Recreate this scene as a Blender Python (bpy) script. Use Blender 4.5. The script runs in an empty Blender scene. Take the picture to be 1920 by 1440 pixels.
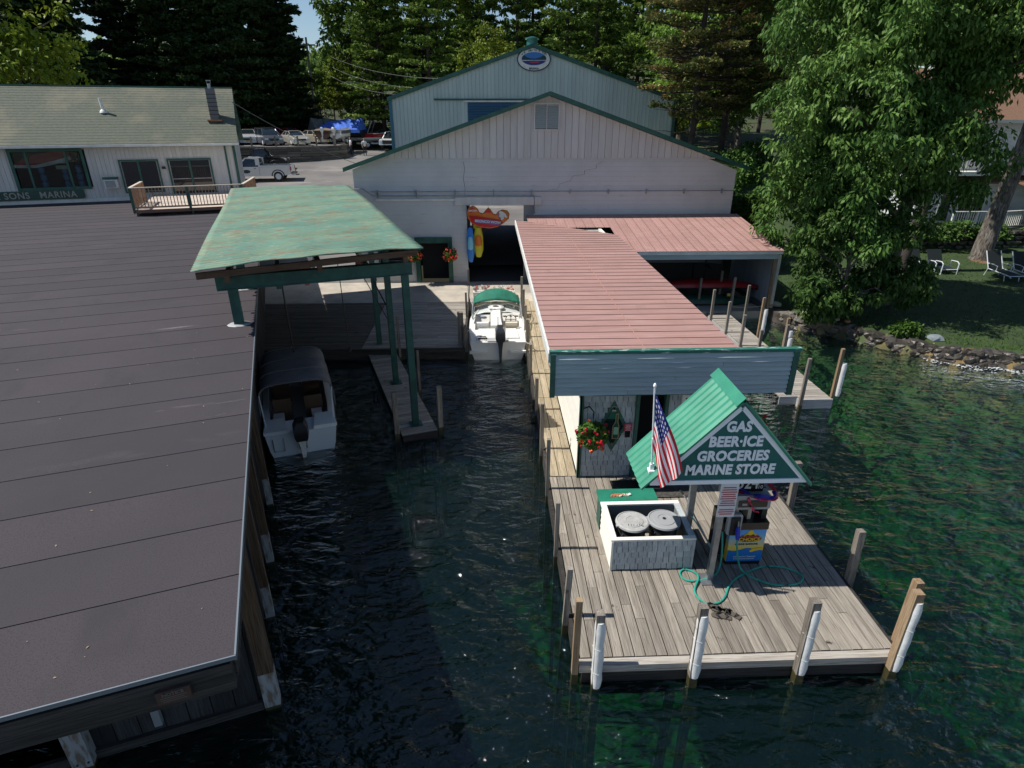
import bpy, math, random
import numpy as np
from mathutils import Vector, Matrix, Euler
S=bpy.context.scene; C=S.collection; R=math.radians; PI=math.pi
# ---------------- camera, world, sun, exposure ----------------
cam=bpy.data.cameras.new('camera'); camo=bpy.data.objects.new('camera',cam); C.objects.link(camo)
cam.sensor_width=36.0; cam.lens=36.0*1120/1920; cam.clip_start=.1; cam.clip_end=3000
camo.location=(0,0,7.95); camo.rotation_euler=(R(90-24.27),0,R(-2.1)); S.camera=camo
S.render.resolution_x=1024; S.render.resolution_y=768
SUN_EL=54.5; SUN_TRAVEL=Vector((math.cos(R(SUN_EL)),-0.022,-math.sin(R(SUN_EL))))
W=bpy.data.worlds.new("World"); S.world=W; W.use_nodes=True
wn=W.node_tree; bg=wn.nodes['Background']
sky=wn.nodes.new('ShaderNodeTexSky'); sky.sky_type='NISHITA'; sky.sun_disc=False
sky.sun_elevation=R(SUN_EL); sky.sun_rotation=R(-88.5); sky.air_density=1.0; sky.dust_density=.1; sky.ozone_density=2.6
wn.links.new(sky.outputs[0],bg.inputs[0]); bg.inputs[1].default_value=.078
sl=bpy.data.lights.new('sun','SUN'); sl.energy=4.7; sl.angle=R(.5); sl.color=(1,.95,.87)
so=bpy.data.objects.new('sun',sl); C.objects.link(so); so.location=(-60,3,80)
so.rotation_euler=SUN_TRAVEL.to_track_quat('-Z','Y').to_euler()
vs=S.view_settings; vs.view_transform='Standard'; vs.look='None'; vs.exposure=.34; vs.gamma=1; vs.use_curve_mapping=False
S.render.engine='CYCLES'
S.cycles.max_bounces=8; S.cycles.transparent_max_bounces=12; S.cycles.glossy_bounces=4; S.cycles.diffuse_bounces=3
random.seed(7); rng=np.random.default_rng(7)
# ---------------- mesh builder ----------------
class MB:
    def __init__(s): s.v=[]; s.f=[]; s.m=[]; s.cm=0
    def add(s,vs,fs,m=None):
        o=len(s.v); s.v+= [tuple(p) for p in vs]; s.f+=[tuple(i+o for i in f) for f in fs]
        s.m+=[s.cm if m is None else m]*len(fs); return s
    def box(s,x0,x1,y0,y1,z0,z1,m=None):
        return s.add([(x0,y0,z0),(x1,y0,z0),(x1,y1,z0),(x0,y1,z0),(x0,y0,z1),(x1,y0,z1),(x1,y1,z1),(x0,y1,z1)],
          [(0,3,2,1),(4,5,6,7),(0,1,5,4),(1,2,6,5),(2,3,7,6),(3,0,4,7)],m)
    def bar(s,a,b,w,h=None,m=None,up=(0,0,1),w2=None):
        h=w if h is None else h; a=Vector(a);b=Vector(b); d=(b-a).normalized(); up=Vector(up)
        if abs(d.dot(up))>.98: up=Vector((0,1,0))
        r=d.cross(up).normalized(); q=r.cross(d).normalized(); k=1 if w2 is None else w2/w
        vs=[]
        for p,t in ((a,1),(b,k)):
            for i,j in ((-1,-1),(1,-1),(1,1),(-1,1)): vs.append(p+r*(w/2*i*t)+q*(h/2*j*t))
        return s.add(vs,[(3,2,1,0),(4,5,6,7),(0,1,5,4),(1,2,6,5),(2,3,7,6),(3,0,4,7)],m)
    def tube(s,pts,r,n=8,m=None,cap=True):
        pts=[Vector(p) for p in pts]; rr=r if isinstance(r,(list,tuple)) else [r]*len(pts)
        vs=[];fs=[]; ref=None
        for i,p in enumerate(pts):
            d=(pts[min(i+1,len(pts)-1)]-pts[max(i-1,0)])
            if d.length<1e-7: d=Vector((0,0,1))
            d.normalize()
            if ref is None: ref=Vector((0,0,1)) if abs(d.z)<.9 else Vector((1,0,0))
            a=d.cross(ref)
            if a.length<1e-4: a=d.cross(Vector((.3,.9,.1)))
            a.normalize(); b=d.cross(a).normalized(); ref=-b if False else ref
            for k in range(n):
                t=2*PI*k/n; vs.append(p+(a*math.cos(t)+b*math.sin(t))*rr[i])
        for i in range(len(pts)-1):
            for k in range(n): fs.append((i*n+k,i*n+(k+1)%n,(i+1)*n+(k+1)%n,(i+1)*n+k))
        if cap: fs.append(tuple(range(n))[::-1]); fs.append(tuple((len(pts)-1)*n+k for k in range(n)))
        return s.add(vs,fs,m)
    def lathe(s,prof,n=16,c=(0,0,0),m=None,sx=1,sy=1):
        vs=[];fs=[]
        for r,z in prof:
            for k in range(n):
                t=2*PI*k/n; vs.append((c[0]+r*math.cos(t)*sx,c[1]+r*math.sin(t)*sy,c[2]+z))
        for i in range(len(prof)-1):
            for k in range(n): fs.append((i*n+k,i*n+(k+1)%n,(i+1)*n+(k+1)%n,(i+1)*n+k))
        fs.append(tuple(range(n))[::-1]); fs.append(tuple((len(prof)-1)*n+k for k in range(n)))
        return s.add(vs,fs,m)
    def prism(s,poly,axis,a,b,m=None):
        """poly 2D list extruded along axis from a to b; axis 'x': poly=(y,z), 'y': (x,z), 'z': (x,y)"""
        def P(p,t): return {'x':(t,p[0],p[1]),'y':(p[0],t,p[1]),'z':(p[0],p[1],t)}[axis]
        n=len(poly); vs=[P(p,a) for p in poly]+[P(p,b) for p in poly]
        fs=[tuple(range(n))[::-1],tuple(range(n,2*n))]+[(i,(i+1)%n,n+(i+1)%n,n+i) for i in range(n)]
        return s.add(vs,fs,m)
    def loft(s,rings,m=None,closed=True,caps=True):
        n=len(rings[0]); vs=[p for r in rings for p in r]; fs=[]
        for i in range(len(rings)-1):
            for k in range(n if closed else n-1):
                fs.append((i*n+k,i*n+(k+1)%n,(i+1)*n+(k+1)%n,(i+1)*n+k))
        if caps and closed: fs.append(tuple(range(n))[::-1]); fs.append(tuple((len(rings)-1)*n+k for k in range(n)))
        return s.add(vs,fs,m)
    def quad(s,a,b,c,d,m=None): return s.add([a,b,c,d],[(0,1,2,3)],m)
    def mesh(s,name,mats,base=(0,0,0),smooth=False,fix=True):
        me=bpy.data.meshes.new(name)
        me.from_pydata([(p[0]-base[0],p[1]-base[1],p[2]-base[2]) for p in s.v],[],s.f)
        for mt in (mats if isinstance(mats,(list,tuple)) else [mats]): me.materials.append(mt)
        if isinstance(mats,(list,tuple)) and len(mats)>1: me.polygons.foreach_set('material_index',s.m)
        me.update()
        if fix and len(s.f)<60000:
            import bmesh
            bm=bmesh.new(); bm.from_mesh(me); bmesh.ops.recalc_face_normals(bm,faces=bm.faces); bm.to_mesh(me); bm.free()
        if smooth:
            me.polygons.foreach_set('use_smooth',[True]*len(me.polygons))
            try: me.set_sharp_from_angle(angle=R(38))
            except Exception: pass
        return me
# ---------------- things ----------------
ANG=R(18.3)
FR={None:(Vector((0,0,0)),0.0),'B':(Vector((-2.26,3.87,0)),ANG)}
def fpt(p,frame=None):
    o,a=FR[frame]; x,y,z=p
    return Vector((o.x+x*math.cos(a)-y*math.sin(a),o.y+x*math.sin(a)+y*math.cos(a),z))
BASE={}
def thing(name,label,cat,base=(0,0,0),frame=None,group=None,kind=None):
    o=bpy.data.objects.new(name,None); C.objects.link(o); o.empty_display_size=.2
    o.location=fpt(base,frame); o.rotation_euler=(0,0,FR[frame][1])
    o['label']=label; o['category']=cat
    if group: o['group']=group
    if kind: o['kind']=kind
    BASE[o.name]=tuple(base); return o
def part(name,mb,mats,root,smooth=False,label=None,kind=None,base=None):
    b=BASE.get(root.name,(0,0,0)) if base is None else base
    me=mb if isinstance(mb,bpy.types.Mesh) else mb.mesh(name,mats,b,smooth)
    o=bpy.data.objects.new(name,me); C.objects.link(o); o.parent=root
    if label: o['label']=label
    if kind: o['kind']=kind
    BASE[o.name]=b
    return o
def solo(name,mb,mats,label,cat,base=(0,0,0),frame=None,group=None,smooth=False,kind=None):
    me=mb if isinstance(mb,bpy.types.Mesh) else mb.mesh(name,mats,base,smooth)
    o=bpy.data.objects.new(name,me); C.objects.link(o)
    o.location=fpt(base,frame); o.rotation_euler=(0,0,FR[frame][1])
    if label: o['label']=label
    if cat: o['category']=cat
    if group: o['group']=group
    if kind: o['kind']=kind
    BASE[o.name]=tuple(base); return o
def struct(name,mb,mats,smooth=False,base=(0,0,0),frame=None):
    return solo(name,mb,mats,None,None,base,frame,None,smooth,'structure')
def copy_tree(o,parent=None):
    c=o.copy(); C.objects.link(c); c.parent=parent
    if o.name in BASE: BASE[c.name]=BASE[o.name]
    for ch in list(o.children): copy_tree(ch,c)
    return c
def clone(src,loc,rz,label,group=None,sc=None):
    c=copy_tree(src); c.location=loc; c.rotation_euler=(0,0,rz); c['label']=label
    if group: c['group']=group
    if sc: c.scale=sc
    return c
def tile(name,me,root,loc,rot=(0,0,0),scale=None):
    "a piece sharing mesh data; loc in root local coords"
    o=bpy.data.objects.new(name,me); C.objects.link(o); o.parent=root; o.location=loc; o.rotation_euler=rot
    if scale: o.scale=scale
    return o
def text_mesh(txt,size,ext=.004,offset=0.0,align='CENTER',shear=0.0,spacing=1.0,mat=None,sx=1.0):
    cu=bpy.data.curves.new('lettering','FONT'); cu.body=txt; cu.size=size; cu.extrude=ext; cu.offset=offset
    cu.align_x=align; cu.align_y='CENTER'; cu.shear=shear; cu.space_character=spacing; cu.resolution_u=3
    o=bpy.data.objects.new('lettering',cu); C.objects.link(o)
    dg=bpy.context.evaluated_depsgraph_get(); me=bpy.data.meshes.new_from_object(o.evaluated_get(dg))
    bpy.data.objects.remove(o); bpy.data.curves.remove(cu)
    if sx!=1.0:
        for v in me.vertices: v.co.x*=sx
    me.materials.clear()
    if mat: me.materials.append(mat)
    return me
def text(txt,size,root,loc,rot,mat,name='lettering',**k):
    me=text_mesh(txt,size,mat=mat,**k); b=BASE.get(root.name,(0,0,0))
    o=bpy.data.objects.new(name,me); C.objects.link(o); o.parent=root
    o.location=(loc[0]-b[0],loc[1]-b[1],loc[2]-b[2]); o.rotation_euler=rot; return o
# ---------------- materials ----------------
def rgb(h):
    if isinstance(h,str):
        c=[int(h[i:i+2],16)/255 for i in (0,2,4)]
        return tuple(x/12.92 if x<=.04045 else ((x+.055)/1.055)**2.4 for x in c)
    return tuple(h)
def mat(name,col,rough=.7,metal=0,var=None,vs=3.0,vstretch=(1,1,1),vamt=1.0,bump=0,bs=20,bstretch=(1,1,1),rnd=0,spec=.5,coords='Object',detail=4,lo=.35,hi=.65,emit=None,coat=0,trans=0,alpha=None,extra=None):
    m=bpy.data.materials.new(name); m.use_nodes=True; t=m.node_tree; N=t.nodes; L=t.links
    p=N['Principled BSDF']; c=rgb(col)
    p.inputs['Roughness'].default_value=rough; p.inputs['Metallic'].default_value=metal
    p.inputs['Specular IOR Level'].default_value=spec
    if coat: p.inputs['Coat Weight'].default_value=coat; p.inputs['Coat Roughness'].default_value=.05
    if trans: p.inputs['Transmission Weight'].default_value=trans
    cur=None
    tc=N.new('ShaderNodeTexCoord'); src=tc.outputs[coords]
    if rnd or var or bump:
        oi=N.new('ShaderNodeObjectInfo')
        ad=N.new('ShaderNodeVectorMath'); ad.operation='MULTIPLY_ADD'
        cb=N.new('ShaderNodeCombineXYZ'); 
        for i in range(3): L.new(oi.outputs['Random'],cb.inputs[i])
        L.new(cb.outputs[0],ad.inputs[0]); ad.inputs[1].default_value=(37.,71.,53.) if rnd else (0,0,0); L.new(src,ad.inputs[2]); src=ad.outputs[0]
    def noise(scale,stretch,det=detail):
        mp=N.new('ShaderNodeMapping'); mp.inputs['Scale'].default_value=stretch; L.new(src,mp.inputs[0])
        n=N.new('ShaderNodeTexNoise'); n.inputs['Scale'].default_value=scale; n.inputs['Detail'].default_value=det
        n.inputs['Roughness'].default_value=.62
        L.new(mp.outputs[0],n.inputs['Vector']); return n
    if var:
        cols=[var] if not isinstance(var,list) else var
        base=None
        for i,vc in enumerate(cols):
            vcol,sc,st,l,h=(vc,vs,vstretch,lo,hi) if not isinstance(vc,tuple) or len(vc)==3 else vc
            n=noise(sc,st); mr=N.new('ShaderNodeMapRange'); mr.inputs['From Min'].default_value=l; mr.inputs['From Max'].default_value=h
            mr.inputs['To Max'].default_value=vamt
            L.new(n.outputs['Fac'],mr.inputs['Value'])
            mx=N.new('ShaderNodeMix'); mx.data_type='RGBA'; L.new(mr.outputs[0],mx.inputs['Factor'])
            if base is None: mx.inputs[6].default_value=(*c,1)
            else: L.new(base,mx.inputs[6])
            mx.inputs[7].default_value=(*rgb(vcol),1); base=mx.outputs[2]
        cur=base
    if rnd:
        hs=N.new('ShaderNodeHueSaturation')
        if cur: L.new(cur,hs.inputs['Color'])
        else: hs.inputs['Color'].default_value=(*c,1)
        mr=N.new('ShaderNodeMapRange'); mr.inputs['To Min'].default_value=1-rnd; mr.inputs['To Max'].default_value=1+rnd
        L.new(oi.outputs['Random'],mr.inputs['Value']); L.new(mr.outputs[0],hs.inputs['Value']); cur=hs.outputs[0]
    if cur: L.new(cur,p.inputs['Base Color'])
    else: p.inputs['Base Color'].default_value=(*c,1)
    if bump:
        n=noise(bs,bstretch,5); b=N.new('ShaderNodeBump'); b.inputs['Strength'].default_value=min(1,bump); b.inputs['Distance'].default_value=.02*max(1,bump)
        L.new(n.outputs['Fac'],b.inputs['Height']); L.new(b.outputs[0],p.inputs['Normal'])
    if emit: p.inputs['Emission Color'].default_value=(*rgb(col),1); p.inputs['Emission Strength'].default_value=emit
    return m
def plank_mat(name,c1,c2,c3,axis='x',rnd=.22,rough=.85):
    st={'x':(.35,9,9),'y':(9,.35,9),'z':(9,9,.35)}[axis]; st2={'x':(1,30,30),'y':(30,1,30),'z':(30,30,1)}[axis]
    return mat(name,c1,rough,var=[(c2,1.3,st,.38,.66),(c3,2.2,st2,.46,.68),(c3,1.1,st,.54,.72),('2c2622',3.0,(1.2,1.2,1.2) if axis!='z' else (1.5,1.5,.6),.66,.74)],rnd=rnd,bump=.5,bs=3,bstretch=st2,spec=.25)
# ================= materials =================
M={}
M['deck_y']=plank_mat('weathered_board_lengthwise',(.245,.22,.185),(.32,.288,.245),(.14,.12,.10),'y',.20)
M['deck_x']=plank_mat('weathered_board_crosswise',(.30,.275,.24),(.40,.37,.33),(.17,.15,.125),'x',.20)
M['deck_warm']=plank_mat('weathered_board_warm',(.34,.28,.19),(.42,.36,.26),(.20,.16,.11),'y',.15)
M['post']=plank_mat('weathered_post',(.23,.20,.165),(.33,.30,.26),(.10,.085,.07),'z',.25)
M['post_tan']=plank_mat('treated_tan_post',(.27,.18,.105),(.33,.25,.16),(.17,.11,.065),'z',.15)
M['post_wet']=mat('wet_algae_wood',(.035,.03,.018),.35,var=(.06,.055,.02),vs=6)
M['dark_wood']=plank_mat('dark_wet_wood',(.045,.042,.04),(.07,.065,.06),(.02,.018,.016),'x',.3)
M['dark_wood_z']=plank_mat('dark_upright_board',(.032,.033,.037),(.05,.052,.056),(.02,.018,.016),'z',.3)
M['pad']=mat('white_vinyl_bumper',(.78,.79,.8),.38,var=(.62,.63,.62),vs=4,vstretch=(1,1,.6),bump=.35,bs=6)
M['white']=mat('white_paint',(.74,.74,.71),.55,var=(.6,.6,.56),vs=2.5,bump=.15,bs=8)
M['cream']=mat('cream_stucco',(.62,.60,.55),.8,var=(.5,.49,.45),vs=1.6,bump=.2,bs=12)
M['green']=mat('dark_green_paint',(.012,.075,.055),.5,var=(.03,.11,.085),vs=3,bump=.1,bs=15)
M['green_trim']=mat('green_trim_metal',(.015,.10,.065),.4,var=(.03,.14,.10),vs=2)
M['green_chip']=mat('chipped_green_trim',(.02,.13,.10),.6,var=(.35,.42,.38),vs=5,vstretch=(.7,3,3),lo=.55,hi=.62)
M['metal']=mat('galvanised_steel',(.36,.38,.40),.42,.75,var=(.25,.26,.28),vs=6)
M['black']=mat('black_rubber',(.012,.012,.013),.55)
M['blackgloss']=mat('black_gloss',(.012,.012,.014),.18)
M['glass']=mat('dark_glass',(.012,.018,.022),.04,spec=.9)
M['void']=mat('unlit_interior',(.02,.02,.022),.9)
M['concrete']=mat('concrete_apron',(.46,.41,.34),.85,var=[((.30,.275,.24),.7,(1,1,1),.4,.65),((.13,.12,.11),1.1,(1,1,1),.64,.72)],bump=.2,bs=10)
M['asphalt']=mat('worn_asphalt',(.165,.155,.15),.9,var=[((.12,.115,.115),.25,(1,1,1),.4,.6),((.23,.21,.20),.12,(1,3,1),.58,.66)],bump=.3,bs=60)
M['lawn']=mat('mown_grass',(.017,.038,.008),.9,var=[((.036,.068,.012),.9,(1,1,1),.4,.62),((.03,.055,.014),6,(1,1,1),.45,.6)],bump=.8,bs=40)
M['floor']=mat('forest_floor',(.05,.045,.022),.95,var=(.035,.06,.015),vs=.35,bump=.6,bs=3)
M['bed']=mat('lake_bed_gravel',(.19,.155,.07),.9,var=[((.32,.17,.05),.35,(1,1,1),.45,.62),((.05,.075,.025),.5,(1,1,1),.42,.6),((.24,.20,.12),2,(1,1,1),.55,.75),((.06,.055,.025),1.1,(1,1,1),.48,.70)],bump=1,bs=2.5)
M['stone']=mat('shore_stone',(.11,.10,.085),.8,var=[((.19,.175,.15),2.5,(1,1,1),.45,.65),((.04,.035,.03),3.5,(1,1,1),.5,.62)],rnd=.35,bump=.8,bs=5)
M['stone_dark']=mat('wet_shore_stone',(.035,.03,.025),.35,var=(.085,.075,.065),vs=3,rnd=.4,bump=.9,bs=5)
M['foam']=mat('water_foam',(.75,.77,.78),.6)
# ================= terrain =================
SH=[(11.1,24.2),(11.25,22.6),(11.8,21.5),(13.18,20.2),(14.28,18.95),(15.3,17.9),(17.2,17.3),(22,16.4),(30,14.5),(60,7),(120,-10)]
def shore_y(x):
    if x<=-6: return 31.0
    if x<=11.3: return 24.9
    for (a,b),(c,d) in zip(SH,SH[1:]):
        if x<=c: return b+(d-b)*(x-a)/(c-a)
    return SH[-1][1]
def sm(a,b,t):
    t=min(1,max(0,(t-a)/(b-a))); return t*t*(3-2*t)
def ramp_z(y): return .78 if y<28 else (.85+.0726*(y-28) if y<85 else 4.99+.02*(y-85))
def hgt(x,y):
    ys=shore_y(x); d=y-ys
    nz=math.sin(x*1.3+y*.7)*.06+math.sin(x*.45-y*.9)*.09
    if d<0:
        dd=-d
        return (.30-2.7*(1-math.exp(-dd/(4.5+5*sm(8,12,x))))-1.6*sm(6,18,dd)+nz*(.3+min(1,dd/3)))
    zb=ramp_z(y)-.03 if y>24.9 else .7
    zl=.72+.045*d if y<32 else None
    zlawn=.88+min(d,13)*.035
    if y>31.8 and x>15.5: zlawn=2.15+.06*(y-31.8)
    elif x<=15.5 and y>31.8: zlawn=zlawn+sm(31.8,60,y)*1.6
    if y>60: zlawn=max(zlawn,ramp_z(y)-.3)
    t=sm(11.2,12.2,x)
    z=zb*(1-t)+zlawn*t
    if y>90: z+= 3*sm(90,170,y)+ (14*sm(170,420,y))+math.sin(x*.02)*2*sm(100,200,y)
    return z+ (nz*.3 if x>12 and y<60 else 0)
def grid(name,xs,ys,test,m,kind='structure'):
    idx={};mb=MB()
    def V(i,j):
        if (i,j) not in idx:
            idx[i,j]=len(mb.v); mb.v.append((xs[i],ys[j],hgt(xs[i],ys[j])))
        return idx[i,j]
    for i in range(len(xs)-1):
        for j in range(len(ys)-1):
            cx=(xs[i]+xs[i+1])/2; cy=(ys[j]+ys[j+1])/2
            if test(cx,cy): mb.f.append((V(i,j),V(i+1,j),V(i+1,j+1),V(i,j+1))); mb.m.append(0)
    me=mb.mesh(name,m,fix=False); 
    for p in me.polygons: p.use_smooth=True
    o=bpy.data.objects.new(name,me); C.objects.link(o); o['kind']=kind; return o
def rng_(a,b,s):
    n=int(round((b-a)/s)); return [a+(b-a)*i/n for i in range(n+1)]
xs=rng_(-160,-40,8)+rng_(-40,40,.5)[1:]+rng_(40,160,8)[1:]
grid('lake_bed',xs,rng_(-120,-20,10)+rng_(-20,31.5,.5)[1:],lambda x,y:y<shore_y(x)+.12,M['bed'])
grid('lawn',rng_(11,40,.5)+rng_(40,160,8)[1:],rng_(-12,14,2)+rng_(14,62,.5)[1:],lambda x,y:y>shore_y(x)+.1 and x>11.1,M['lawn'])
grid('forest_floor',rng_(-200,200,5),rng_(62,120,2)+rng_(120,440,10)[1:],lambda x,y:True,M['floor'])
# asphalt lot rising behind the buildings
mb=MB(); 
ysl=[27.64,30,40,55,70,90]
for i in range(5):
    a,b=ysl[i],ysl[i+1]
    za=.805 if a<28 else ramp_z(a)+.03; zb2=ramp_z(b)+.03
    x1=-1.0 if i==0 else (-5.85 if b<=52 else 16)
    x1=-5.9 if i==0 else 20
    mb.quad((-60,a,za),(x1,a,za),(x1,b,zb2),(-60,b,zb2))
struct('asphalt_lot',mb,M['asphalt'])
mb=MB()   # upper parking terrace behind the timber wall
mb.prism([(-60,57.5),(-30,61.5),(-23,64.0),(-19,65.5),(-15.6,67.6),(-15.3,69.5),(-15.8,72),(-17,86),(-60,86)],'z',3.0,5.0)
struct('upper_parking_terrace',mb,M['asphalt'])
WZ=.42
# ================= water =================
def water_mat():
    m=bpy.data.materials.new('lake_water'); m.use_nodes=True; t=m.node_tree; N=t.nodes; L=t.links; N.clear()
    out=N.new('ShaderNodeOutputMaterial'); mix=N.new('ShaderNodeMixShader'); g=N.new('ShaderNodeBsdfGlossy'); tr=N.new('ShaderNodeBsdfTransparent')
    fr=N.new('ShaderNodeFresnel'); fr.inputs['IOR'].default_value=1.55
    g.inputs['Roughness'].default_value=.03; g.inputs['Color'].default_value=(1,1,1,1)
    tr.inputs['Color'].default_value=(.93,.97,.96,1)
    tc=N.new('ShaderNodeTexCoord')
    hs=None
    for sc,st,rot,am,det in ((.45,(1,1.5,1),.5,1.5,2),(1.3,(1,1.9,1),.3,1.0,2),(3.4,(1,2.0,1),.1,.42,3),(9,(1,1.6,1),-.3,.10,2)):
        mp=N.new('ShaderNodeMapping'); mp.inputs['Scale'].default_value=st; mp.inputs['Rotation'].default_value=(0,0,rot); L.new(tc.outputs['Object'],mp.inputs[0])
        n=N.new('ShaderNodeTexNoise'); n.inputs['Scale'].default_value=sc; n.inputs['Detail'].default_value=det; n.inputs['Distortion'].default_value=.6; L.new(mp.outputs[0],n.inputs['Vector'])
        mu=N.new('ShaderNodeMath'); mu.operation='MULTIPLY'; mu.inputs[1].default_value=am; L.new(n.outputs['Fac'],mu.inputs[0])
        if hs is None: hs=mu.outputs[0]
        else:
            a=N.new('ShaderNodeMath'); L.new(hs,a.inputs[0]); L.new(mu.outputs[0],a.inputs[1]); hs=a.outputs[0]
    b=N.new('ShaderNodeBump'); b.inputs['Strength'].default_value=1; b.inputs['Distance'].default_value=.20; L.new(hs,b.inputs['Height'])
    L.new(b.outputs[0],g.inputs['Normal']); L.new(b.outputs[0],fr.inputs['Normal'])
    df=N.new('ShaderNodeBsdfDiffuse'); df.inputs['Color'].default_value=(.006,.040,.033,1); m2=N.new('ShaderNodeMixShader'); m2.inputs[0].default_value=.11; L.new(tr.outputs[0],m2.inputs[1]); L.new(df.outputs[0],m2.inputs[2])
    L.new(fr.outputs[0],mix.inputs[0]); L.new(m2.outputs[0],mix.inputs[1]); L.new(g.outputs[0],mix.inputs[2]); L.new(mix.outputs[0],out.inputs['Surface'])
    va=N.new('ShaderNodeVolumeAbsorption'); va.inputs['Color'].default_value=(.30,.78,.60,1); va.inputs['Density'].default_value=.72
    L.new(va.outputs[0],out.inputs['Volume'])
    return m
mb=MB(); mb.prism([(-155,-115)]+[(155,-115)]+[(155,-15)]+[(60,9),(30,16),(22,18),(17.4,18.9),(15.5,19.6),(14.5,20.6),(13.4,21.8),(12.2,23.4),(11.7,26.4),(-5,26.4),(-5.2,32),(-155,32)],'z',-6,WZ)
struct('lake_water',mb,water_mat())
# ================= helpers for wood =================
def board_mesh(name,l,w,t,m,axis='y',j=.004):
    mb=MB(); a,b,c=(w/2,l/2,t) if axis=='y' else (l/2,w/2,t)
    bv=min(.006,t*.3)
    # bevelled top edges
    if axis=='y':
        poly=[(-a,-c),(a,-c),(a,-bv),(a-bv,0),(-a+bv,0),(-a,-bv)]; mb.prism(poly,'y',-b,b)
    else:
        poly=[(-b,-c),(b,-c),(b,-bv),(b-bv,0),(-b+bv,0),(-b,-bv)]; mb.prism(poly,'x',-a,a)
    return mb.mesh(name,m)
def lay_boards(root,x0,x1,y0,y1,z,w,gap,m,axis,cuts,name='board',thick=.035,base=None,rnd=random,jit=.004):
    """boards filling the rectangle; cuts(i)-> list of interior joint positions along the board"""
    b=BASE[root.name] if base is None else base; cache={}
    n=int((x1-x0 if axis=='y' else y1-y0)/(w+gap)); pw=((x1-x0 if axis=='y' else y1-y0)-gap*(n-1))/n
    for i in range(n):
        c=(x0 if axis=='y' else y0)+pw/2+i*(pw+gap)
        lo,hi=(y0,y1) if axis=='y' else (x0,x1)
        pts=[lo]+sorted(cuts(i))+[hi]
        for k in range(len(pts)-1):
            l=round(pts[k+1]-pts[k]-.005,3)
            if l<.05: continue
            key=(l,round(pw,3))
            if key not in cache: cache[key]=board_mesh(name,l,pw,thick,m,axis)
            mid=(pts[k]+pts[k+1])/2; dz=rnd.uniform(-jit,jit)
            if axis=='y': loc=(c-b[0]+rnd.uniform(-.001,.001),mid-b[1],z-b[2]+dz)
            else: loc=(mid-b[0],c-b[1],z-b[2]+dz)
            tile(name,cache[key],root,loc,(rnd.uniform(-.0015,.0015),rnd.uniform(-.004,.004),rnd.uniform(-.0012,.0012)))
# ================= fuel dock =================
DZ=.80
dock=thing('fuel_dock','weathered grey plank dock under the green triangular sign and fuel pump','dock',(1.2,6.1,0))
def cut_front(i):
    j=(i*7)%5
    return [[7.2,9.0],[7.95],[6.9,9.6],[8.4,10.2],[7.6,9.3]][j]
lay_boards(dock,1.22,5.86,6.2,10.93,DZ,.146,.013,M['deck_y'],'y',cut_front,name='deck_board',jit=.003)
mb=MB(); mb.box(1.18,5.92,6.06,6.19,DZ-.14,DZ-.01)
part('edge_board',mb,M['deck_x'],dock)
mb=MB()
for z in (.16,.42): mb.box(1.24,5.86,6.1,6.22,z,z+.24)
for i in range(9): y=6.5+i*.55; mb.box(1.26,5.84,y,y+.09,.45,DZ-.045)
for x in (1.3,3.4,5.7): mb.box(x,x+.14,6.25,10.9,.22,.46)
mb.box(5.86,5.92,6.2,10.9,.5,DZ-.02); mb.box(1.14,1.2,6.2,10.9,.5,DZ-.02)
part('joist_frame',mb,M['dark_wood'],dock)
mb=MB()
for x in (1.45,2.9,4.4,5.6):
    for y in (6.9,8.8,10.6): mb.tube([(x,y,-3.2),(x,y,.3)],.09,8)
part('underwater_crib',mb,M['post_wet'],dock)
# walkway along the shop
walk=thing('side_walkway','narrow plank walkway between the shop side wall and the boat slip','walkway',(1.2,10.95,0))
lay_boards(walk,1.24,1.80,10.95,24.6,DZ,.14,.012,M['deck_warm'],'y',lambda i:[12.9+.0,14.9,16.9,18.9,20.9,22.8],name='deck_board')
mb=MB()
for y in (10.96,12.9,14.9,16.9,18.9,20.9,22.8): mb.box(1.16,1.8,y-.05,y+.05,DZ-.16,DZ-.045)
mb.box(1.17,1.23,10.95,24.6,.35,DZ-.03)
for y in (11.5,14,16.5,19,21.5,24): mb.tube([(1.3,y,-3),(1.3,y,.6)],.08,7)
part('joist_frame',mb,M['dark_wood'],walk)
# ---- piling posts (each a thing) ----
def post_mb(a,b,w=.10,wet=.62):
    mb=MB(); a=Vector(a); b=Vector(b); t=(wet-a.z)/(b.z-a.z); c=a.lerp(b,t)
    mb.bar(a,c,w,w,1,up=(0,1,0)); mb.bar(c,b,w,w,0,up=(0,1,0)); return mb
def post(label,a,b,w=.10,tan=False,pad=None,group=None,name='piling_post',frame=None,rope=None):
    root=thing(name,label,'post',(b[0],b[1],0),frame,group)
    part('post_timber',post_mb(a,b,w),[M['post_tan'] if tan else M['post'],M['post_wet']],root)
    if pad:
        dx,dy,z0,z1=pad; A=Vector(a);B=Vector(b)
        def at(z): return A.lerp(B,(z-A.z)/(B.z-A.z))+Vector((dx,dy,0))
        m2=MB(); n=9; pts=[];rr=[]
        for i in range(n+1):
            t=i/n; pts.append(at(z0+(z1-z0)*t)+Vector((.004*math.sin(i*1.9),0,0))); rr.append((.078+.003*math.sin(i*1.7+z0)) if 0<i<n else .066)
        m2.tube(pts,rr,10); part('bumper_pad',m2,M['pad'],root,True)
        for z in (z0+.25*(z1-z0),z0+.62*(z1-z0)):
            m3=MB(); p=at(z); m3.tube([p+Vector((-.083,.03,0)),p+Vector((-.06,-.056,.004)),p+Vector((0,-.084,0)),p+Vector((.06,-.056,-.004)),p+Vector((.083,.03,0))],.003,4)
            part('pad_strap',m3,M['white'],root)
    return root
B_=-2.6
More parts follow.
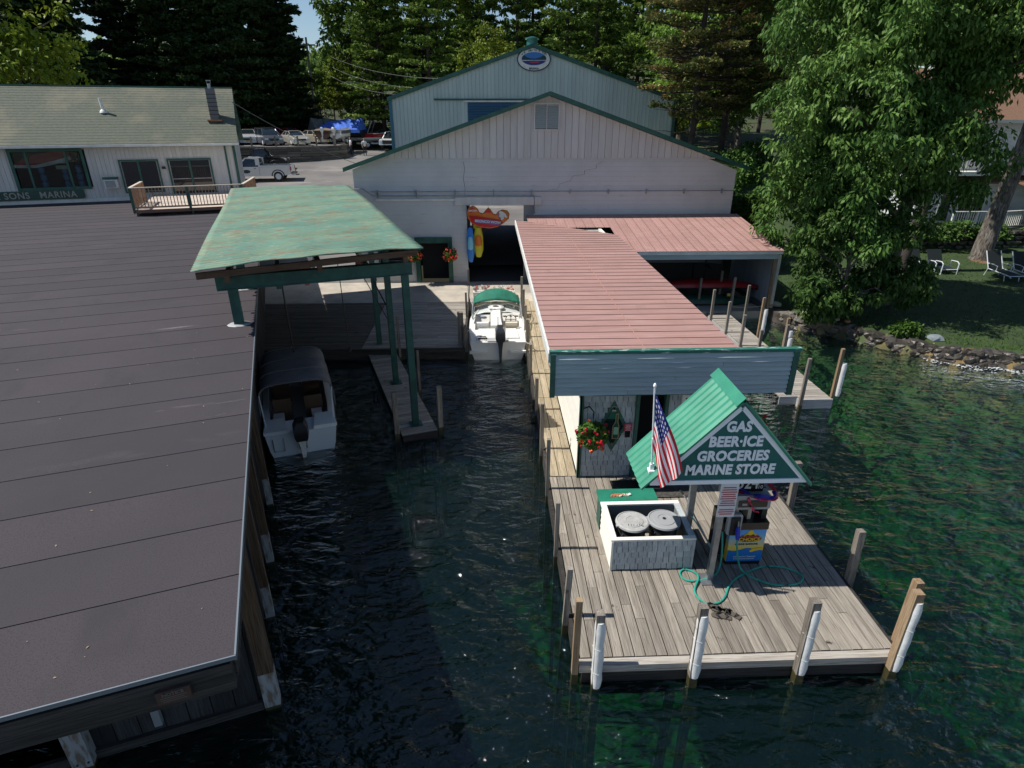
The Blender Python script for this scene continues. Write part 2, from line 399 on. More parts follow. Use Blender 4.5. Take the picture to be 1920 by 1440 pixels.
post('square piling with white bumper, second from the left along the front edge',(1.42,6.0,B_),(1.41,6.0,1.86),.115,pad=(.008,-.012,.48,1.72),group='bumper posts along the dock front')
post('piling with white bumper in front of the sandals',(2.84,6.0,B_),(2.80,6.0,1.93),.115,pad=(.014,-.012,.62,1.79),group='bumper posts along the dock front')
post('piling with white bumper between the sandals and the dock corner',(4.42,6.0,B_),(4.33,6.0,1.97),.12,pad=(.018,-.012,.62,1.83),group='bumper posts along the dock front')
post('tan corner piling with a white bumper at the right front corner',(5.72,6.0,B_),(5.74,6.02,2.05),.12,True,pad=(.028,-.015,.62,1.9),group='bumper posts along the dock front')
post('tan post close behind the padded right corner piling',(5.97,6.35,B_),(5.98,6.33,1.95),.11,True)
post('weathered post halfway along the right edge of the fuel dock',(5.99,7.45,B_),(5.97,7.67,1.78),.11)
post('weathered post at the right edge behind the triangular sign',(6.0,9.72,B_),(5.97,9.8,1.76),.11)
post('tan post at the left front corner of the fuel dock',(1.11,6.12,B_),(1.13,6.10,2.0),.09,True)
post('leaning weathered post on the left edge near the front',(.99,7.05,B_),(1.13,7.0,1.75),.085)
post('short split post left of the trash can box',(1.10,8.62,B_),(1.12,8.6,1.80),.075)
post('slim post at the left edge beside the flower basket',(1.13,10.5,B_),(1.13,10.5,1.98),.075)
post('slim post on the walkway edge just past the fascia corner',(1.15,12.1,B_),(1.14,12.15,1.97),.085)
WP=[(1.17,14.2,1.7,'first slim post beside the walkway beyond the white boat stern'),(1.17,16.6,1.75,'slim walkway post nearest the outboard motor'),(1.18,18.5,1.9,'walkway post holding the right stern rope of the white boat'),(1.2,19.9,1.95,'walkway post amidships of the white boat'),(1.21,21.4,2.1,'walkway post by the white boat windscreen'),(1.22,22.9,2.2,'tallest walkway post beside the green canvas top')]
for x,y,z,l in WP: post(l,(x,y,B_),(x,y,z),.085,group='posts along the walkway')
# ================= back deck, apron =================
bd=thing('back_deck','broad plank deck between the boathouse and the white boat','deck',(-5,18.9,0))
lay_boards(bd,-4.35,-.97,18.92,24.25,DZ,.135,.009,M['deck_x'],'x',lambda i:[[-2.6],[-1.9],[-3.2]][i%3],name='deck_board',jit=.003)
lay_boards(bd,-9.6,-4.36,18.92,24.25,DZ,.135,.009,plank_mat('stained_board',(.12,.105,.085),(.17,.15,.125),(.06,.05,.04),'x',.2),'x',lambda i:[[-7.6],[-6.2],[-8.2]][i%3],name='deck_board',jit=.003)  # left part of the deck, laid in darker brown boards
mb=MB(); mb.box(-9.6,-.93,18.84,18.915,.36,DZ-.01); mb.box(-9.6,-.95,18.95,19.05,.05,.35)
for i in range(10): y=19.1+i*.55; mb.box(-9.6,-.98,y,y+.1,.45,DZ-.045)
mb.box(-.96,-.90,18.86,24.3,.3,DZ-.01)
part('joist_frame',mb,M['dark_wood'],bd)
mb=MB(); mb.box(-14,1.8,24.3,27.62,-.5,DZ+.0); mb.box(-.9,1.22,24.28,24.3,-.5,DZ-.02)
struct('concrete_apron',mb,M['concrete'])
post('tall thin post at the left bow of the white boat',(-.86,23.6,B_),(-.88,23.6,2.35),.075)
post('thin post left of the white boat windscreen',(-.93,22.3,B_),(-.95,22.3,1.75),.07)
post('thick dark piling with a rope at the end of the back deck',(-1.02,19.15,B_),(-1.03,19.2,1.95),.19)
post('dark piling beside the white boat stern, left side',(-.86,19.0,B_),(-.86,19.0,1.5),.14)
# ================= finger pier (boathouse frame) =================
fp=thing('finger_pier','narrow finger pier under the green steel shelter post','pier',(3.35,9.0,0),'B')
lay_boards(fp,2.93,3.84,8.9,16.2,.6,.135,.01,M['deck_x'],'x',lambda i:[],name='deck_board')
mb=MB(); mb.box(2.94,3.83,8.86,8.895,.3,.59); mb.box(2.94,3.0,8.9,16,.3,.555); mb.box(3.77,3.83,8.9,16,.3,.555)
for y in (9,11,13,15): 
    for x in (3.02,3.75): mb.tube([(x,y,-3),(x,y,.5)],.08,7)
part('pier_frame',mb,M['dark_wood'],fp)
post('weathered post at the right tip of the finger pier',(3.93,9.0,B_),(3.95,9.0,1.75),.12,frame='B')
post('weathered post at the left tip of the finger pier',(2.83,9.0,B_),(2.83,9.05,1.75),.12,frame='B')
post('thin post right of the finger pier, second from its tip',(3.95,11.4,B_),(3.93,11.4,1.85),.07,frame='B')
post('thin post on the finger pier nearest the back deck',(3.9,14.2,B_),(3.88,14.2,2.0),.07,frame='B')
# ================= small dock on the right =================
sd=thing('small_dock','low narrow grey dock to the right of the pink roofed shop','dock',(9,14.7,0))
lay_boards(sd,8.62,9.5,14.75,23.0,.7,.135,.01,M['deck_x'],'x',lambda i:[],name='deck_board')
lay_boards(sd,8.1,8.61,14.95,16.1,.7,.135,.01,M['deck_x'],'x',lambda i:[],name='deck_board')
mb=MB(); mb.box(8.6,9.52,14.70,14.745,.38,.70); mb.box(8.6,8.66,14.75,23,.4,.655); mb.box(9.46,9.52,14.75,23,.4,.655); mb.box(8.1,8.6,14.92,14.948,.45,.7)
for y in (14.8,17,19,21): 
    for x in (8.7,9.42): mb.tube([(x,y,-3),(x,y,.5)],.06,7)
part('dock_frame',mb,plank_mat('pale_frame',(.36,.37,.38),(.45,.46,.47),(.25,.25,.25),'x',.1),sd)
def rpost(l,x,y,z,tan=False,pad=False,w=.085):
    post(l,(x,y,B_),(x,y,z),w,tan,pad=((.12,-.02,.75,z-.42) if pad else None),group='posts of the small dock')
rpost('grey post at the near left corner of the small dock',8.52,14.55,2.0)
rpost('tan post with a slim white bumper at the near right corner of the small dock',9.56,14.85,2.15,True,True)
rpost('grey post with white bumper, second on the right of the small dock',9.0,16.9,2.15,False,True)
SP=[(8.55,17.6,1.75,0,0,'grey stub post beside the fascia end'),(9.56,18.0,2.0,1,1,'tan post with white bumper rising beside the fascia end'),(9.6,20.0,2.1,1,1,'tan post with white bumper standing in shallow water'),(8.56,19.0,1.8,0,0,'grey post nearest the pink roof corner on the small dock'),(8.57,20.4,1.85,0,0,'second left side grey post counting from the pink roof corner'),(9.58,21.3,2.2,0,0,'right side grey post opposite the dark shadow patch'),(8.57,22.0,1.85,0,0,'left side grey post near the far end of the small dock'),(9.58,22.7,2.15,0,0,'right side grey post where the rope is tied'),(8.57,23.6,1.9,0,0,'far left grey post of the small dock'),(9.55,24.0,2.1,0,0,'farthest right grey post in front of the canoes')]
for x,y,z,t,p,l in SP: rpost(l,x,y,z,bool(t),bool(p))
mb=MB(); mb.tube([(9.58,22.7,.95),(10.2,22.75,.9),(10.9,22.8,.93),(11.6,22.9,.98)],.018,6)
solo('mooring_rope',mb,mat('old_rope',(.42,.36,.25),.9),'tan rope stretched from the small dock to the stone shore','rope',(10.5,22.7,.9))
# ================= shore stones =================
def rock_mesh(seed,m,flat=.6):
    r=random.Random(seed); import bmesh
    bm=bmesh.new(); bmesh.ops.create_icosphere(bm,subdivisions=2,radius=1)
    off=[r.uniform(0,9) for _ in range(3)]
    for v in bm.verts:
        c=v.co.copy(); k=1+.22*math.sin(c.x*3+off[0])*math.cos(c.y*2.6+off[1])+.14*math.sin(c.z*5+off[2])+r.uniform(-.05,.05)
        v.co=Vector((max(-.72,min(.72,c.x*k)),max(-.75,min(.75,c.y*k)),max(-.62,min(.62,c.z*k))*flat*1.3))
    me=bpy.data.meshes.new('stone'); bm.to_mesh(me); bm.free(); me.materials.append(m); return me
RK=[rock_mesh(i,M['stone']) for i in range(5)]; RKD=[rock_mesh(i+20,M['stone_dark']) for i in range(5)]
wallT=thing('shore_wall','dry laid stone wall along the shore below the lawn','wall',(15,20,0))
b=BASE[wallT.name]
for i in range(150):
    x=11.55+i*.105 if i<120 else 24+(i-120)*.35
    ys=shore_y(x); r_=random.random
    for row in range(3):
        if row==1 and i%2: continue
        s=.15+.11*r_(); z=.40+row*.17+r_()*.05; 
        y=ys-.02+row*.10+r_()*.1
        dark=(x>12.6) or row==0
        k=(RKD if dark else RK)[random.randrange(5)]
        tile('stone',k,wallT,(x-b[0]+r_()*.06,y-b[1],z-b[2]),(r_()*.5,r_()*.4,r_()*6),(s*1.35,s*1.05,s*.85))
mb=MB()
for (x0,y0),(x1,y1) in zip(SH,SH[1:]):
    if x1>35: break
    mb.bar((x0,y0+.30,.34),(x1,y1+.30,.34),.46,.98)
part('wall_core',mb,M['stone_dark'],wallT)
for i,(x,y,s,l) in enumerate([(11.55,23.0,.22,'pale rock at the point of the stone shore'),(12.2,21.75,.17,'small pale rock on the shore under the shrub'),(12.6,21.35,.13,'round cream rock second along the shore edge'),(12.95,21.0,.15,'cream rock beside a rust coloured one on the shore'),(13.25,20.75,.12,'rust tinted rock on top of the shore wall'),(15.2,18.75,.30,'blue grey boulder by the clump of leaves at the waterline')]):
    me=rock_mesh(60+i,mat('pale_rock_%s'%['a','b','c','d','e','f'][i],[(.5,.45,.36),(.5,.42,.3),(.55,.5,.4),(.48,.4,.3),(.4,.2,.1),(.17,.2,.22)][i],.8,bump=.4,bs=8))
    solo('rock',me,None,l,'rock',(x,y,.95)); bpy.data.objects[-1] if False else None
    o=[q for q in C.objects if q.name.startswith('rock')][-1]; o.scale=(s,s,s*.8)
# foam where wavelets break on the wall
mb=MB(); r=random.Random(5)
for i in range(260):
    t=r.random(); x=14.6+t*2.8; y=shore_y(x)-.12-abs(r.gauss(0,.10+.22*abs(math.sin(x*2.3)))); s=r.uniform(.006,.026)
    mb.box(x-s*r.uniform(.6,2.2),x+s*r.uniform(.6,2.2),y-s*.6,y+s*.6,WZ+.004,WZ+.008+s*.35)
solo('wave_foam',mb,M['foam'],None,None,(0,0,0),kind='stuff')
# timber wall under the parking terrace
tw=thing('timber_retaining_wall','long grey timber retaining wall below the parked cars','wall',(-19,65.5,3.5))
pl=[(-30,61.5),(-23,64.0),(-19,65.5),(-15.6,67.6),(-15.3,69.5)]
mt=plank_mat('grey_timber',(.13,.115,.10),(.19,.17,.15),(.05,.045,.04),'x',.3); b=BASE[tw.name]
for (x0,y0),(x1,y1) in zip(pl,pl[1:]):
    L_=math.hypot(x1-x0,y1-y0); n=max(1,round(L_/2.3)); ang=math.atan2(y1-y0,x1-x0)
    for row in range(8):
        for k in range(n):
            l=L_/n-.02; me=board_mesh('timber',l,.30,.215,mt,'x')
            t=min(.97,max(.03,(k+.5+(.42 if row%2 else 0))/n)); z=3.1+row*.245
            tile('timber',me,tw,(x0+(x1-x0)*t-b[0],y0+(y1-y0)*t-b[1]-.1+random.uniform(-.02,.02),z+.235-b[2]),(0,0,ang))
# ================= trees =================
def leaf_mat(name,c1,c2,c3,trans=.25,rough=.55,vscale=.35):
    m=bpy.data.materials.new(name); m.use_nodes=True; t=m.node_tree; N=t.nodes; L=t.links; p=N['Principled BSDF']; out=N['Material Output']
    g=N.new('ShaderNodeNewGeometry'); cr=N.new('ShaderNodeValToRGB'); e=cr.color_ramp
    e.elements[0].color=(*c1,1); e.elements[1].color=(*c3,1); k=e.elements.new(.5); k.color=(*c2,1)
    tc=N.new('ShaderNodeTexCoord'); n=N.new('ShaderNodeTexNoise'); n.inputs['Scale'].default_value=vscale; n.inputs['Detail'].default_value=3; L.new(tc.outputs['Object'],n.inputs['Vector'])
    a=N.new('ShaderNodeMath'); a.operation='MULTIPLY_ADD'; a.inputs[1].default_value=.5; L.new(g.outputs['Random Per Island'],a.inputs[0]); 
    b=N.new('ShaderNodeMath'); b.operation='MULTIPLY_ADD'; b.inputs[1].default_value=1.5; b.inputs[2].default_value=-.5; L.new(n.outputs['Fac'],b.inputs[0]); L.new(b.outputs[0],a.inputs[2])
    oi=N.new('ShaderNodeObjectInfo'); h=N.new('ShaderNodeHueSaturation'); mr=N.new('ShaderNodeMapRange'); mr.inputs['To Min'].default_value=.75; mr.inputs['To Max'].default_value=1.3; L.new(oi.outputs['Random'],mr.inputs['Value']); L.new(mr.outputs[0],h.inputs['Value'])
    L.new(a.outputs[0],cr.inputs[0]); L.new(cr.outputs[0],h.inputs['Color']); L.new(h.outputs[0],p.inputs['Base Color']); p.inputs['Roughness'].default_value=rough; p.inputs['Specular IOR Level'].default_value=.22
    tl=N.new('ShaderNodeBsdfTranslucent'); L.new(h.outputs[0],tl.inputs['Color']); mx=N.new('ShaderNodeMixShader'); mx.inputs[0].default_value=trans
    L.new(p.outputs[0],mx.inputs[1]); L.new(tl.outputs[0],mx.inputs[2]); L.new(mx.outputs[0],out.inputs['Surface']); return m
LM={'maple':leaf_mat('maple_leaves',(.023,.062,.012),(.064,.138,.027),(.16,.255,.062)),
    'yellow':leaf_mat('yellow_green_leaves',(.06,.10,.010),(.17,.23,.020),(.34,.40,.04)),
    'pine':leaf_mat('pine_needles',(.038,.08,.016),(.10,.165,.03),(.23,.30,.055),.2),
    'dark':leaf_mat('hemlock_needles',(.014,.034,.014),(.030,.062,.022),(.075,.12,.035),.05),
    'brown':leaf_mat('browning_pine_needles',(.06,.11,.028),(.14,.17,.045),(.34,.18,.08),.2,vscale=.45),
    'shrub':leaf_mat('shrub_leaves',(.03,.075,.012),(.065,.14,.022),(.13,.23,.05)),
    'mid':leaf_mat('forest_leaves',(.05,.105,.018),(.11,.20,.03),(.26,.36,.06))}
M['bark']=mat('grey_bark',(.10,.085,.07),.9,var=[((.19,.17,.15),2.5,(2,2,.5),.45,.6),((.04,.032,.027),6,(3,3,.6),.5,.6)],bump=1,bs=9,bstretch=(2,2,.4))
M['bark_dark']=mat('dark_bark',(.035,.028,.022),.95,var=(.06,.05,.042),vs=3,bump=1,bs=8)
def np_mesh(name,V,F,m,smooth=False):
    me=bpy.data.meshes.new(name); nv=len(V); nf,k=F.shape
    me.vertices.add(nv); me.vertices.foreach_set('co',V.astype(np.float32).ravel())
    me.loops.add(nf*k); me.loops.foreach_set('vertex_index',F.astype(np.int32).ravel())
    me.polygons.add(nf); me.polygons.foreach_set('loop_start',np.arange(0,nf*k,k,dtype=np.int32))
    try: me.polygons.foreach_set('loop_total',np.full(nf,k,dtype=np.int32))
    except Exception: pass
    me.update(calc_edges=True); me.materials.append(m); return me
def leaves(P,D,U,length,width,fold=.25):
    """P centres (n,3), D directions, U normals; each leaf a folded diamond of 2 quads->we use one 4-gon diamond"""
    n=len(P); D=D/np.linalg.norm(D,axis=1,keepdims=True); Sd=np.cross(D,U); Sd/=np.linalg.norm(Sd,axis=1,keepdims=True)+1e-9
    Nn=np.cross(Sd,D)
    l=length[:,None]; w=width[:,None]
    a=P-D*l*.5; b=P+Sd*w*.5+Nn*w*fold*.3-D*l*.05; c=P+D*l*.5-Nn*l*.12; d=P-Sd*w*.5+Nn*w*fold*.3-D*l*.05
    V=np.stack([a,b,c,d],1).reshape(-1,3); F=np.arange(4*n).reshape(n,4); return V,F
def unit(n,r=rng):
    v=r.normal(size=(n,3)); return v/np.linalg.norm(v,axis=1,keepdims=True)
def clusters_to_leaves(Cn,rad,nper,ls,lw,droop=.5,flat=.7,r=rng):
    n=len(Cn)*nper; c=np.repeat(Cn,nper,0); ro=np.repeat(rad,nper)
    d=unit(n,r); rr=(r.random(n)**.45); off=d*rr[:,None]*ro[:,None]; off[:,2]*=flat
    D=d*.8+unit(n,r)*.6; D[:,2]-=droop; U=unit(n,r)*.7+np.array([0,0,1.0])
    return leaves(c+off,D,U,ls*(.7+.6*r.random(n)),lw*(.7+.6*r.random(n)))
def branches(mb,base,top,tips,r0,rng_):
    """trunk with limbs out to a sample of tips"""
    base=Vector(base);top=Vector(top); n=8; pts=[];rr=[]
    for i in range(n+1):
        t=i/n; p=base.lerp(top,t)+Vector((math.sin(t*5+base.x)*.12,math.cos(t*4)*.10,0))*t; pts.append(p); rr.append(r0*(1.35 if i==0 else 1-.78*t))
    mb.tube(pts,rr,9)
    for tp in tips:
        tp=Vector(tp); t=max(.22,min(.95,(tp.z-base.z)/(top.z-base.z)*.72)); s=base.lerp(top,t)
        mid=s.lerp(tp,.5)+Vector((rng_.uniform(-.25,.25),rng_.uniform(-.25,.25),rng_.uniform(.0,.5))); r1=max(.025,r0*(1-.75*t)*.45)
        mb.tube([s,s.lerp(mid,.6),mid,tp],[r1,r1*.75,r1*.55,r1*.2],5,cap=False)
def broadleaf(label,loc,h,crown,ncl,nper,ls,lw,lm,clr,group=None,r0=.28,name='broadleaf_tree',droop=.5,seed=1,bark='bark',hole=.25,lean=(0,0),tips=28):
    """crown: list of ellipsoids (cx,cy,cz,rx,ry,rz) relative to loc"""
    r=np.random.default_rng(seed); pr_=random.Random(seed)
    vol=np.array([e[3]*e[4]*e[5] for e in crown])**.7; vol/=vol.sum(); cs=[]
    for e,f in zip(crown,vol):
        n=int(ncl*f); d=unit(n,r); rr=.45+.55*r.random(n)**.5
        p=d*rr[:,None]*np.array(e[3:6]); p+=np.array(e[:3])
        p+=.35*np.stack([np.sin(p[:,1]*1.7+p[:,2]),np.cos(p[:,0]*1.5),np.sin(p[:,0]*1.9+p[:,1])],1)
        cs.append(p)
    Cn=np.concatenate(cs)
    g=np.sin(Cn[:,0]*1.15+seed)+np.sin(Cn[:,1]*1.3+2*seed)+np.sin(Cn[:,2]*1.5+.5*seed)
    Cn=Cn[g<1.35-hole*2]
    V,F=clusters_to_leaves(Cn,clr*(.6+.8*r.random(len(Cn))),nper,ls,lw,droop,.7,r)
    root=thing(name,label,'tree',loc,None,group)
    part('crown',np_mesh('crown',V,F,LM[lm]),None,root)
    mb=MB(); tp=[tuple(Cn[pr_.randrange(len(Cn))]) for _ in range(tips)]
    branches(mb,(0,0,-.3),(lean[0],lean[1],h*.8),tp,r0,pr_)
    part('trunk',mb,M[bark],root,True,base=(0,0,0)); return root
def conifer(label,loc,h,rad,lm,seed,group=None,z0=.25,tier=.55,nb=6,dens=26,tl=.34,tw=.09,name='pine_tree',cone=True,gappy=.15,r0=.28,up=.12,dead=0):
    r=np.random.default_rng(seed); P=[];D=[];U=[];mb=MB(); pr_=random.Random(seed)
    mb.tube([(0,0,-.5),(0.05,0,h*.3),(0,.05,h*.65),(0,0,h*.98)],[r0,r0*.8,r0*.5,.03],8)
    z=h*z0
    while z<h*.985:
        t=(z/h-z0)/(1-z0); R_=rad*((1-t)**.75 if cone else (math.sin(PI*(.18+.80*t))**.7)); R_*=pr_.uniform(.75,1.15)
        n=nb if t<.8 else nb-2; a0=pr_.uniform(0,6.28)
        for k in range(n):
            if pr_.random()<gappy: continue
            a=a0+2*PI*k/n+pr_.uniform(-.35,.35); L_=max(.35,R_*pr_.uniform(.7,1.15)); zz=z+pr_.uniform(-.25,.25)*tier*2
            rise=L_*pr_.uniform(-.05,.22)*(1 if t>.3 else .2)
            tip=Vector((math.cos(a)*L_,math.sin(a)*L_,zz+rise)); s=Vector((0,0,zz-.05*L_))
            mb.tube([s,s.lerp(tip,.55)+Vector((0,0,-.05*L_)),tip],[max(.02,.012*L_+.015),.012*L_+.006,.006],4,cap=False)
            m=int(dens*L_)
            if m<3: m=3
            q=r.random(m)**.6*.8+.2; wv=(r.random(m)-.5)*2*.38*L_*(1.05-.6*q)*1.0
            da=np.array([math.cos(a),math.sin(a),0]); pa=np.array([-math.sin(a),math.cos(a),0])
            pts=np.array(s)[None]*0+np.stack([q*L_*math.cos(a),q*L_*math.sin(a),zz-.05*L_+q*(rise+.05*L_)],1)+pa[None]*wv[:,None]
            pts[:,2]+=r.normal(size=m)*.07+.05
            dd=da[None]*.8+pa[None]*np.sign(wv)[:,None]*.5+unit(m,r)*.7; dd[:,2]+=up
            uu=unit(m,r)*.5+np.array([0,0,1.])
            P.append(pts);D.append(dd);U.append(uu)
        z+=tier*pr_.uniform(.8,1.25)*(1.15-.5*t)
    if dead:
        for _ in range(dead):
            a=pr_.uniform(0,6.28); zz=pr_.uniform(.08,z0+.25)*h; L_=rad*pr_.uniform(.5,1.1); tip=Vector((math.cos(a)*L_,math.sin(a)*L_,zz+pr_.uniform(-.6,.4)))
            s=Vector((0,0,zz)); mid=s.lerp(tip,.5)+Vector((0,0,pr_.uniform(-.2,.3))); mb.tube([s,mid,tip],[.035,.022,.008],4,cap=False)
            for _k in range(3):
                q=s.lerp(tip,pr_.uniform(.4,.9)); mb.tube([q,q+Vector((pr_.uniform(-.8,.8),pr_.uniform(-.8,.8),pr_.uniform(-.4,.3)))],[.012,.005],3,cap=False)
    P=np.concatenate(P);D=np.concatenate(D);U=np.concatenate(U); n=len(P)
    # each tuft: two crossed blades
    V1,F1=leaves(P,D,U,tl*(.6+.8*r.random(n)),tw*(.7+.6*r.random(n))*2.0,.1)
    V2,F2=leaves(P+unit(n,r)*.10,D+unit(n,r)*.6,unit(n,r),tl*(.6+.8*r.random(n)),tw*(.7+.6*r.random(n))*1.6,.1)
    V=np.concatenate([V1,V2]);F=np.concatenate([F1,F2+len(V1)])
    root=thing(name,label,'tree',loc,None,group)
    part('crown',np_mesh('crown',V,F,LM[lm]),None,root)
    part('trunk',mb,M['bark_dark'],root,True,base=(0,0,0)); return root
# --- the large tree on the lawn, right ---
broadleaf('large broad leafed tree with drooping leaves filling the upper right beside the white house',(15.7,22.8,.95),12.9,
  [(-2.6,-1,6.6,3.0,2.7,3.0),(.6,-.3,9.4,3.4,2.8,2.0),(-1,-.2,10.6,3.8,3,2.6),(-3.2,.2,4.4,2.2,2.1,2.0),(-3.4,1.3,9.2,2.5,2.2,2.3),(3.8,0,11.0,3.2,2.7,1.8),(0,-1.4,5.6,1.6,1.6,1.5),(-2.2,-1.5,3.6,1.6,1.4,1.3),(0,1.3,5.2,1.9,2,2.2),(-.5,.5,7.6,2.5,2.4,1.8)],
  2300,58,.215,.09,'maple',.46,seed=3,r0=.34,droop=.9,hole=.27,tips=55)
broadleaf('smaller leafy tree leaning out over the shore wall, in front of the large one',(13.1,21.3,.85),4.6,
  [(-.7,-.3,2.3,1.7,1.5,1.7),(.3,-.1,3.3,1.6,1.4,1.2),(-1.1,-.6,1.1,1.2,1.1,.8),(.4,-.6,1.0,1.2,1.0,.7),(1.9,.4,1.7,1.2,1.1,1.0),(-.2,.4,4.2,1.2,1.1,.9)],
  520,42,.22,.095,'maple',.34,seed=8,r0=.12,droop=.8,name='small_tree',hole=.12,tips=30)
# bushes by the barn
def bush(label,loc,blobs,ncl,nper,ls,lw,lm,clr,seed,name='shrub'):
    r=np.random.default_rng(seed); cs=[]
    for e in blobs:
        n=int(ncl/len(blobs)); d=unit(n,r); d[:,2]=np.abs(d[:,2])*1.0-.15*r.random(n); p=d*(.6+.4*r.random(n)**.6)[:,None]*np.array(e[3:6])+np.array(e[:3]); cs.append(p)
    Cn=np.concatenate(cs); V,F=clusters_to_leaves(Cn,clr*(.6+.8*r.random(len(Cn))),nper,ls,lw,.3,.8,r)
    root=thing(name,label,'shrub',loc)
    part('foliage',np_mesh('foliage',V,F,LM[lm]),None,root); mb=MB(); pr_=random.Random(seed)
    for _ in range(9):
        e=blobs[pr_.randrange(len(blobs))]; mb.tube([(e[0]*.5,e[1]*.5,-.1),(e[0]*.8,e[1]*.8,e[2]*.6),(e[0]+pr_.uniform(-.3,.3),e[1],e[2]+e[5]*.5)],[.05,.035,.01],5,cap=False)
    part('stems',mb,M['bark_dark'],root,base=(0,0,0)); return root
bush('tall bright green shrub at the right rear corner of the pale barn',(12.6,29.6,.9),[(0,0,1.2,1.2,1.1,1.6),(.4,.4,2.4,1.1,1.0,1.3),(.5,-1.0,.9,.9,.9,1.2),(-.1,1.2,2.0,1,1,1.5)],430,34,.16,.09,'shrub',.3,21)
bush('dense green hedge behind the pink lean-to roof at the edge of the lawn',(13.3,33.2,1.2),[(0,0,1.0,1.3,1.3,1.4),(-.6,1.4,1.4,1.2,1.2,1.5),(1.0,-1.2,.7,.9,.9,.9)],330,34,.17,.1,'shrub',.3,22)
bush('low yellow green hosta clump on the lawn behind the hedge',(16.6,38.2,1.5),[(0,0,.1,1.0,.6,.5),(1.0,.2,.1,.8,.5,.4)],60,30,.3,.14,'yellow',.22,23,'hosta_clump')
bush('rounded green shrub at the waterline under the lawn edge',(14.55,19.35,.85),[(0,0,.15,.42,.36,.34)],50,30,.15,.08,'shrub',.2,24)
bush('dark shrub under the lower white railing of the house',(24.4,31.0,2.0),[(0,0,.1,1.2,.7,.8),(2,.1,.1,1.0,.6,.7),(-1.8,0,.1,1.0,.7,.6)],170,30,.18,.09,'maple',.28,25)
bush('dark rounded bush at the right end of the lower railing',(30.6,31.4,2.1),[(0,0,.3,1.7,1.2,1.9)],170,30,.2,.1,'maple',.3,26)
bush('pale grassy clump in front of the house wall',(21.6,32.4,2.1),[(0,0,.1,1.6,.5,.6)],70,30,.3,.05,'shrub',.25,27)
bush('dark tall shrub mass beyond the hedge at the barn corner',(15.2,41,1.6),[(0,0,1.5,1.6,1.4,2.0),(1.6,1.5,2.2,1.8,1.4,2.2),(-1.0,2,1.6,1.4,1.2,2.0)],420,34,.22,.11,'maple',.4,31)
bush('dark shrubs under the browning pines right of the barn',(17.5,47,2.2),[(0,0,1.5,2.2,1.4,2.0),(-2.6,1.5,1.6,2,1.4,2.0),(2.6,1,1.8,2,1.4,2.2)],420,30,.26,.13,'maple',.45,32)
bush('leafy shrubs along the back of the lawn',(20.5,40,1.9),[(0,0,1.2,2.2,1.2,1.8),(3,0,1.2,2,1.2,1.8)],300,30,.24,.12,'maple',.42,33)
# pale barked leaning trunk in front of the house
t=thing('tall_trunk_tree','pale barked leaning tree trunk rising in front of the white house','tree',(24.55,29.07,1.1))
mb=MB(); mb.tube([(24.55,29.07,.8),(24.6,29.1,1.5),(24.85,29.2,4),(25.15,29.3,6.5),(25.3,29.4,8.5),(25.2,29.4,12),(25.0,29.3,17)],[.62,.46,.37,.33,.30,.26,.15],12)
for a,b_ in (((25.2,29.35,8.6),(22.6,27.6,9.6)),((25.25,29.4,10),(28,28,11.5)),((25.2,29.4,11.5),(22.8,30.5,13.5)),((25.1,29.35,13),(27.4,30.6,15.4))): mb.tube([a,(Vector(a)+Vector(b_))*.5+Vector((0,0,.3)),b_],[.12,.08,.03],6)
part('trunk',mb,M['bark'],t,True)
r=np.random.default_rng(77); Cn=np.concatenate([unit(150,r)*np.array([3.2,2.6,2.2])*(.5+.5*r.random((150,1)))+np.array(c) for c in ((.2,0,13.5),(-1.8,-1.2,11.0),(2.8,-.8,12.5),(3.4,-1.6,11))])
V,F=clusters_to_leaves(Cn,.6*np.ones(len(Cn)),34,.3,.12,.9,.7,r); part('crown',np_mesh('crown',V,F,LM['maple']),None,t)
mb=MB(); mb.lathe([(1.35,0),(1.1,.05),(.5,.12),(.1,.14)],18,(24.5,29.0,1.22)); solo('bark_mulch',mb,mat('mulch',(.12,.06,.03),.95,var=(.2,.11,.06),vs=9,bump=1,bs=20),'ring of reddish bark mulch around the pale leaning trunk','mulch',(24.5,29,1.22))
t=thing('dark_tree_trunk','dark tree trunk on the shaded lawn left of the lounge chairs','tree',(19.33,27.1,1.0))
mb=MB(); mb.tube([(19.2,27.1,.8),(19.35,27.2,2),(19.75,27.3,4.6),(20.3,27.3,9)],[.34,.25,.22,.15],10); part('trunk',mb,M['bark_dark'],t,True)
r=np.random.default_rng(79); Cn=np.concatenate([unit(260,r)*np.array([3.4,2.8,2.6])*(.5+.5*r.random((260,1)))+np.array(c) for c in ((1.0,.2,12.2),(-1.5,-2.5,12.0),(2.5,-2.2,13.5))])
V,F=clusters_to_leaves(Cn,.6*np.ones(len(Cn)),34,.3,.12,.9,.7,r); part('crown',np_mesh('crown',V,F,LM['maple']),None,t)
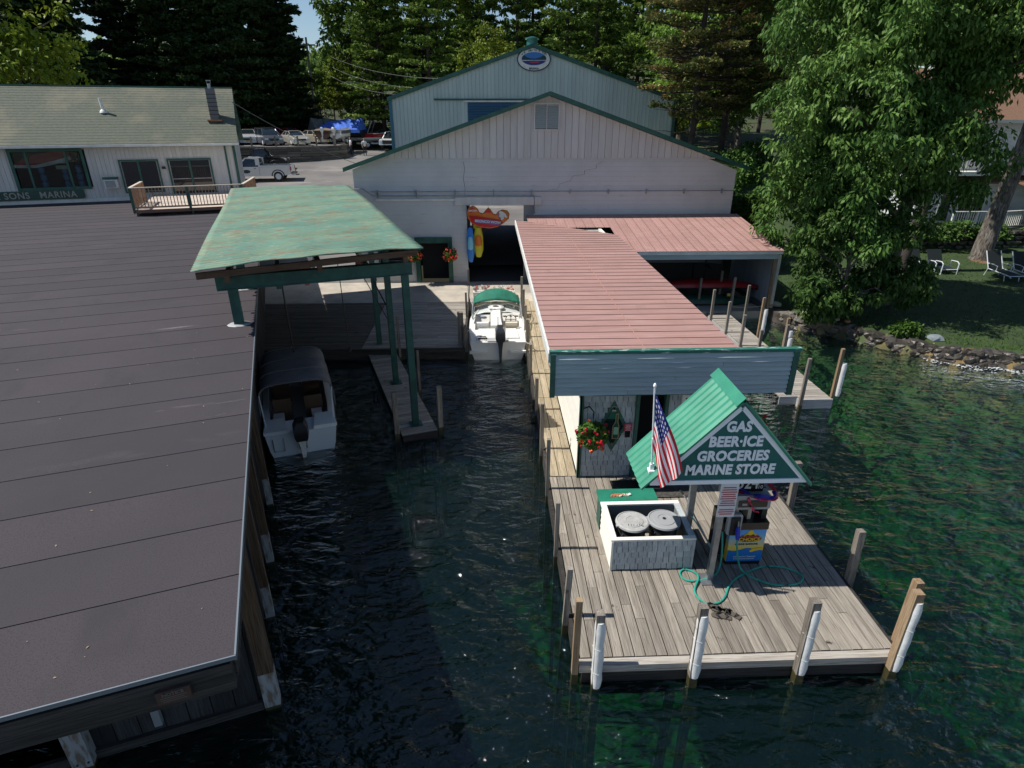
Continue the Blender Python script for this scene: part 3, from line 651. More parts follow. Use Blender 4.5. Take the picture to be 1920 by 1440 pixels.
# --- forest behind ---
G1='trees standing behind the marina'
pines=[conifer('tall layered white pine behind the left roof slope of the green building',(-6.5,76,4.3),27,4.6,'pine',31,G1,z0=.2,tier=.95,nb=6,dens=34,tl=.42,tw=.10,gappy=.12),
       conifer('slender open pine right of the small sky gap at the top',(0,0,0),25,3.8,'pine',32,G1,z0=.22,tier=.95,nb=5,dens=34,tl=.42,tw=.10,gappy=.24),
       conifer('broad layered pine',(0,0,0),28,5.2,'pine',33,G1,z0=.12,tier=.8,nb=7,dens=34,tl=.44,tw=.10,gappy=.1)]
darks=[conifer('very dark hemlock',(0,0,0),27,5.6,'dark',41,G1,z0=.03,tier=.60,nb=8,dens=34,tl=.5,tw=.16,name='hemlock_tree',gappy=.04),
       conifer('very dark spruce',(0,0,0),24,4.9,'dark',42,G1,z0=.02,tier=.6,nb=8,dens=34,tl=.5,tw=.16,name='hemlock_tree',gappy=.05)]
browns=[conifer('pine with browning needles and bare lower twigs nearest the barn roof',(14.6,46,2.2),22,4.2,'brown',51,None,z0=.26,tier=.72,nb=6,dens=34,tl=.34,tw=.08,name='browning_pine_tree',gappy=.12,dead=40,cone=False)]
decs=[broadleaf('airy green broadleaf tree',(0,0,0),17,[(0,0,11,4.2,4.0,4.5),(1.6,.5,7,3.2,3.2,2.6),(-1.8,-.5,8,3,3,3),(0,0,15,2.8,2.8,2.6)],420,26,.42,.22,'mid',.75,G1,seed=61,r0=.22,droop=.4),
      broadleaf('sunlit yellow green tree',(0,0,0),15,[(0,0,9.5,4.6,4.2,4.2),(2.4,0,7,3.2,3,2.8),(-2.6,0,6.6,3.2,3,2.6),(0,0,13,3,3,2.4)],560,26,.36,.2,'yellow',.7,G1,seed=62,r0=.25,droop=.4)]
def plant(src,x,y,label,s=1,rz=None,first=[set()],sz=None):
    z=hgt(x,y)-.2; rz=random.uniform(0,6.28) if rz is None else rz
    if src.name not in first[0]:
        first[0].add(src.name); o=src; o.location=(x,y,z); o.rotation_euler=(0,0,rz); o['label']=label
    else: o=clone(src,(x,y,z),rz,label,G1)
    o.scale=(s,s,sz or s); return o
P0,P1,P2=pines; D0,D1=darks; L0,L1=decs; B0=browns[0]
plant(P0,-6.5,76,'tall layered white pine behind the left roof slope of the green building')
plant(P1,3.6,80,'slender open pine right above the oval sign')
plant(P2,-12.5,79,'broad layered pine left of the green building corner')
F_=[(P2,-1.2,82,'tall pine behind the left half of the green roof, sky showing beside it',1),(P1,-3.6,88,'thin dark stemmed pine in the middle of the skyline',1.05),(P0,9.2,78,'spreading pine right of the roof ridge of the green building',1),
 (P1,13.5,84,'slim pine above the right roof slope of the green building',1.05),(P2,18,80,'full pine above the right corner of the green building',1),(P0,23.5,86,'tall pine behind the browning pines',1.05),(P2,30,82,'pine at the far right behind the large lawn tree',1.05),
 (P0,-17.5,92,'pine far behind the red speedboat',1.05),(P1,-9.0,95,'pine deep in the wood behind the utility wires',1.1),(P2,6.4,96,'pine deep in the wood behind the roof ridge',1.1),(P0,38,90,'outermost pine at the far right',1.1)]
for s,x,y,l,k in F_: plant(s,x,y,l,k)
H_=[(D0,-29.8,79,'enormous dark hemlock left of the sky gap, over the parked cars'),(D1,-34.6,76,'dark hemlock behind the right end of the office roof'),(D0,-40.5,79,'dark hemlock above the middle of the office roof'),(D1,-56.5,76,'dark spruce filling the skyline above the far left roof'),(D0,-42,66,'tall dark hemlock just right of the yellow green tree'),(D1,-46,74,'dark hemlock next to the yellow green tree'),(D0,-52,80,'dark hemlock behind the yellow green tree'),(D1,-25.8,84,'dark spruce whose edge borders the sky gap'),(D0,-36,92,'second row dark hemlock above the chimney'),(D0,-44,94,'second row dark hemlock above the roof vent pipe'),(D1,-30,95,'second row dark spruce over the parked cars'),(D0,-60,86,'dark hemlock at the far left edge')]
for s,x,y,l in H_: plant(s,x,y,l,1.08)
Dd=[(L0,-15.6,88,'airy light green tree beside the sky gap at the top left of centre',1.55),(L0,-12.8,100,'green broadleaf tree behind the utility pole',1.5),(L1,-24.5,97,'sunlit yellow green tree under the sky gap',.62),(L1,-19.5,92,'bright yellow green tree just right of the utility pole',.66),(L1,-15.5,97,'sunlit small tree above the red speedboat',.6),(L1,-21.8,104,'yellow green tree deep behind the utility pole',.8),(L0,-26,112,'green tree closing the gap under the patch of sky',.7),(L1,.2,71,'bright yellow green tree just left of the roof vent',.82),(L0,16,92,'dense green broadleaf above the right roof slope',1.6),(L0,22,74,'green broadleaf behind the right edge of the green building',1.3),(L0,27,70,'leafy tree between the browning pine and the large lawn tree',1.35),(L0,16.6,57,'green broadleaf filling the gap right of the pale barn',.72),(L0,20.2,54,'green broadleaf behind the left side of the large lawn tree',.8),(L1,15.4,62,'sunny low tree beyond the pale barn roof end',.42),(L0,23.5,60,'green tree far behind the large lawn tree',.95),(L1,20,66,'bright low tree seen through the bare pine twigs',.5),(L0,34,66,'green tree behind the white house',1.3),(L0,-2.8,100,'green broadleaf deep behind the pines',1.5)]
for s,x,y,l,k in Dd: plant(s,x,y,l,k)
plant(L1,-35.5,50,'big sunlit yellow green tree at the top left behind the office roof',1.25)
plant(L1,-46,54,'second yellow green tree at the far left edge of the photo',1.3)
plant(L0,-40,46,'green broadleaf tree rising at the left edge behind the office ridge',1.0)
B0.scale=(1,1,1)
o=clone(B0,(18.2,49.5,2.2),2.1,'taller browning pine behind and right of the first one'); o.scale=(1.05,1.05,1.1)
o=clone(B0,(21.5,44,2.4),4.0,'browning pine partly hidden by the large lawn tree'); o.scale=(.9,.9,.95)
# far tree-covered hillside closing the horizon: one mass of crowns
r=np.random.default_rng(5); n=2600
X=r.uniform(-330,330,n); Y=r.uniform(108,400,n)
keep=(np.abs(X/(Y+20))<1.25)&~((np.abs(X+.315*Y)<.012*Y+3)&(Y<200)); X=X[keep];Y=Y[keep]; Z=np.array([hgt(a,b) for a,b in zip(X,Y)])
m=len(X); k=72; c=np.repeat(np.stack([X,Y,Z+6.5],1),k,0); d=unit(m*k,r); d[:,2]=np.abs(d[:,2])*1.3-.2
sz=np.repeat(r.uniform(2.6,4.4,m),k); P=c+d*sz[:,None]*np.array([1,1,1.9]); U=d*.6+unit(m*k,r)*.6; D=np.cross(U,unit(m*k,r))
V,F=leaves(P,D,U,sz*.27,sz*.22,.1)
me=np_mesh('wooded_hillside',V,F,LM['mid']); o=bpy.data.objects.new('wooded_hillside',me); C.objects.link(o); o['kind']='stuff'
# undergrowth at the wood edge
n=900; X=r.uniform(-58,36,n); Y=86+r.random(n)*14; keep=~((X>-9)&(X<17)&(Y<78)); X=X[keep];Y=Y[keep]
m=len(X); k=26; Z=np.array([hgt(a,b) for a,b in zip(X,Y)]); c=np.repeat(np.stack([X,Y,Z+.6],1),k,0); d=unit(m*k,r)
P=c+d*np.repeat(r.uniform(.6,1.5,m),k)[:,None]; V,F=leaves(P,unit(m*k,r),d+unit(m*k,r)*.5,r.uniform(.25,.5,m*k),r.uniform(.15,.25,m*k))
me=np_mesh('undergrowth',V,F,LM['mid']); o=bpy.data.objects.new('undergrowth',me); C.objects.link(o); o['kind']='stuff'
# short grass along the lawn edge and around the shore wall
n=9000; X=r.uniform(11.8,30,n); Y=np.array([shore_y(x) for x in X])+.5+r.random(n)**1.6*14; Z=np.array([hgt(a,b) for a,b in zip(X,Y)])
D=unit(n,r)*.35+np.array([0,0,1.]); V,F=leaves(np.stack([X,Y,Z+.03],1),D,unit(n,r),r.uniform(.06,.13,n),r.uniform(.02,.035,n))
me=np_mesh('lawn_tufts',V,F,LM['shrub']); o=bpy.data.objects.new('lawn_tufts',me); C.objects.link(o); o['kind']='stuff'
# ================= pale barn =================
M['cmu']=mat('painted_block_wall',(.55,.57,.585),.8,var=[((.48,.495,.51),.45,(1,1,1),.4,.65),((.45,.43,.43),2.2,(.6,1,3),.62,.72)],bump=.25,bs=14)
M['siding']=mat('pale_siding',(.57,.565,.555),.75,var=[((.51,.50,.49),1.2,(3,1,.4),.4,.65)],rnd=.05,bump=.15,bs=10)
M['green_sheet']=mat('grey_green_ribbed_steel',(.48,.57,.535),.42,.05,var=((.40,.48,.46),.5,(2,1,.3),.4,.65),rnd=.05)
M['blue_door']=mat('blue_steel',(.04,.12,.20),.4,.2)
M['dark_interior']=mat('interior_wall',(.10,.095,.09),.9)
barn=thing('marina_barn','big pale block barn with louvred gable and wide open doorway hung with water toys','building',(2.57,27.6,.8))
yb=27.6
mb=MB(); T=.3
mb.box(-5.9,-5.1,yb,yb+T,.5,4.3); mb.box(-5.1,-3.75,yb,yb+T,.5,1.25); mb.box(-5.1,-3.75,yb,yb+T,2.65,4.3); mb.box(-3.75,-3.42,yb,yb+T,.5,4.3)
mb.box(-3.42,-1.72,yb,yb+T,2.88,4.3); mb.box(-1.72,-1.02,yb,yb+T,.5,4.3); mb.box(2.0,10.95,yb,yb+T,.5,4.3)
mb.prism([(-5.9,4.3),(10.95,4.3),(10.95,5.72),(9.6,6.2),(-4.9,6.2),(-5.9,5.78)],'y',yb,yb+T)
mb.box(-5.9,-5.6,yb+T,38,.5,5.7); mb.box(10.65,10.95,yb+T,38,.5,5.6)
mb.box(-5.6,-1.2,37.7,38,.5,6); mb.box(2.2,10.65,37.7,38,.5,6); mb.box(-1.2,2.2,37.7,38,4.0,6)
part('block_wall',mb,M['cmu'],barn)
# faint courses on the block wall: recessed mortar lines as thin raised beads
mb=MB()
for i in range(1,27):
    z=.8+i*.203
    if z>6.1: break
    for x0,x1 in ([(-5.9,-3.5),(-1.7,-1.04),(2.02,10.94)] if z<4.25 else [(-5.85,10.9)]):
        if z>5.75: x0,x1=-4.75,9.6
        mb.box(x0,x1,yb-.004,yb,z-.004,z+.004)
part('mortar_lines',mb,mat('mortar',(.44,.42,.41),.9),barn,kind='stuff')
def roofz(x,pk=8.66,s=.335,c=2.57): return pk-s*abs(x-c)
x=-4.9; bw=.292
while x<10.2:
    x1=min(x+bw,10.25); a,b=roofz(x),roofz(x1); 
    poly=[(x+.007,6.22),(x1-.007,6.22),(x1-.007,b)]+([(2.57,roofz(2.57))] if x<2.57<x1 else [])+[(x+.007,a)]
    if min(a,b)>6.25 and not (x1>1.97 and x<3.0 and False):
        mb=MB(); mb.prism(poly,'y',yb-.03,yb+.03); part('siding_panel',mb,M['siding'],barn)
    x=x1
mb=MB(); mb.prism([(-4.9,6.2),(9.9,6.2),(2.57,8.6)],'y',yb+.04,yb+.2); mb.box(-4.9,9.9,yb-.045,yb-.031,6.185,6.235)
part('gable_backing',mb,M['siding'],barn)
for sx,xe in ((-1,-6.2),(1,11.35)):
    mb=MB(); z0,z1=roofz(2.57)+.10,roofz(xe)+.10
    mb.prism([(2.57,z0+.05),(2.57,z0-.05),(xe,z1-.05),(xe,z1+.05)],'y',27.15,38.4); part('roof_slope',mb,M['green_sheet'],barn)
    mb=MB(); mb.prism([(2.57,z0+.07),(2.57,z0-.10),(xe+.0,z1-.10),(xe+.0,z1+.07)],'y',27.10,27.147); part('rake_board',mb,M['green'],barn)
# louvre
lv=part('gable_vent',MB().box(1.93,1.99,27.50,27.56,7.33,8.40).box(2.97,3.03,27.50,27.56,7.33,8.40).box(1.99,2.97,27.50,27.56,8.34,8.40).box(1.99,2.97,27.50,27.56,7.33,7.39).box(2.465,2.495,27.49,27.55,7.39,8.34),M['siding'],barn)
for i in range(12):
    z=7.42+i*.077
    for a,b in ((1.995,2.46),(2.5,2.965)):
        mb=MB(); mb.add([(a,27.49,z),(b,27.49,z),(b,27.56,z+.06),(a,27.56,z+.06),(a,27.49,z+.012),(b,27.49,z+.012),(b,27.56,z+.072),(a,27.56,z+.072)],[(0,1,2,3),(4,7,6,5),(0,4,5,1),(1,5,6,2),(2,6,7,3),(3,7,4,0)])
        part('vent_slat',mb,mat('slat_grey',(.45,.5,.5),.5) if i==0 and a<2 else bpy.data.materials['slat_grey'],lv)
part('vent_dark',MB().box(1.99,2.97,27.562,27.568,7.39,8.34),M['void'],lv)
# header, ledges, pipes
part('door_header',MB().box(-1.53,2.32,27.50,27.597,4.28,4.62),M['siding'],barn)
part('ledge_trim',MB().box(-5.0,-1.53,27.52,27.597,4.47,4.55),M['white'],barn)
mb=MB(); mb.tube([(-6.4,27.45,4.98),(-5.5,27.45,5.0),(-5.1,27.5,4.70),(1.96,27.5,4.69),(2.0,27.5,4.60),(2.02,27.5,3.9)],.022,6); part('conduit_pipe',mb,M['metal'],barn)
mb=MB(); mb.tube([(-5.2,27.5,4.87),(10.9,27.5,4.86)],.020,6); part('conduit_pipe',mb,M['metal'],barn)
for i,x in enumerate((-4.9,-3.2,-1.5,.2,1.9,3.6,5.3,7.0,8.7,10.4)): part('pipe_bracket',MB().box(x-.02,x+.02,27.49,27.597,4.62 if x<2 else 4.74,4.93),M['metal'],barn)
# settlement crack
mb=MB(); p=[(5.0,6.1),(4.7,5.95),(4.7,5.8),(4.2,5.72),(4.2,5.55),(3.7,5.5),(3.6,5.3),(3.1,5.15),(3.05,4.95),(2.6,4.9)]
for a,b in zip(p,p[1:]): mb.bar((a[0],yb-.003,a[1]),(b[0],yb-.003,b[1]),.012,.004)
part('wall_crack',mb,M['void'],barn)
mb=MB()
for a,b in zip([(-1.1,6.1),(-1.05,5.8),(-1.12,5.4),(-1.06,5.0),(-1.08,4.7)],[(-1.05,5.8),(-1.12,5.4),(-1.06,5.0),(-1.08,4.7),(-1.02,4.63)]): mb.bar((a[0],yb-.003,a[1]),(b[0],yb-.003,b[1]),.012,.004)
part('wall_crack',mb,M['void'],barn)
# green framed door
df=part('door_frame',MB().box(-3.42,-3.22,27.50,27.9,.8,2.88).box(-1.92,-1.72,27.50,27.9,.8,2.88).box(-3.22,-1.92,27.50,27.9,2.62,2.88),M['green'],barn)
part('door_panel',MB().box(-3.2,-1.94,28.3,28.34,.8,2.6),M['void'],df)
wf=part('window_frame',MB().box(-5.1,-5.02,27.52,27.62,1.25,2.65).box(-3.83,-3.75,27.52,27.62,1.25,2.65).box(-5.02,-3.83,27.52,27.62,2.57,2.65).box(-5.02,-3.83,27.52,27.62,1.25,1.33),M['green'],barn)
part('window_pane',MB().box(-5.02,-3.83,27.66,27.67,1.33,2.57),M['glass'],wf)
# interior
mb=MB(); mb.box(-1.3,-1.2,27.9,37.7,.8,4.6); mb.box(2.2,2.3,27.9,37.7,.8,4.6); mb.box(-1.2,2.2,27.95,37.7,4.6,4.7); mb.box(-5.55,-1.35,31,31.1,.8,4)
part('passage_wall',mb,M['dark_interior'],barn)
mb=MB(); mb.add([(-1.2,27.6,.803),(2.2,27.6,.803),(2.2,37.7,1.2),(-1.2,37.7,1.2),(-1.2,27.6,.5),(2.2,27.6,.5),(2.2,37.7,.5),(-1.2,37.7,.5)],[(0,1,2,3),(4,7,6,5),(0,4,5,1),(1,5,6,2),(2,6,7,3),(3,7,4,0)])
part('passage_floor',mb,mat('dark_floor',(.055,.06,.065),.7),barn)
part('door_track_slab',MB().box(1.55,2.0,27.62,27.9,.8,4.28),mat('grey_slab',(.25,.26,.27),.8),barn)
mb=MB(); mb.add([(-1.15,37.75,1.25),(2.15,37.75,1.25),(2.15,50,2.4),(-1.15,50,2.4)],[(0,1,2,3)]); struct('rear_yard_slab',mb,M['concrete'])
# hanging water toys in the doorway
M['toy_red']=mat('red_vinyl',(.50,.02,.03),.35); M['toy_orange']=mat('orange_vinyl',(.65,.16,.02),.35); M['toy_yellow']=mat('yellow_vinyl',(.55,.50,.03),.35); M['toy_blue']=mat('blue_vinyl',(.03,.20,.62),.3); M['toy_purple']=mat('purple_print',(.18,.12,.40),.4)
toy=thing('towable_raft','red and orange inflatable towable raft with a horse head hanging in the barn doorway','water toy',(0,27.5,3.7))
out=[(-1.0,4.05),(-.98,3.75),(-.80,3.5),(-.45,3.34),(0,3.28),(.35,3.34),(.62,3.5),(.86,3.7),(.90,3.92),(.80,4.06),(.62,4.10),(.45,4.02),(.34,3.88),(.18,3.92),(.05,4.12),(-.05,4.2),(-.15,4.10),(-.3,3.93),(-.5,3.98),(-.6,4.18),(-.74,4.28),(-.9,4.22)]
def puffy(poly,y0,y1,k=.86):
    cx=sum(p[0] for p in poly)/len(poly); cz=sum(p[1] for p in poly)/len(poly); rings=[]
    for y,s in ((y0,k),(y0+(y1-y0)*.18,.965),(y0+(y1-y0)*.5,1),(y0+(y1-y0)*.82,.965),(y1,k)): rings.append([(cx+(a-cx)*s,y,cz+(b-cz)*s) for a,b in poly])
    return MB().loft(rings)
part('raft_body',puffy(out,27.3,27.55),M['toy_orange'],toy,True)
low=[(-.92,3.86),(-.80,3.56),(-.45,3.39),(0,3.34),(.35,3.40),(.6,3.54),(.5,3.66),(0,3.74),(-.5,3.84)]
part('raft_belly',puffy(low,27.25,27.32,.93),M['toy_red'],toy,True)
for pts in ([(-.74,4.22),(-.92,4.12),(-.86,3.98),(-.62,4.02)],[(-.22,3.98),(-.05,4.15),(.08,3.98)]):
    part('raft_hump',puffy(pts,27.27,27.31,.9),M['toy_red'],toy)
mb=MB(); mb.prism([(-.62,3.56),(.42,3.46),(.46,3.62),(-.60,3.73)],'y',27.235,27.245); part('name_panel',mb,M['toy_purple'],toy)
text('BRONCO WOW',.155,toy,(-.08,27.23,3.60),(R(90),R(5),0),M['white'],offset=.004)
text('WOW',.13,toy,(-.74,27.262,4.07),(R(90),0,0),M['white'],offset=.003)
hs=[(.40,4.02),(.5,4.06),(.60,4.03),(.72,3.93),(.80,3.80),(.74,3.76),(.66,3.82),(.62,3.72),(.52,3.66),(.50,3.78),(.42,3.84),(.45,3.94)]
part('horse_head_emblem',MB().prism(hs,'y',27.24,27.262),M['white'],toy)
mb=MB()
for a in range(9):
    t=R(100+a*17); mb.add([(.56+.14*math.cos(t),27.255,3.9+.14*math.sin(t)),(.56+.22*math.cos(t+.15),27.25,3.9+.22*math.sin(t+.15)),(.56+.15*math.cos(t+.3),27.255,3.9+.15*math.sin(t+.3))],[(0,1,2)])
part('mane_stripes',mb,M['toy_purple'],toy,kind='stuff')
mb=MB(); mb.tube([(-.05,27.4,4.2),(-.04,27.42,4.58)],.008,4); part('hanging_cord',mb,M['white'],toy)
def towtube(label,x,y,z0,z1,w,m1,m2,rz=0):
    t=thing('inflatable_tube',label,'water toy',(x,y,z0),None,'inflatables hung on the left door jamb')
    h=z1-z0; prof=[(0,0),(w*.5,.02),(w,.25*h),(w*.96,.7*h),(w*.6,.96*h),(0,h)]
    part('tube_body',MB().lathe(prof,12,(x,y,z0),sy=.45),m1,t,True)
    part('tube_panel',MB().lathe([(0,.35*h),(w*.7,.4*h),(w*.78,.55*h),(w*.5,.72*h),(0,.74*h)],10,(x,y-.07,z0),sy=.42),m2,t,True)
towtube('long blue inflatable tube hung at the left door jamb',-.88,27.42,1.75,3.35,.17,M['toy_blue'],mat('pale_blue_vinyl',(.2,.55,.7),.3))
towtube('yellow inflatable tube hung behind the blue one',-.52,27.55,1.95,3.35,.22,M['toy_yellow'],M['toy_orange'])
towtube('dark maroon inflatable above the yellow tube',-.55,27.72,2.9,3.75,.26,mat('maroon_vinyl',(.10,.02,.03),.4),M['toy_yellow'])
towtube('dark inflatable with yellow patches hung at the right door jamb, upper one',1.66,27.5,2.85,3.45,.20,mat('dark_vinyl',(.05,.03,.04),.5),M['toy_yellow'])
towtube('dark inflatable with purple patch hung at the right door jamb, lower one',1.62,27.5,2.0,2.7,.24,bpy.data.materials['dark_vinyl'],M['toy_purple'])
# ================= green steel building =================
gb=thing('green_steel_building','large grey green ribbed steel building with an oval sign on its gable','building',(3.5,52,2.5))
def gz_(x): return 12.72-.326*abs(x-3.5)
mb=MB(); mb.prism([(-7.6,2),(14.9,2),(14.9,gz_(14.9)),(3.5,12.7),(-7.6,gz_(-7.6))],'y',52.06,52.2); mb.box(-7.6,-7.45,52.2,84,2,8.9); mb.box(14.75,14.9,52.2,84,2,8.9)
part('wall_backing',mb,M['green_sheet'],gb)
x=-7.62; pw=.9
while x<14.9:
    x1=min(x+pw,14.92); pts=[(x+.003,3),(x1-.003,3),(x1-.003,gz_(x1)-.02)]
    if x<3.5<x1: pts.append((3.5,gz_(3.5)-.02))
    pts.append((x+.003,gz_(x)-.02)); mb=MB(); mb.prism(pts,'y',52.03,52.055)
    for k in range(3):
        xr=x+.05+k*.3
        if xr+.05<x1:
            zt=min(gz_(xr),gz_(xr+.04))-.04
            mb.add([(xr,52.03,3),(xr+.015,51.995,3),(xr+.035,51.995,3),(xr+.05,52.03,3),(xr,52.03,zt),(xr+.015,51.995,zt),(xr+.035,51.995,zt),(xr+.05,52.03,zt)],[(0,1,5,4),(1,2,6,5),(2,3,7,6),(4,5,6,7)])
    part('wall_sheet',mb,M['green_sheet'],gb); x=x1
for sx,xe in ((-1,-7.85),(1,15.15)):
    z0=12.86; z1=gz_(xe)+.14
    part('roof_slope',MB().prism([(3.5,z0),(3.5,z0-.1),(xe,z1-.1),(xe,z1)],'y',51.9,84.2),M['green_sheet'],gb)
    part('rake_trim',MB().prism([(3.5,z0+.03),(3.5,z0-.27),(xe,z1-.27),(xe,z1+.03)],'y',51.82,51.895),M['green'],gb)
part('corner_trim',MB().box(-7.75,-7.5,51.93,51.99,2.5,9.0),mat('blue_green_trim',(.02,.13,.19),.4),gb)
part('corner_trim',MB().box(14.78,15.0,51.93,51.99,2.5,8.9),M['green'],gb)
part('door_track',MB().box(-4.2,3.4,51.88,51.98,8.97,9.10),M['green'],gb)
part('track_cover',MB().box(-1.9,3.3,51.84,51.875,8.86,8.96),M['white'],gb)
dr=part('louvred_door',MB().box(-1.6,3.3,51.95,51.99,5.5,8.84),M['blue_door'],gb)
for i in range(17):
    z=5.6+i*.19
    for a,b in ((-1.55,.98),(1.04,3.25)): part('door_slat',MB().add([(a,51.86,z),(b,51.86,z),(b,51.945,z+.13),(a,51.945,z+.13)],[(0,1,2,3)]),M['blue_door'],dr)
part('ridge_vent',MB().lathe([(.42,-.3),(.42,.30),(.55,.32),(.55,.40),(.1,.5)],16,(3.5,53,12.95)),mat('teal_vent',(.02,.12,.11),.4),gb,True)
sg=thing('oval_marina_sign','white oval sign with a lake and mountain picture on the green gable','sign',(3.59,51.9,11.82))
def ell(cx,cz,a,b,n=40,t0=0,t1=2*PI): return [(cx+a*math.cos(t0+(t1-t0)*i/n),cz+b*math.sin(t0+(t1-t0)*i/n)) for i in range(n)]
E0=(3.59,11.82)
part('sign_rim',MB().prism(ell(*E0,1.30,.82),'y',51.90,51.96),mat('navy_rim',(.01,.03,.07),.5),sg)
part('sign_face',MB().prism(ell(*E0,1.22,.75),'y',51.88,51.899),M['white'],sg)
part('sky_print',MB().prism(ell(3.59,11.86,.95,.45),'y',51.87,51.879),mat('print_blue',(.03,.18,.50),.5),sg)
mn=[(2.66,11.84),(2.70,12.0),(2.85,12.10),(3.05,11.95),(3.35,11.88),(3.7,11.86),(4.05,11.95),(4.3,12.08),(4.44,12.05),(4.53,11.9),(4.52,11.78),(2.67,11.78)]
part('mountain_print',MB().prism(mn,'y',51.86,51.869),mat('print_dark',(.012,.04,.05),.6),sg)
wt=[(2.67,11.72),(4.52,11.72),(4.35,11.58),(4.1,11.49),(3.8,11.44),(3.4,11.44),(3.05,11.49),(2.8,11.6)]
part('water_print',MB().prism(wt,'y',51.86,51.869),mat('print_navy',(.02,.03,.17),.5),sg)
part('boat_print',MB().prism([(3.25,11.66),(3.35,11.58),(3.95,11.60),(4.02,11.68)],'y',51.85,51.859),M['toy_red'],sg)
part('shore_print',MB().box(2.69,3.3,51.85,51.859,11.72,11.76).box(3.3,4.5,51.85,51.859,11.74,11.77),M['white'],sg)
mt_=mat('print_lettering',(.015,.05,.05),.5)
word="F.R. SMITH & SONS"
for i,ch in enumerate(word):
    if ch==' ': continue
    a=R(147-114*i/(len(word)-1)); px=3.59+1.09*math.cos(a); pz=11.82+.605*math.sin(a)
    text(ch,.19,sg,(px,51.865,pz),(R(90),-(math.atan2(-.605*math.cos(a)*-1,1.09*math.sin(a)))*.9,0),mt_,offset=.004)
text('MARINA',.20,sg,(3.59,51.865,11.18),(R(90),0,0),mt_,offset=.004)
# ================= office on the left =================
M['office_siding']=mat('pale_grey_siding',(.60,.59,.565),.75,var=((.53,.52,.50),2,(4,1,.5),.4,.65),rnd=.05)
M['shingle']=mat('green_grey_shingle',(.120,.130,.098),.9,var=[((.075,.09,.07),7,(1,5,5),.42,.6),((.155,.15,.11),.5,(1,1,1),.5,.65)],bump=.6,bs=24,bstretch=(1,4,4))
off=thing('marina_office','long grey office with green framed windows and a shingled roof, upper left','building',(-1.17,34,3.75),'B')
XR=-1.17;XL=-22
part('core_wall',MB().box(XL,-11.5,34.05,34.1,0,6.5).box(-8.2,XR,34.05,34.1,0,6.5).box(-11.5,-8.2,34.05,34.1,0,4.5).box(-11.5,-8.2,34.05,34.1,6.35,6.5).box(XL,XR-.02,42,42.1,0,6.5).prism([(34.1,0),(42,0),(42,6.5),(38,9.2),(34.1,6.6)],'x',XR-.08,XR-.0),M['office_siding'],off)
bm1={}
x=XL
while x<XR-.05:
    x1=min(x+.2,XR); segs=[(3.93,6.5)]
    if x1>-11.45 and x<-8.25: segs=[(3.93,4.5),(6.34,6.5)]
    for a,b in segs:
        k=(round(x1-x,3),a,b)
        if k not in bm1: bm1[k]=MB().box(-(x1-x)/2+.005,(x1-x)/2-.005,-.012,.012,a-3.75,b-3.75).mesh('siding_board',M['office_siding'])
        tile('siding_board',bm1[k],off,((x+x1)/2+1.17,.037-.0,0))
    x=x1
part('base_trim',MB().box(XL,XR,33.97,34.0,3.76,3.93),M['white'],off)
part('gutter',MB().box(XL,-.80,33.42,33.56,6.44,6.56),M['white'],off)
ra=math.atan2(2.85,4.4)
def slope(u0,u1,z0,z1,x0,x1,t,mb=None):
    mb=mb or MB(); return mb.add([(x0,u0,z0),(x1,u0,z0),(x1,u1,z1),(x0,u1,z1),(x0,u0,z0-t),(x1,u0,z0-t),(x1,u1,z1-t),(x0,u1,z1-t)],[(0,1,2,3),(7,6,5,4),(0,4,5,1),(1,5,6,2),(2,6,7,3),(3,7,4,0)])
NR=22
for i in range(NR):   # shingle courses
    a,b=i/NR,(i+1)/NR; u0,u1=33.55+4.45*a,33.55+4.45*b; z0,z1=6.58+2.8*a,6.58+2.8*b
    part('shingle_course',slope(u0,u1,z0+.012,z1+.002,XL-.2,-.85,.025),M['shingle'],off)
part('roof_deck',slope(33.6,38,6.54,9.35,XL-.2,-.87,.12,slope(42.5,38,6.5,9.35,XL-.2,-.87,.12)),M['green'],off)
part('ridge_cap',MB().box(XL-.2,-.85,37.93,38.07,9.36,9.42),M['green'],off)
part('corner_trim',MB().box(XR-.02,XR+.1,33.96,34.1,0,6.45),M['green'],off); part('corner_trim',MB().box(XR+.02,XR+.06,35.0,35.12,0,7),M['green'],off); part('corner_trim',MB().box(XR-.45,XR-.35,33.99,34.02,3.95,6.4),M['green'],off)
def window(x0,x1,z0,z1,muls=(),fw=.11,glass='glass',name='window',hole=False,rail=None):
    y=33.98
    f=part(name,MB().box(x0-fw,x0,y-.03,y+.03,z0-fw,z1+fw).box(x1,x1+fw,y-.03,y+.03,z0-fw,z1+fw).box(x0,x1,y-.03,y+.03,z1,z1+fw).box(x0,x1,y-.03,y+.03,z0-fw,z0),M['green'],off)
    xs_=[x0]+[m for m in muls]+[x1]
    for i,mx in enumerate(muls): part('mullion',MB().box(mx-.05,mx+.05,y-.02,y+.03,z0,z1),M['green'],f)
    for a,b in zip(xs_,xs_[1:]): part('pane',MB().box(a+.05,b-.05,y+.012,y+.018,z0+.02,z1-.02),M[glass],f)
    if rail: part('middle_rail',MB().box(x0,x1,y-.0,y+.011,rail,rail+.04),M['metal'],f)
    return f
M['clear']=mat('window_glass',(.8,.9,.9),.02,trans=0,spec=.5)
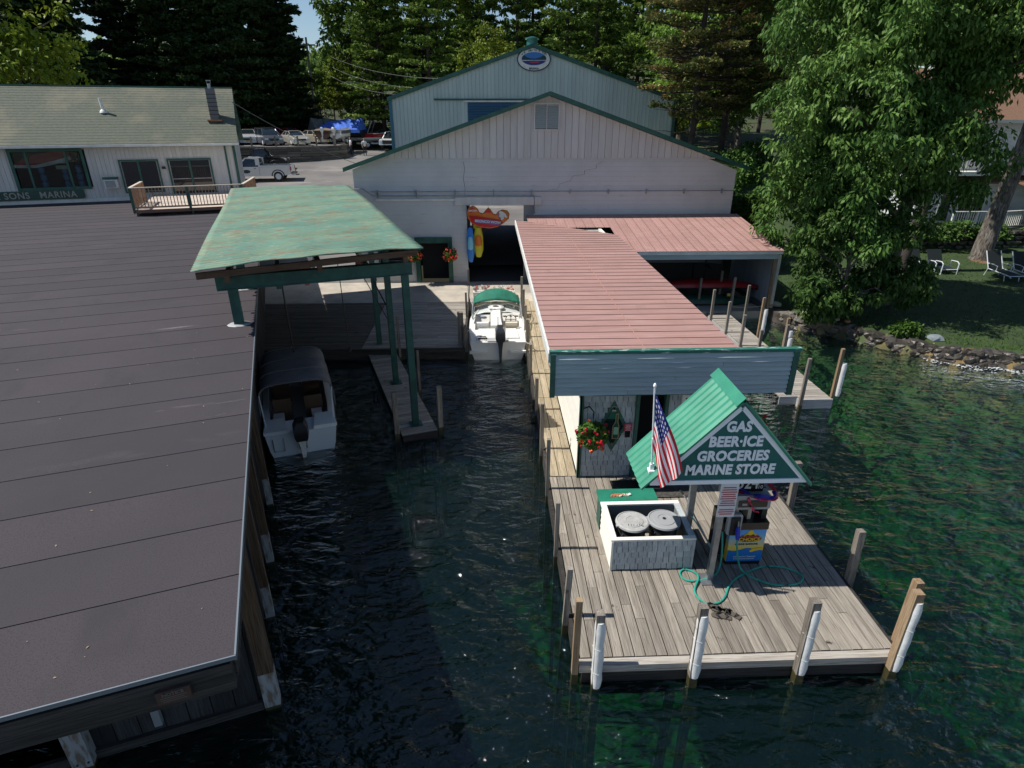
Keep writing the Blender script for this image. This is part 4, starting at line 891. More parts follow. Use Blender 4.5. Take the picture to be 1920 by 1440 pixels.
def glassmat():
    m=bpy.data.materials['window_glass']; t=m.node_tree; N=t.nodes; L=t.links; out=N['Material Output']; tr=N.new('ShaderNodeBsdfTransparent'); tr.inputs[0].default_value=(.75,.8,.8,1)
    g=N.new('ShaderNodeBsdfGlossy'); g.inputs['Roughness'].default_value=.01; fr=N.new('ShaderNodeFresnel'); fr.inputs[0].default_value=1.5; mx=N.new('ShaderNodeMixShader'); L.new(fr.outputs[0],mx.inputs[0]); L.new(tr.outputs[0],mx.inputs[1]); L.new(g.outputs[0],mx.inputs[2]); L.new(mx.outputs[0],out.inputs[0])
glassmat()
window(-11.35,-8.4,4.55,6.25,(-10.75,-9.05),.14,'clear')
window(-6.72,-5.0,4.2,5.72,(-5.9,),.07)
window(-4.45,-2.45,3.95,5.72,(-3.45,),.08,name='sliding_door',rail=4.75)
mb=MB(); mb.box(-12.2,-7.6,34.2,34.22,3.9,4.5); mb.box(-12.2,-7.6,38,38.05,3.8,6.5); mb.box(-12.2,-12.15,34.2,38,3.8,6.5); mb.box(-7.65,-7.6,34.2,38,3.8,6.5); mb.box(-12.2,-7.6,34.2,38,3.8,3.85); mb.box(-12.2,-7.6,34.2,38,6.5,6.55)
part('showroom_wall',mb,mat('showroom',(.10,.13,.15),.7),off)
sb=thing('showroom_boat','red covered boat seen through the big office window','boat',(-10,35.4,5.3),'B')  # red and white shape modelled just behind the glass
part('boat_cover',MB().prism([(-11.4,5.65),(-10.6,6.05),(-9.6,6.3),(-8.9,6.2),(-8.9,6.0),(-9.7,5.8),(-10.5,5.62)],'y',34.16,35.6),mat('red_canvas',(.45,.03,.05),.6),sb)
part('boat_side',MB().prism([(-11.4,5.65),(-10.5,5.62),(-9.7,5.8),(-8.9,6.0),(-8.9,5.85),(-9.8,5.6),(-10.5,5.48),(-11.4,5.5)],'y',34.14,35.5),M['white'],sb)
for i,x in enumerate((-10.35,-9.35,-8.75)):
    t=thing('bottle_stack','stack of clear blue bottles in the office window, %s'%['left one','middle one','right one behind the narrow pane'][i],'bottles',(x,34.35,4.5),'B')
    for k in range(3): part('bottle',MB().lathe([(.13,0),(.15,.05),(.15,.24),(.07,.32),(.05,.36)],10,(x,34.35,4.5+.36*k)),mat('bottle_blue',(.10,.28,.50),.15) if i==0 and k==0 else bpy.data.materials['bottle_blue'],t,True)
t=thing('paper_notice','small cream paper notice inside the big office window','notice',(-9.35,34.15,5.55),'B'); part('sheet',MB().box(-9.65,-9.1,34.15,34.16,5.4,5.58),mat('cream_paper',(.5,.48,.36),.8),t); part('sheet',MB().box(-9.5,-9.1,34.15,34.16,5.68,5.75),M['white'],t)
t=thing('air_conditioner','white window air conditioner under a dark green hood on the office wall','air conditioner',(-7.3,33.8,4.4),'B')
part('casing',MB().box(-7.62,-7.0,33.72,34.0,4.42,4.85),M['white'],t); part('grille',MB().box(-7.56,-7.12,33.70,33.718,4.47,4.80),mat('ac_grille',(.20,.22,.24),.6),t); part('hood',MB().box(-7.66,-6.96,33.74,34.0,4.88,4.96),M['green'],t)
for i in range(5): part('grille_bar',MB().box(-7.55,-7.13,33.69,33.699,4.50+i*.06,4.515+i*.06),M['white'],t)
t=thing('wall_lamp','small round dark lamp between the office window and sliding door','lamp',(-4.72,33.9,5.35),'B'); part('lamp_body',MB().lathe([(.09,-.05),(.10,.0),(.07,.08)],12,(-4.72,33.88,5.35)),M['black'],t,True)
sgn=thing('office_sign','dark green office sign with cream SONS MARINA lettering','sign',(-10.5,33.93,3.95),'B')
part('board',MB().box(-15.3,-8.75,33.90,33.96,3.96,4.40),mat('green_sign_board',(.03,.075,.06),.6),sgn)
part('end_cap',MB().prism([(-8.75,3.96),(-8.66,4.0),(-8.66,4.36),(-8.75,4.40)],'y',33.90,33.96),bpy.data.materials['green_sign_board'],sgn)
GM=mat('cream_lettering',(.36,.34,.28),.6)
o=text('F.R. SMITH & SONS   MARINA',.44,sgn,(-9.0,33.892,4.175),(R(90),0,0),GM,align='RIGHT',sx=.93,offset=.006,spacing=1.1)
t=thing('vent_pipe','short white vent pipe standing on the office roof','vent',(-7.25,35.9,7.9),'B'); part('pipe',MB().tube([(-7.25,35.9,7.9),(-7.28,35.85,8.75)],.075,10),M['white'],t,True); part('flashing',MB().lathe([(.2,-.05),(.17,.06),(.08,.14)],12,(-7.25,35.9,8.08)),M['white'],t,True)
t=thing('metal_chimney','tall grey metal chimney near the right end of the office roof','chimney',(-1.9,35.6,7.8),'B')
part('stack',MB().box(-2.1,-1.65,35.3,35.7,7.6,9.25),mat('dark_flue',(.10,.11,.125),.6),t)
for i in range(6): part('band',MB().box(-2.12,-1.63,35.28,35.72,7.95+i*.2,7.98+i*.2),M['black'],t)
part('cap',MB().tube([(-1.88,35.5,9.25),(-1.88,35.5,9.5)],.09,10),M['metal'],t); part('cap_plate',MB().box(-2.0,-1.76,35.38,35.62,9.62,9.66).box(-1.98,-1.96,35.49,35.51,9.5,9.62).box(-1.80,-1.78,35.49,35.51,9.5,9.62),M['metal'],t)
part('flashing',MB().box(-2.25,-1.5,35.0,35.75,7.62,7.70),mat('rusty_flashing',(.28,.13,.07),.8),t)
# roof terrace with railing
M['rail']=mat('warm_rail_wood',(.30,.17,.10),.7,var=((.42,.27,.17),3,(1,1,1),.4,.6),rnd=.12); M['rail_top']=mat('pale_handrail',(.55,.47,.38),.7)
tr=thing('railed_terrace','small wooden railed terrace on the dark flat roof outside the sliding door','terrace',(-3,28.2,3.76),'B')
X0,X1,Y0,Y1,ZT=-5.35,-.75,27.6,33.9,4.02
lay_boards(tr,X0,X1,Y0,Y1,ZT,.14,.01,mat('pale_deck',(.55,.47,.40),.8,rnd=.12,var=((.45,.38,.32),2,(.5,6,1),.4,.6)),'x',lambda i:[],name='floor_board')
part('rim',MB().box(X0-.03,X1+.03,Y0-.05,Y0-.004,3.88,ZT+.0).box(X0-.05,X0-.01,Y0,Y1,3.85,ZT).box(X1+.01,X1+.05,Y0,Y1,3.85,ZT),mat('terrace_rim',(.22,.12,.09),.8),tr)
for x in (X0+.1,-3,X1-.1): part('foot',MB().box(x-.05,x+.05,Y0+.02,Y0+.12,3.76,3.9),M['green'],tr)
ZR=ZT+.95
def railing(root,a,b,zr,zf,n,mt,mtop,posts=(0,1),bal=.035,mp=None):
    a=Vector((*a,0));b=Vector((*b,0))
    part('handrail',MB().bar(a+Vector((0,0,zr)),b+Vector((0,0,zr)),.12,.04),mtop,root)
    part('lower_rail',MB().bar(a+Vector((0,0,zf+.1)),b+Vector((0,0,zf+.1)),.05,.07),mt,root)
    for i in range(n):
        p=a.lerp(b,(i+.5)/n); part('baluster',MB().box(p.x-bal/2,p.x+bal/2,p.y-bal/2,p.y+bal/2,zf+.13,zr-.02),mt,root)
    for t in posts:
        p=a.lerp(b,t); part('railing_post',MB().box(p.x-.05,p.x+.05,p.y-.05,p.y+.05,zf-.12,zr-.021),mp or mt,root)
railing(tr,(X0,Y0),(X1,Y0),ZR,ZT,34,M['rail'],M['rail_top'],(0,.5,1),.032,M['green'])
railing(tr,(X0,Y0+.06),(X0,Y0+3.0),ZR,ZT,18,M['rail'],M['rail_top'],(1,),.06)
railing(tr,(X1+.06,Y0+.06),(X1+.5,Y0+3.6),ZR,ZT,22,M['rail'],M['rail_top'],(1,),.07)
# ================= boathouse with flat dark roof =================
M['grey_cab0']=mat('dull_grey_paint',(.22,.24,.25),.7)
M['roofing']=mat('dark_membrane',(.035,.030,.037),.9,var=[((.047,.039,.047),.22,(1,1,1),.38,.62),((.032,.028,.034),.9,(1,.5,1),.55,.7),((.15,.14,.145),1.1,(.35,2.2,1),.68,.76),((.085,.078,.085),.5,(.5,1.4,1),.64,.8),((.030,.026,.032),60,(1,1,1),.5,.6)],rnd=.05,bump=.3,bs=120)
bh=thing('flat_roofed_boathouse','long boathouse under a dark flat membrane roof, filling the left of the photo','building',(0,0,0),'B')
n=36; w_=(33.98)/n
for i in range(n):
    y0,y1=i*w_,(i+1)*w_; sk=.0
    if i==0: y0=-.098
    mb=MB(); mb.add([(-24,y0-.10*(i>0),3.705),(-.006,y0+.02*(i>0),3.705),(-.006,y1+.008,3.712),(-24,y1-.11,3.712),(-24,y0-.10*(i>0),3.749),(-.006,y0+.02*(i>0),3.749),(-.006,y1+.012,3.7445),(-24,y1-.108,3.7445)],[(0,3,2,1),(4,5,6,7),(0,1,5,4),(1,2,6,5),(2,3,7,6),(3,0,4,7)])
    part('roofing_sheet',mb,M['roofing'],bh)
part('roof_deck',MB().box(-24,-.06,.03,34,3.60,3.703),M['void'],bh)
part('drip_edge',MB().box(-24,.010,-.112,-.10+.0,3.71,3.755).box(-.004,.012,-.098,33,3.69,3.756),mat('pale_drip_edge',(.15,.18,.21),.5,.2),bh)
part('fascia_beam',MB().box(-24,-.05,-.09,.02,3.36,3.66),M['dark_wood'],bh)
part('fascia_beam',MB().box(-.10,-.03,.0,30,3.40,3.655),M['dark_wood'],bh)
for i in range(80):
    y=2.26+i*.29
    if y>25: break
    part('wall_board',MB().box(-.36,-.325+random.uniform(-.004,.004),y+.006,y+.284,.05,3.6),M['dark_wood_z'],bh)
for i in range(8): part('wall_board',MB().box(-2.62+i*.283+.006,-2.62+(i+1)*.283-.006,2.22,2.255+random.uniform(0,.006),.45,3.4),M['dark_wood_z'],bh)
for i in range(6): part('floor_board',MB().box(-5.6,-2.7,3.0+i*.25,3.24+i*.25,.35,.39),M['dark_wood'],bh)
part('sill_beam',MB().box(-24,-.3,2.16,2.22,-.2,.56),M['dark_wood'],bh)
part('back_wall',MB().box(-24,-.4,24,24.1,0,3.6).box(-24,-23.9,2.6,24,0,3.6),M['dark_wood'],bh)
part('door_stile',MB().box(-1.58,-1.49,2.12,2.2,.72,1.7),M['grey_cab0'],bh)
M['rust_post']=plank_mat('rusty_wet_post',(.085,.052,.03),(.14,.10,.07),(.04,.025,.015),'z',.1)
for i,(x,y,w,l) in enumerate([(-.17,2.2,.2,'thick boathouse corner piling, orange brown with a frayed pale foot'),(-.2,3.9,.13,'boathouse side piling, second from the front corner'),(-.2,5.3,.13,'boathouse side piling, third from the front corner'),(-.2,7.2,.12,'boathouse side piling nearest the canopy boat stern'),(-2.40,2.12,.22,'broad piling with two bolts in its pale foot under the boathouse front')]):
    t=thing('boathouse_piling',l,'post',(x,y,0),'B','pilings along the boathouse')
    mb=MB(); mb.bar((x,y,-.6),(x-.01,y,.48),w,w*.8,2,up=(0,1,0)); mb.bar((x-.01,y,.48),(x-.01,y,1.1),w*1.02,w*.82,1,up=(0,1,0)); mb.bar((x-.01,y,1.1),(x-.03,y,3.3),w,w*.8,0,up=(0,1,0))
    part('post_timber',mb,[M['rust_post'],mat('bleached_foot',(.30,.31,.32),.8,var=((.16,.12,.09),5,(3,3,.6),.45,.6)) if i==0 else bpy.data.materials['bleached_foot'],M['post_wet']],t)
    if i==4:
        for dx in (-.06,.06): part('bolt',MB().tube([(x+dx,y-.10,.56),(x+dx,y-.08,.56)],.014,6),M['black'],t)
t=thing('notice_sign','small weathered orange NOTICE board under the boathouse roof edge','sign',(-.51,-.12,3.4),'B')
part('board',MB().box(-.64,-.38,-.125,-.093,3.44,3.58),mat('faded_orange_board',(.07,.03,.022),.8,var=((.04,.03,.025),14,(1,1,1),.4,.6)),t)
text('NOTICE',.045,t,(-.51,-.13,3.548),(R(90),0,0),mat('faded_print',(.13,.11,.09),.8),offset=.001)
for i in range(3): text(['PRIVATE SLIPS','NO DOCKING','TENANTS ONLY'][i] if False else ['','',''][i] or 'NOTICE',.03,t,(-1.0,-.13,3.52-.035*i),(R(90),0,0),GM) if False else None
part('faint_lines',MB().box(-.61,-.41,-.127,-.126,3.505,3.512).box(-.61,-.43,-.127,-.126,3.485,3.491).box(-.60,-.41,-.127,-.126,3.465,3.471),bpy.data.materials['faded_print'],t)
# ================= hoist shelter with patina roof =================
sh=thing('hoist_shelter','open hoist shelter on dark green steel posts under a rusty verdigris corrugated roof','shelter',(1.5,9.4,.6),'B')
M['patina']=mat('verdigris_corrugated',(.115,.245,.19),.8,var=[((.165,.26,.18),1.0,(1,.7,1),.40,.6),((.21,.16,.10),1.6,(1,1,1),.52,.76),((.10,.23,.19),2.0,(.7,1.6,1),.55,.70),((.20,.135,.085),6,(.30,3.5,1),.54,.68),((.26,.31,.21),9,(.4,3,1),.56,.68)],bump=.2,bs=20)
M['green_steel']=mat('dark_green_steel',(.008,.055,.05),.5,var=((.015,.09,.075),4,(1,1,1),.4,.6),bump=.1)
mb=MB(); NX=30;NY=552; 
def roofpt(a,b):
    y=8.75+14.6*b+(.05*math.sin(a*9)+.05*math.sin(a*23+1))*(1-b)**6*1.0
    x0=-.96+.04*b; x1=3.72-.06*b; x=x0+(x1-x0)*a
    z=5.10+.17*a*(1-.6*b)+.08*b+.05*math.sin(a*3.1)*(1-b)+.03*math.sin(b*7+a*4)
    if b>.95 and a>.75: z-=.06
    return x,y,z
for j in range(NY+1):
    for i in range(NX+1):
        x,y,z=roofpt(i/NX,j/NY); mb.v.append((x,y,z+.030*math.sin(j/NY*80*2*PI)))
for j in range(NY):
    for i in range(NX): mb.f.append((j*(NX+1)+i,j*(NX+1)+i+1,(j+1)*(NX+1)+i+1,(j+1)*(NX+1)+i)); mb.m.append(0)
ro=part('corrugated_roof',mb,M['patina'],sh,True)
sol=ro.modifiers.new('thickness','SOLIDIFY'); sol.thickness=.006
M['raw']=plank_mat('brown_rafter',(.10,.06,.04),(.15,.10,.07),(.05,.03,.02),'x',.2)
for j in range(10):
    y=8.95+j*1.57; b=(y-8.75)/14.6; z=5.00+.06*b
    part('purlin',MB().bar((-.9,y,z-.02),(3.62,y,z+.14*(1-.5*b)),.09,.13),M['raw'],sh)
for x in (-.35,1.5,3.35): part('rafter',MB().bar((x,8.95,4.88+.035*x),(x,23.2,4.93+.02*x),.10,.14),M['raw'],sh)
for y,x0,x1 in ((9.4,-.62,3.55),(12.3,-.6,3.5),(15.25,-.6,3.5),(18.6,-.6,3.5),(22.4,-.6,3.5)):
    z=4.55; part('cross_beam',MB().box(x0,x1,y-.07,y-.055+.0,z+.02,z+.27).box(x0,x1,y-.10,y+.10,z+.27,z+.295).box(x0,x1,y-.10,y+.10,z,z+.02).box(x0,x1,y-.053,y+.05,z+.10,z+.18),M['green_steel'],sh)
for x in (.6,2.7): part('hoist_rail',MB().box(x-.05,x+.05,9.55,22.3,4.42,4.54),M['green_steel'],sh)
for y,zt in ((9.4,4.55),(12.2,4.55),(15.2,4.55)):
    part('steel_post',MB().box(3.30,3.46,y-.08,y+.08,.6,zt),M['green_steel'],sh); part('foot_plate',MB().box(3.22,3.54,y-.16,y+.16,.603,.625),M['green_steel'],sh)
for y,zt in ((9.43,4.55),(12.6,4.55),(18.6,4.55),(22.4,4.55)):
    part('steel_post',MB().box(-.42,-.22,y-.09,y+.09,3.75,zt),M['green_steel'],sh); part('roof_flashing',MB().lathe([(.20,0),(.17,.02),(.12,.03)],10,(-.32,y,3.752),sx=1.3),mat('dull_flashing',(.34,.35,.36),.6) if y<10 else bpy.data.materials['dull_flashing'],sh)
part('diagonal_brace',MB().tube([(2.75,12.4,4.4),(3.3,12.3,3.0)],.02,6),M['black'],sh)
t=thing('chain_hoist','orange chain hoist hanging left under the shelter beam','hoist',(1.25,12.2,4),'B'); part('hoist_body',MB().box(1.15,1.35,12.1,12.3,4.05,4.35).box(1.2,1.32,12.15,12.25,3.8,3.97),mat('hoist_orange',(.42,.09,.05),.5),t)
mb=MB(); mb.tube([(.62,12.2,4.42),(.63,12.2,3.0),(.66,12.2,1.6),(.7,12.1,1.0)],.022,5); part('chain',mb,M['black'],t); part('trolley',MB().box(.5,.75,12.1,12.3,4.30,4.41),M['white'],t)
t=thing('second_chain_hoist','dull red chain hoist hanging near the right shelter posts','hoist',(2.75,12.5,4),'B'); part('hoist_body',MB().lathe([(.05,0),(.11,.03),(.12,.5),(.08,.62)],10,(2.72,12.6,3.75)),mat('hoist_red',(.28,.05,.035),.5),t,True); part('chain',MB().tube([(2.1,12.2,4.42),(2.12,12.2,3.2),(2.15,12.15,1.9)],.012,5),M['black'],t); part('hook',MB().lathe([(.02,-.06),(.05,-.03),(.05,.05),(.02,.08)],8,(2.15,12.15,1.85)),M['black'],t); part('cable',MB().tube([(2.78,12.6,3.8),(3.3,12.3,2.6)],.012,5),M['black'],t)
t=thing('work_light','small white lamp tucked under the shelter roof edge','lamp',(2.5,10.2,5.0),'B'); part('lamp_body',MB().tube([(2.45,10.1,4.93),(2.58,10.25,5.0)],.04,8),M['white'],t)
# ================= pink roofed shop =================
M['pink']=mat('pink_ribbed_steel',(.385,.225,.20),.55,.05,var=[((.335,.195,.17),.5,(1,1,1),.4,.62),((.30,.19,.16),1.3,(3,.35,1),.60,.75),((.42,.26,.235),3,(.4,3,1),.5,.7)],rnd=.035)
M['clap']=mat('slate_blue_clapboard',(.37,.445,.465),.6,var=((.31,.375,.39),2,(.5,1,4),.4,.65),rnd=.06,bump=.1)
M['shingle_w']=mat('pale_wall_shingle',(.44,.48,.49),.75,var=((.33,.37,.38),7,(4,4,1),.4,.65),rnd=.13,bump=.3,bs=10,bstretch=(6,6,1))  # shingle fronts: their shade is put into this greyer, bluer colour
M['white_s']=mat('white_side_shingle',(.80,.78,.70),.75,var=((.70,.68,.62),7,(4,4,1),.4,.65),rnd=.04)  # same shingles on the sunny side: sunlight put into the paler colour
shop=thing('marine_store','long pink roofed dockside store with a slate blue fascia and shingled front','building',(3.5,10.9,.8))
mb=MB(); mb.box(1.83,2.95,10.93,11.08,.8,3.2); mb.box(3.62,5.2,10.93,11.08,.8,3.2); mb.box(2.95,3.62,10.93,11.08,2.75,3.2)
mb.box(1.83,1.95,11.08,25.6,.8,3.55); mb.box(4.6,4.72,11.08,25.6,.8,3.55); mb.box(1.95,4.6,25.5,25.6,.8,3.5); mb.box(4.72,5.2,11.08,11.2,.8,3.2)
part('wall',mb,M['white_s'],shop)
part('entry_dark',MB().box(2.96,3.61,11.5,11.55,.8,2.75),M['void'],shop)
part('shop_floor',MB().box(1.95,4.6,11.08,25.5,.80,.83),M['void'],shop)
df=part('door_frame',MB().box(2.95,3.02,10.86,11.0,.8,2.75).box(3.55,3.62,10.86,11.0,.8,2.75),M['green'],shop)
part('corner_board',MB().box(1.80,1.86,10.86,10.925,.8,3.1),M['green'],shop)
part('corner_board',MB().box(1.79,1.829,10.86,10.95,.8,3.1),M['green'],shop)
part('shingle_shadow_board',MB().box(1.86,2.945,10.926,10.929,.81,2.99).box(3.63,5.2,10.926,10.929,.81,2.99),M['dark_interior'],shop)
# front shingles
def shingle_wall(root,x0,x1,z0,z1,y,rows_h,w,m,skip=lambda x,z:False,seed=1,axis='x',tilt=.02,th=.020):
    r=random.Random(seed); n=int(round((z1-z0)/rows_h)); h=(z1-z0)/n; b=BASE[root.name]; cache=[]
    for q in range(5):
        ww=w*(.75+.12*q); mb=MB()
        mb.add([(-ww/2,-th,0),(ww/2,-th,0),(ww/2,-.003,h*1.05),(-ww/2,-.003,h*1.05),(-ww/2,0,0),(ww/2,0,0),(ww/2,.001,h*1.05),(-ww/2,.001,h*1.05)],[(0,1,2,3),(0,4,5,1),(1,5,6,2),(2,6,7,3),(3,7,4,0)]); cache.append((ww,mb.mesh('shingle',m)))
    for j in range(n):
        x=x0-r.uniform(0,.5)*w
        while x<x1:
            ww,me=cache[r.randrange(5)]; xc=x+ww/2; zc=z0+j*h
            a=max(x,x0);e=min(x+ww,x1)
            if e-a>.03 and not skip((a+e)/2,zc+h/2):
                s=(e-a-.011)/ww; dz=r.uniform(-.006,.006)
                if axis=='x': tile('shingle',me,root,((a+e)/2-b[0],y-b[1]-r.uniform(0,.009),zc-b[2]+dz),(r.uniform(-.05,.03),0,r.uniform(-.02,.02)),(s,1,1))
                else: tile('shingle',me,root,(y-b[0]-r.uniform(0,.003),(a+e)/2-b[1],zc-b[2]+dz),(0,r.uniform(-.008,.008),R(-90)+r.uniform(-.01,.01)),(s,1,1))
            x+=ww
shingle_wall(shop,1.87,2.945,.82,2.98,10.925,.127,.135,M['shingle_w'],lambda x,z:abs(x-2.5)/.27+abs(z-2.02)/.57<.92,seed=2)
shingle_wall(shop,3.63,5.2,.82,2.98,10.925,.127,.15,M['shingle_w'],lambda x,z:3.9<x<4.6 and 1.7<z<2.7,seed=3)
dw=part('diamond_window',MB().prism([(2.50,1.42),(2.80,2.03),(2.50,2.64),(2.20,2.03)],'y',10.90,10.915),M['green'],shop)
part('diamond_glass',MB().prism([(2.50,1.57),(2.72,2.03),(2.50,2.49),(2.28,2.03)],'y',10.885,10.898),M['glass'],dw)
wn_=part('shop_window',MB().box(3.88,3.95,10.86,10.93,1.6,2.75).box(4.58,4.65,10.86,10.93,1.6,2.75).box(3.95,4.58,10.86,10.93,2.68,2.75).box(3.95,4.58,10.86,10.93,1.6,1.67),M['white'],shop)
part('pane',MB().box(3.95,4.58,10.90,10.91,1.67,2.68),M['glass'],wn_); part('curtain_rail',MB().box(3.95,4.58,10.88,10.895,2.5,2.56),M['toy_red'],wn_)
# lit bottle sign in the diamond window
t=thing('bottle_sign','small bottle shaped neon style sign in the diamond window','sign',(2.55,10.86,1.9))
part('bottle_outline',MB().prism([(2.49,1.75),(2.63,1.75),(2.63,2.05),(2.60,2.15),(2.60,2.34),(2.54,2.34),(2.54,2.15),(2.49,2.05)],'y',10.868,10.878),mat('pale_gold',(.35,.32,.15),.4),t)
part('bottle_face',MB().prism([(2.505,1.765),(2.615,1.765),(2.615,2.05),(2.585,2.14),(2.585,2.32),(2.555,2.32),(2.555,2.14),(2.505,2.05)],'y',10.860,10.867),mat('bottle_dark_green',(.01,.05,.03),.4),t)
part('bottle_label',MB().box(2.512,2.608,10.853,10.859,1.86,2.03),mat('label_mint',(.22,.42,.34),.5),t)
t=thing('red_notice','small red notice plate with white print beside the shop door','sign',(2.83,10.88,2.0))
part('plate',MB().box(2.74,2.90,10.865,10.88,1.93,2.11),mat('red_plate',(.42,.02,.06),.5),t)
for i in range(5): part('print_line',MB().box(2.76+.01*(i%2),2.88-.012*(i%3),10.861,10.864,1.95+i*.03,1.958+i*.03),M['white'],t)
part('dark_box',MB().box(2.76,2.87,10.865,10.88,1.78,1.925),M['blackgloss'],t)
# fascia of clapboards
fy=10.35
fs=part('fascia_backing',MB().box(1.13,5.80,fy+.02,fy+.06,3.0,3.86).box(1.95,5.2,fy+.06,10.93,2.97,3.03).box(5.68,5.8,fy+.061,fy+.25,3.0,3.8),M['green'],shop)
for i in range(9):
    z=3.02+i*.0935; 
    for a,b in ([(1.2,5.72)] if i%3 else [(1.2,2.6+.3*i),(2.605+.3*i,5.72)]):
        wv=[(a+(b-a)*k/14) for k in range(15)]; mb=MB(); rr=random.Random(i*7+int(a*10))
        for k in range(15): 
            x=wv[k]; o_=.013+rr.uniform(-.003,.003)+(.006*math.sin(x*4+i)); mb.v+=[(x,fy-o_-.012,z+.004),(x,fy+.012,z+.088),(x,fy+.018,z+.004)]
        for k in range(14):
            q=k*3; mb.f+=[(q,q+3,q+4,q+1),(q,q+2,q+5,q+3)]; mb.m+=[0,0]
        part('clapboard',mb,M['clap'],fs)
part('fascia_cap',MB().box(1.08,5.88,fy-.02,fy+.10,3.87,3.93),M['green_chip'],shop)
part('fascia_end',MB().box(1.10,1.195,fy-.03,fy+.03,2.99,3.868),M['green'],shop); part('fascia_end',MB().box(5.725,5.83,fy-.03,fy+.10,2.97,3.868),M['green'],shop)
# pink roof of ribbed sheets
npn=40; ya,ybk=10.46,26.2
def roof_x(y): # clipped by an oblique far edge on the right
    xr=4.80
    return xr if y<22.6 else 4.80-(y-22.6)*1.02
for i in range(npn):
    y0=ya+(ybk-ya)*i/npn; y1=ya+(ybk-ya)*(i+1)/npn; z0,z1=3.84,3.84; xl=1.10; xr=roof_x((y0+y1)/2)
    if xr<xl+.3: break
    xa,xb=roof_x(y0),roof_x(y1)
    mb=MB(); w=y1-y0; prof=[]
    for t,dz in ((0,.011),(.05,.011),(.08,0),(.31,0),(.33,.004),(.36,.004),(.38,0),(.64,0),(.66,.004),(.69,.004),(.71,0),(1.0,0)): prof.append((y0+w*t,3.84+dz,xa+(xb-xa)*t))
    for y,z,xx in prof: mb.v+=[(xl,y,z),(xx,y,z)]
    for k in range(len(prof)-1): mb.f.append((2*k,2*k+1,2*k+3,2*k+2)); mb.m.append(0)
    part('roof_sheet',mb,M['pink'],shop)
part('roof_deck',MB().prism([(1.12,10.47),(4.78,10.47),(4.78,22.6),(1.3,26.0),(1.12,26.0)],'z',3.70,3.83),M['raw'],shop)
part('white_rake',MB().box(1.07,1.115,10.46,26.0,3.66,3.85),M['white'],shop)
mb=MB(); mb.box(2.93,2.945,10.5,22,3.862,3.868); part('roof_seam',mb,M['pink'],shop)
part('soffit',MB().box(1.115,1.83,10.46,25.6,3.55,3.60),M['white'],shop)
# side wall shingle courses, in the sunlit tone
for i in range(18):
    z=.84+i*.15; mb=MB(); mb.add([(1.812,10.96,z),(1.812,25.5,z),(1.828,25.5,z+.155),(1.828,10.96,z+.155),(1.829,10.96,z),(1.829,25.5,z)],[(0,1,2,3),(0,4,5,1)]); part('side_course',mb,M['white_s'],shop)
# ================= canoe shed lean-to =================
lt=thing('canoe_shed','open fronted canoe shed under a pink lean-to roof against the pale barn','shed',(8.5,22.6,.8))
xa,xb=5.15,11.25
i=0; x=1.65
while x<xb:
    x1=min(x+.40,xb); yf=22.5 if x>=5.1 else 25.6
    zt=3.84; zf=3.84-(27.5-yf)*.125
    if x<5.1<x1: x1=5.1
    mb=MB(); w=x1-x; prof=[(0,.012),(.05,.012),(.08,0),(.31,0),(.33,.006),(.36,.006),(.38,0),(.64,0),(.66,.006),(.69,.006),(.71,0),(1.0,0)]
    for t,dz in prof: mb.v+=[(x+w*t,yf,zf+dz),(x+w*t,27.56,zt+dz)]
    for k in range(len(prof)-1): mb.f.append((2*k,2*k+2,2*k+3,2*k+1)); mb.m.append(0)
    part('roof_sheet',mb,M['pink'],lt); x=x1
part('front_beam',MB().box(5.1,11.1,22.58,22.68,2.88,3.15),M['clap'],lt); part('fascia_strip',MB().box(5.1,11.22,22.50,22.57,3.08,3.20),M['white'],lt)
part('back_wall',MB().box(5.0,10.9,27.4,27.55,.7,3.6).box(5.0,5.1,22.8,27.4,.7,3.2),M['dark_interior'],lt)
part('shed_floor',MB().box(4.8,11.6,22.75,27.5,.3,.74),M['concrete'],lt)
part('corner_post',MB().bar((11.05,22.65,.6),(11.0,22.66,3.0),.10,.10,up=(0,1,0)),M['post_tan'],lt)
part('corner_post',MB().bar((5.15,22.65,.6),(5.15,22.66,3.0),.10,.10,up=(0,1,0)),M['post'],lt)
for i in range(26): part('side_board',MB().box(11.28,11.31,23.0+i*.17,23.0+i*.17+.168,.75,2.9+i*.02),mat('pale_blue_board',(.45,.50,.55),.6,rnd=.08) if i==0 else bpy.data.materials['pale_blue_board'],lt)
part('side_backing',MB().box(11.312,11.33,23.0,27.3,.75,2.9),M['white'],lt)  # board added to block bright light slits between the side boards
part('ceiling_dark',MB().box(1.7,11.0,22.7,27.35,3.02,3.06),M['void'],lt)  # near-black plate added to paint the shade in the gap between the roofs
part('end_post',MB().box(11.25,11.37,22.88,22.99,.6,2.95),M['white'],lt)
for y in (24.8,26.3):
    for x in (6.6,9.2): part('rack_arm',MB().box(x,x+.08,y-.3,y+.3,2.05,2.12).box(x,x+.06,y+.3,y+.36,.75,2.3),M['dark_wood_z'],lt)
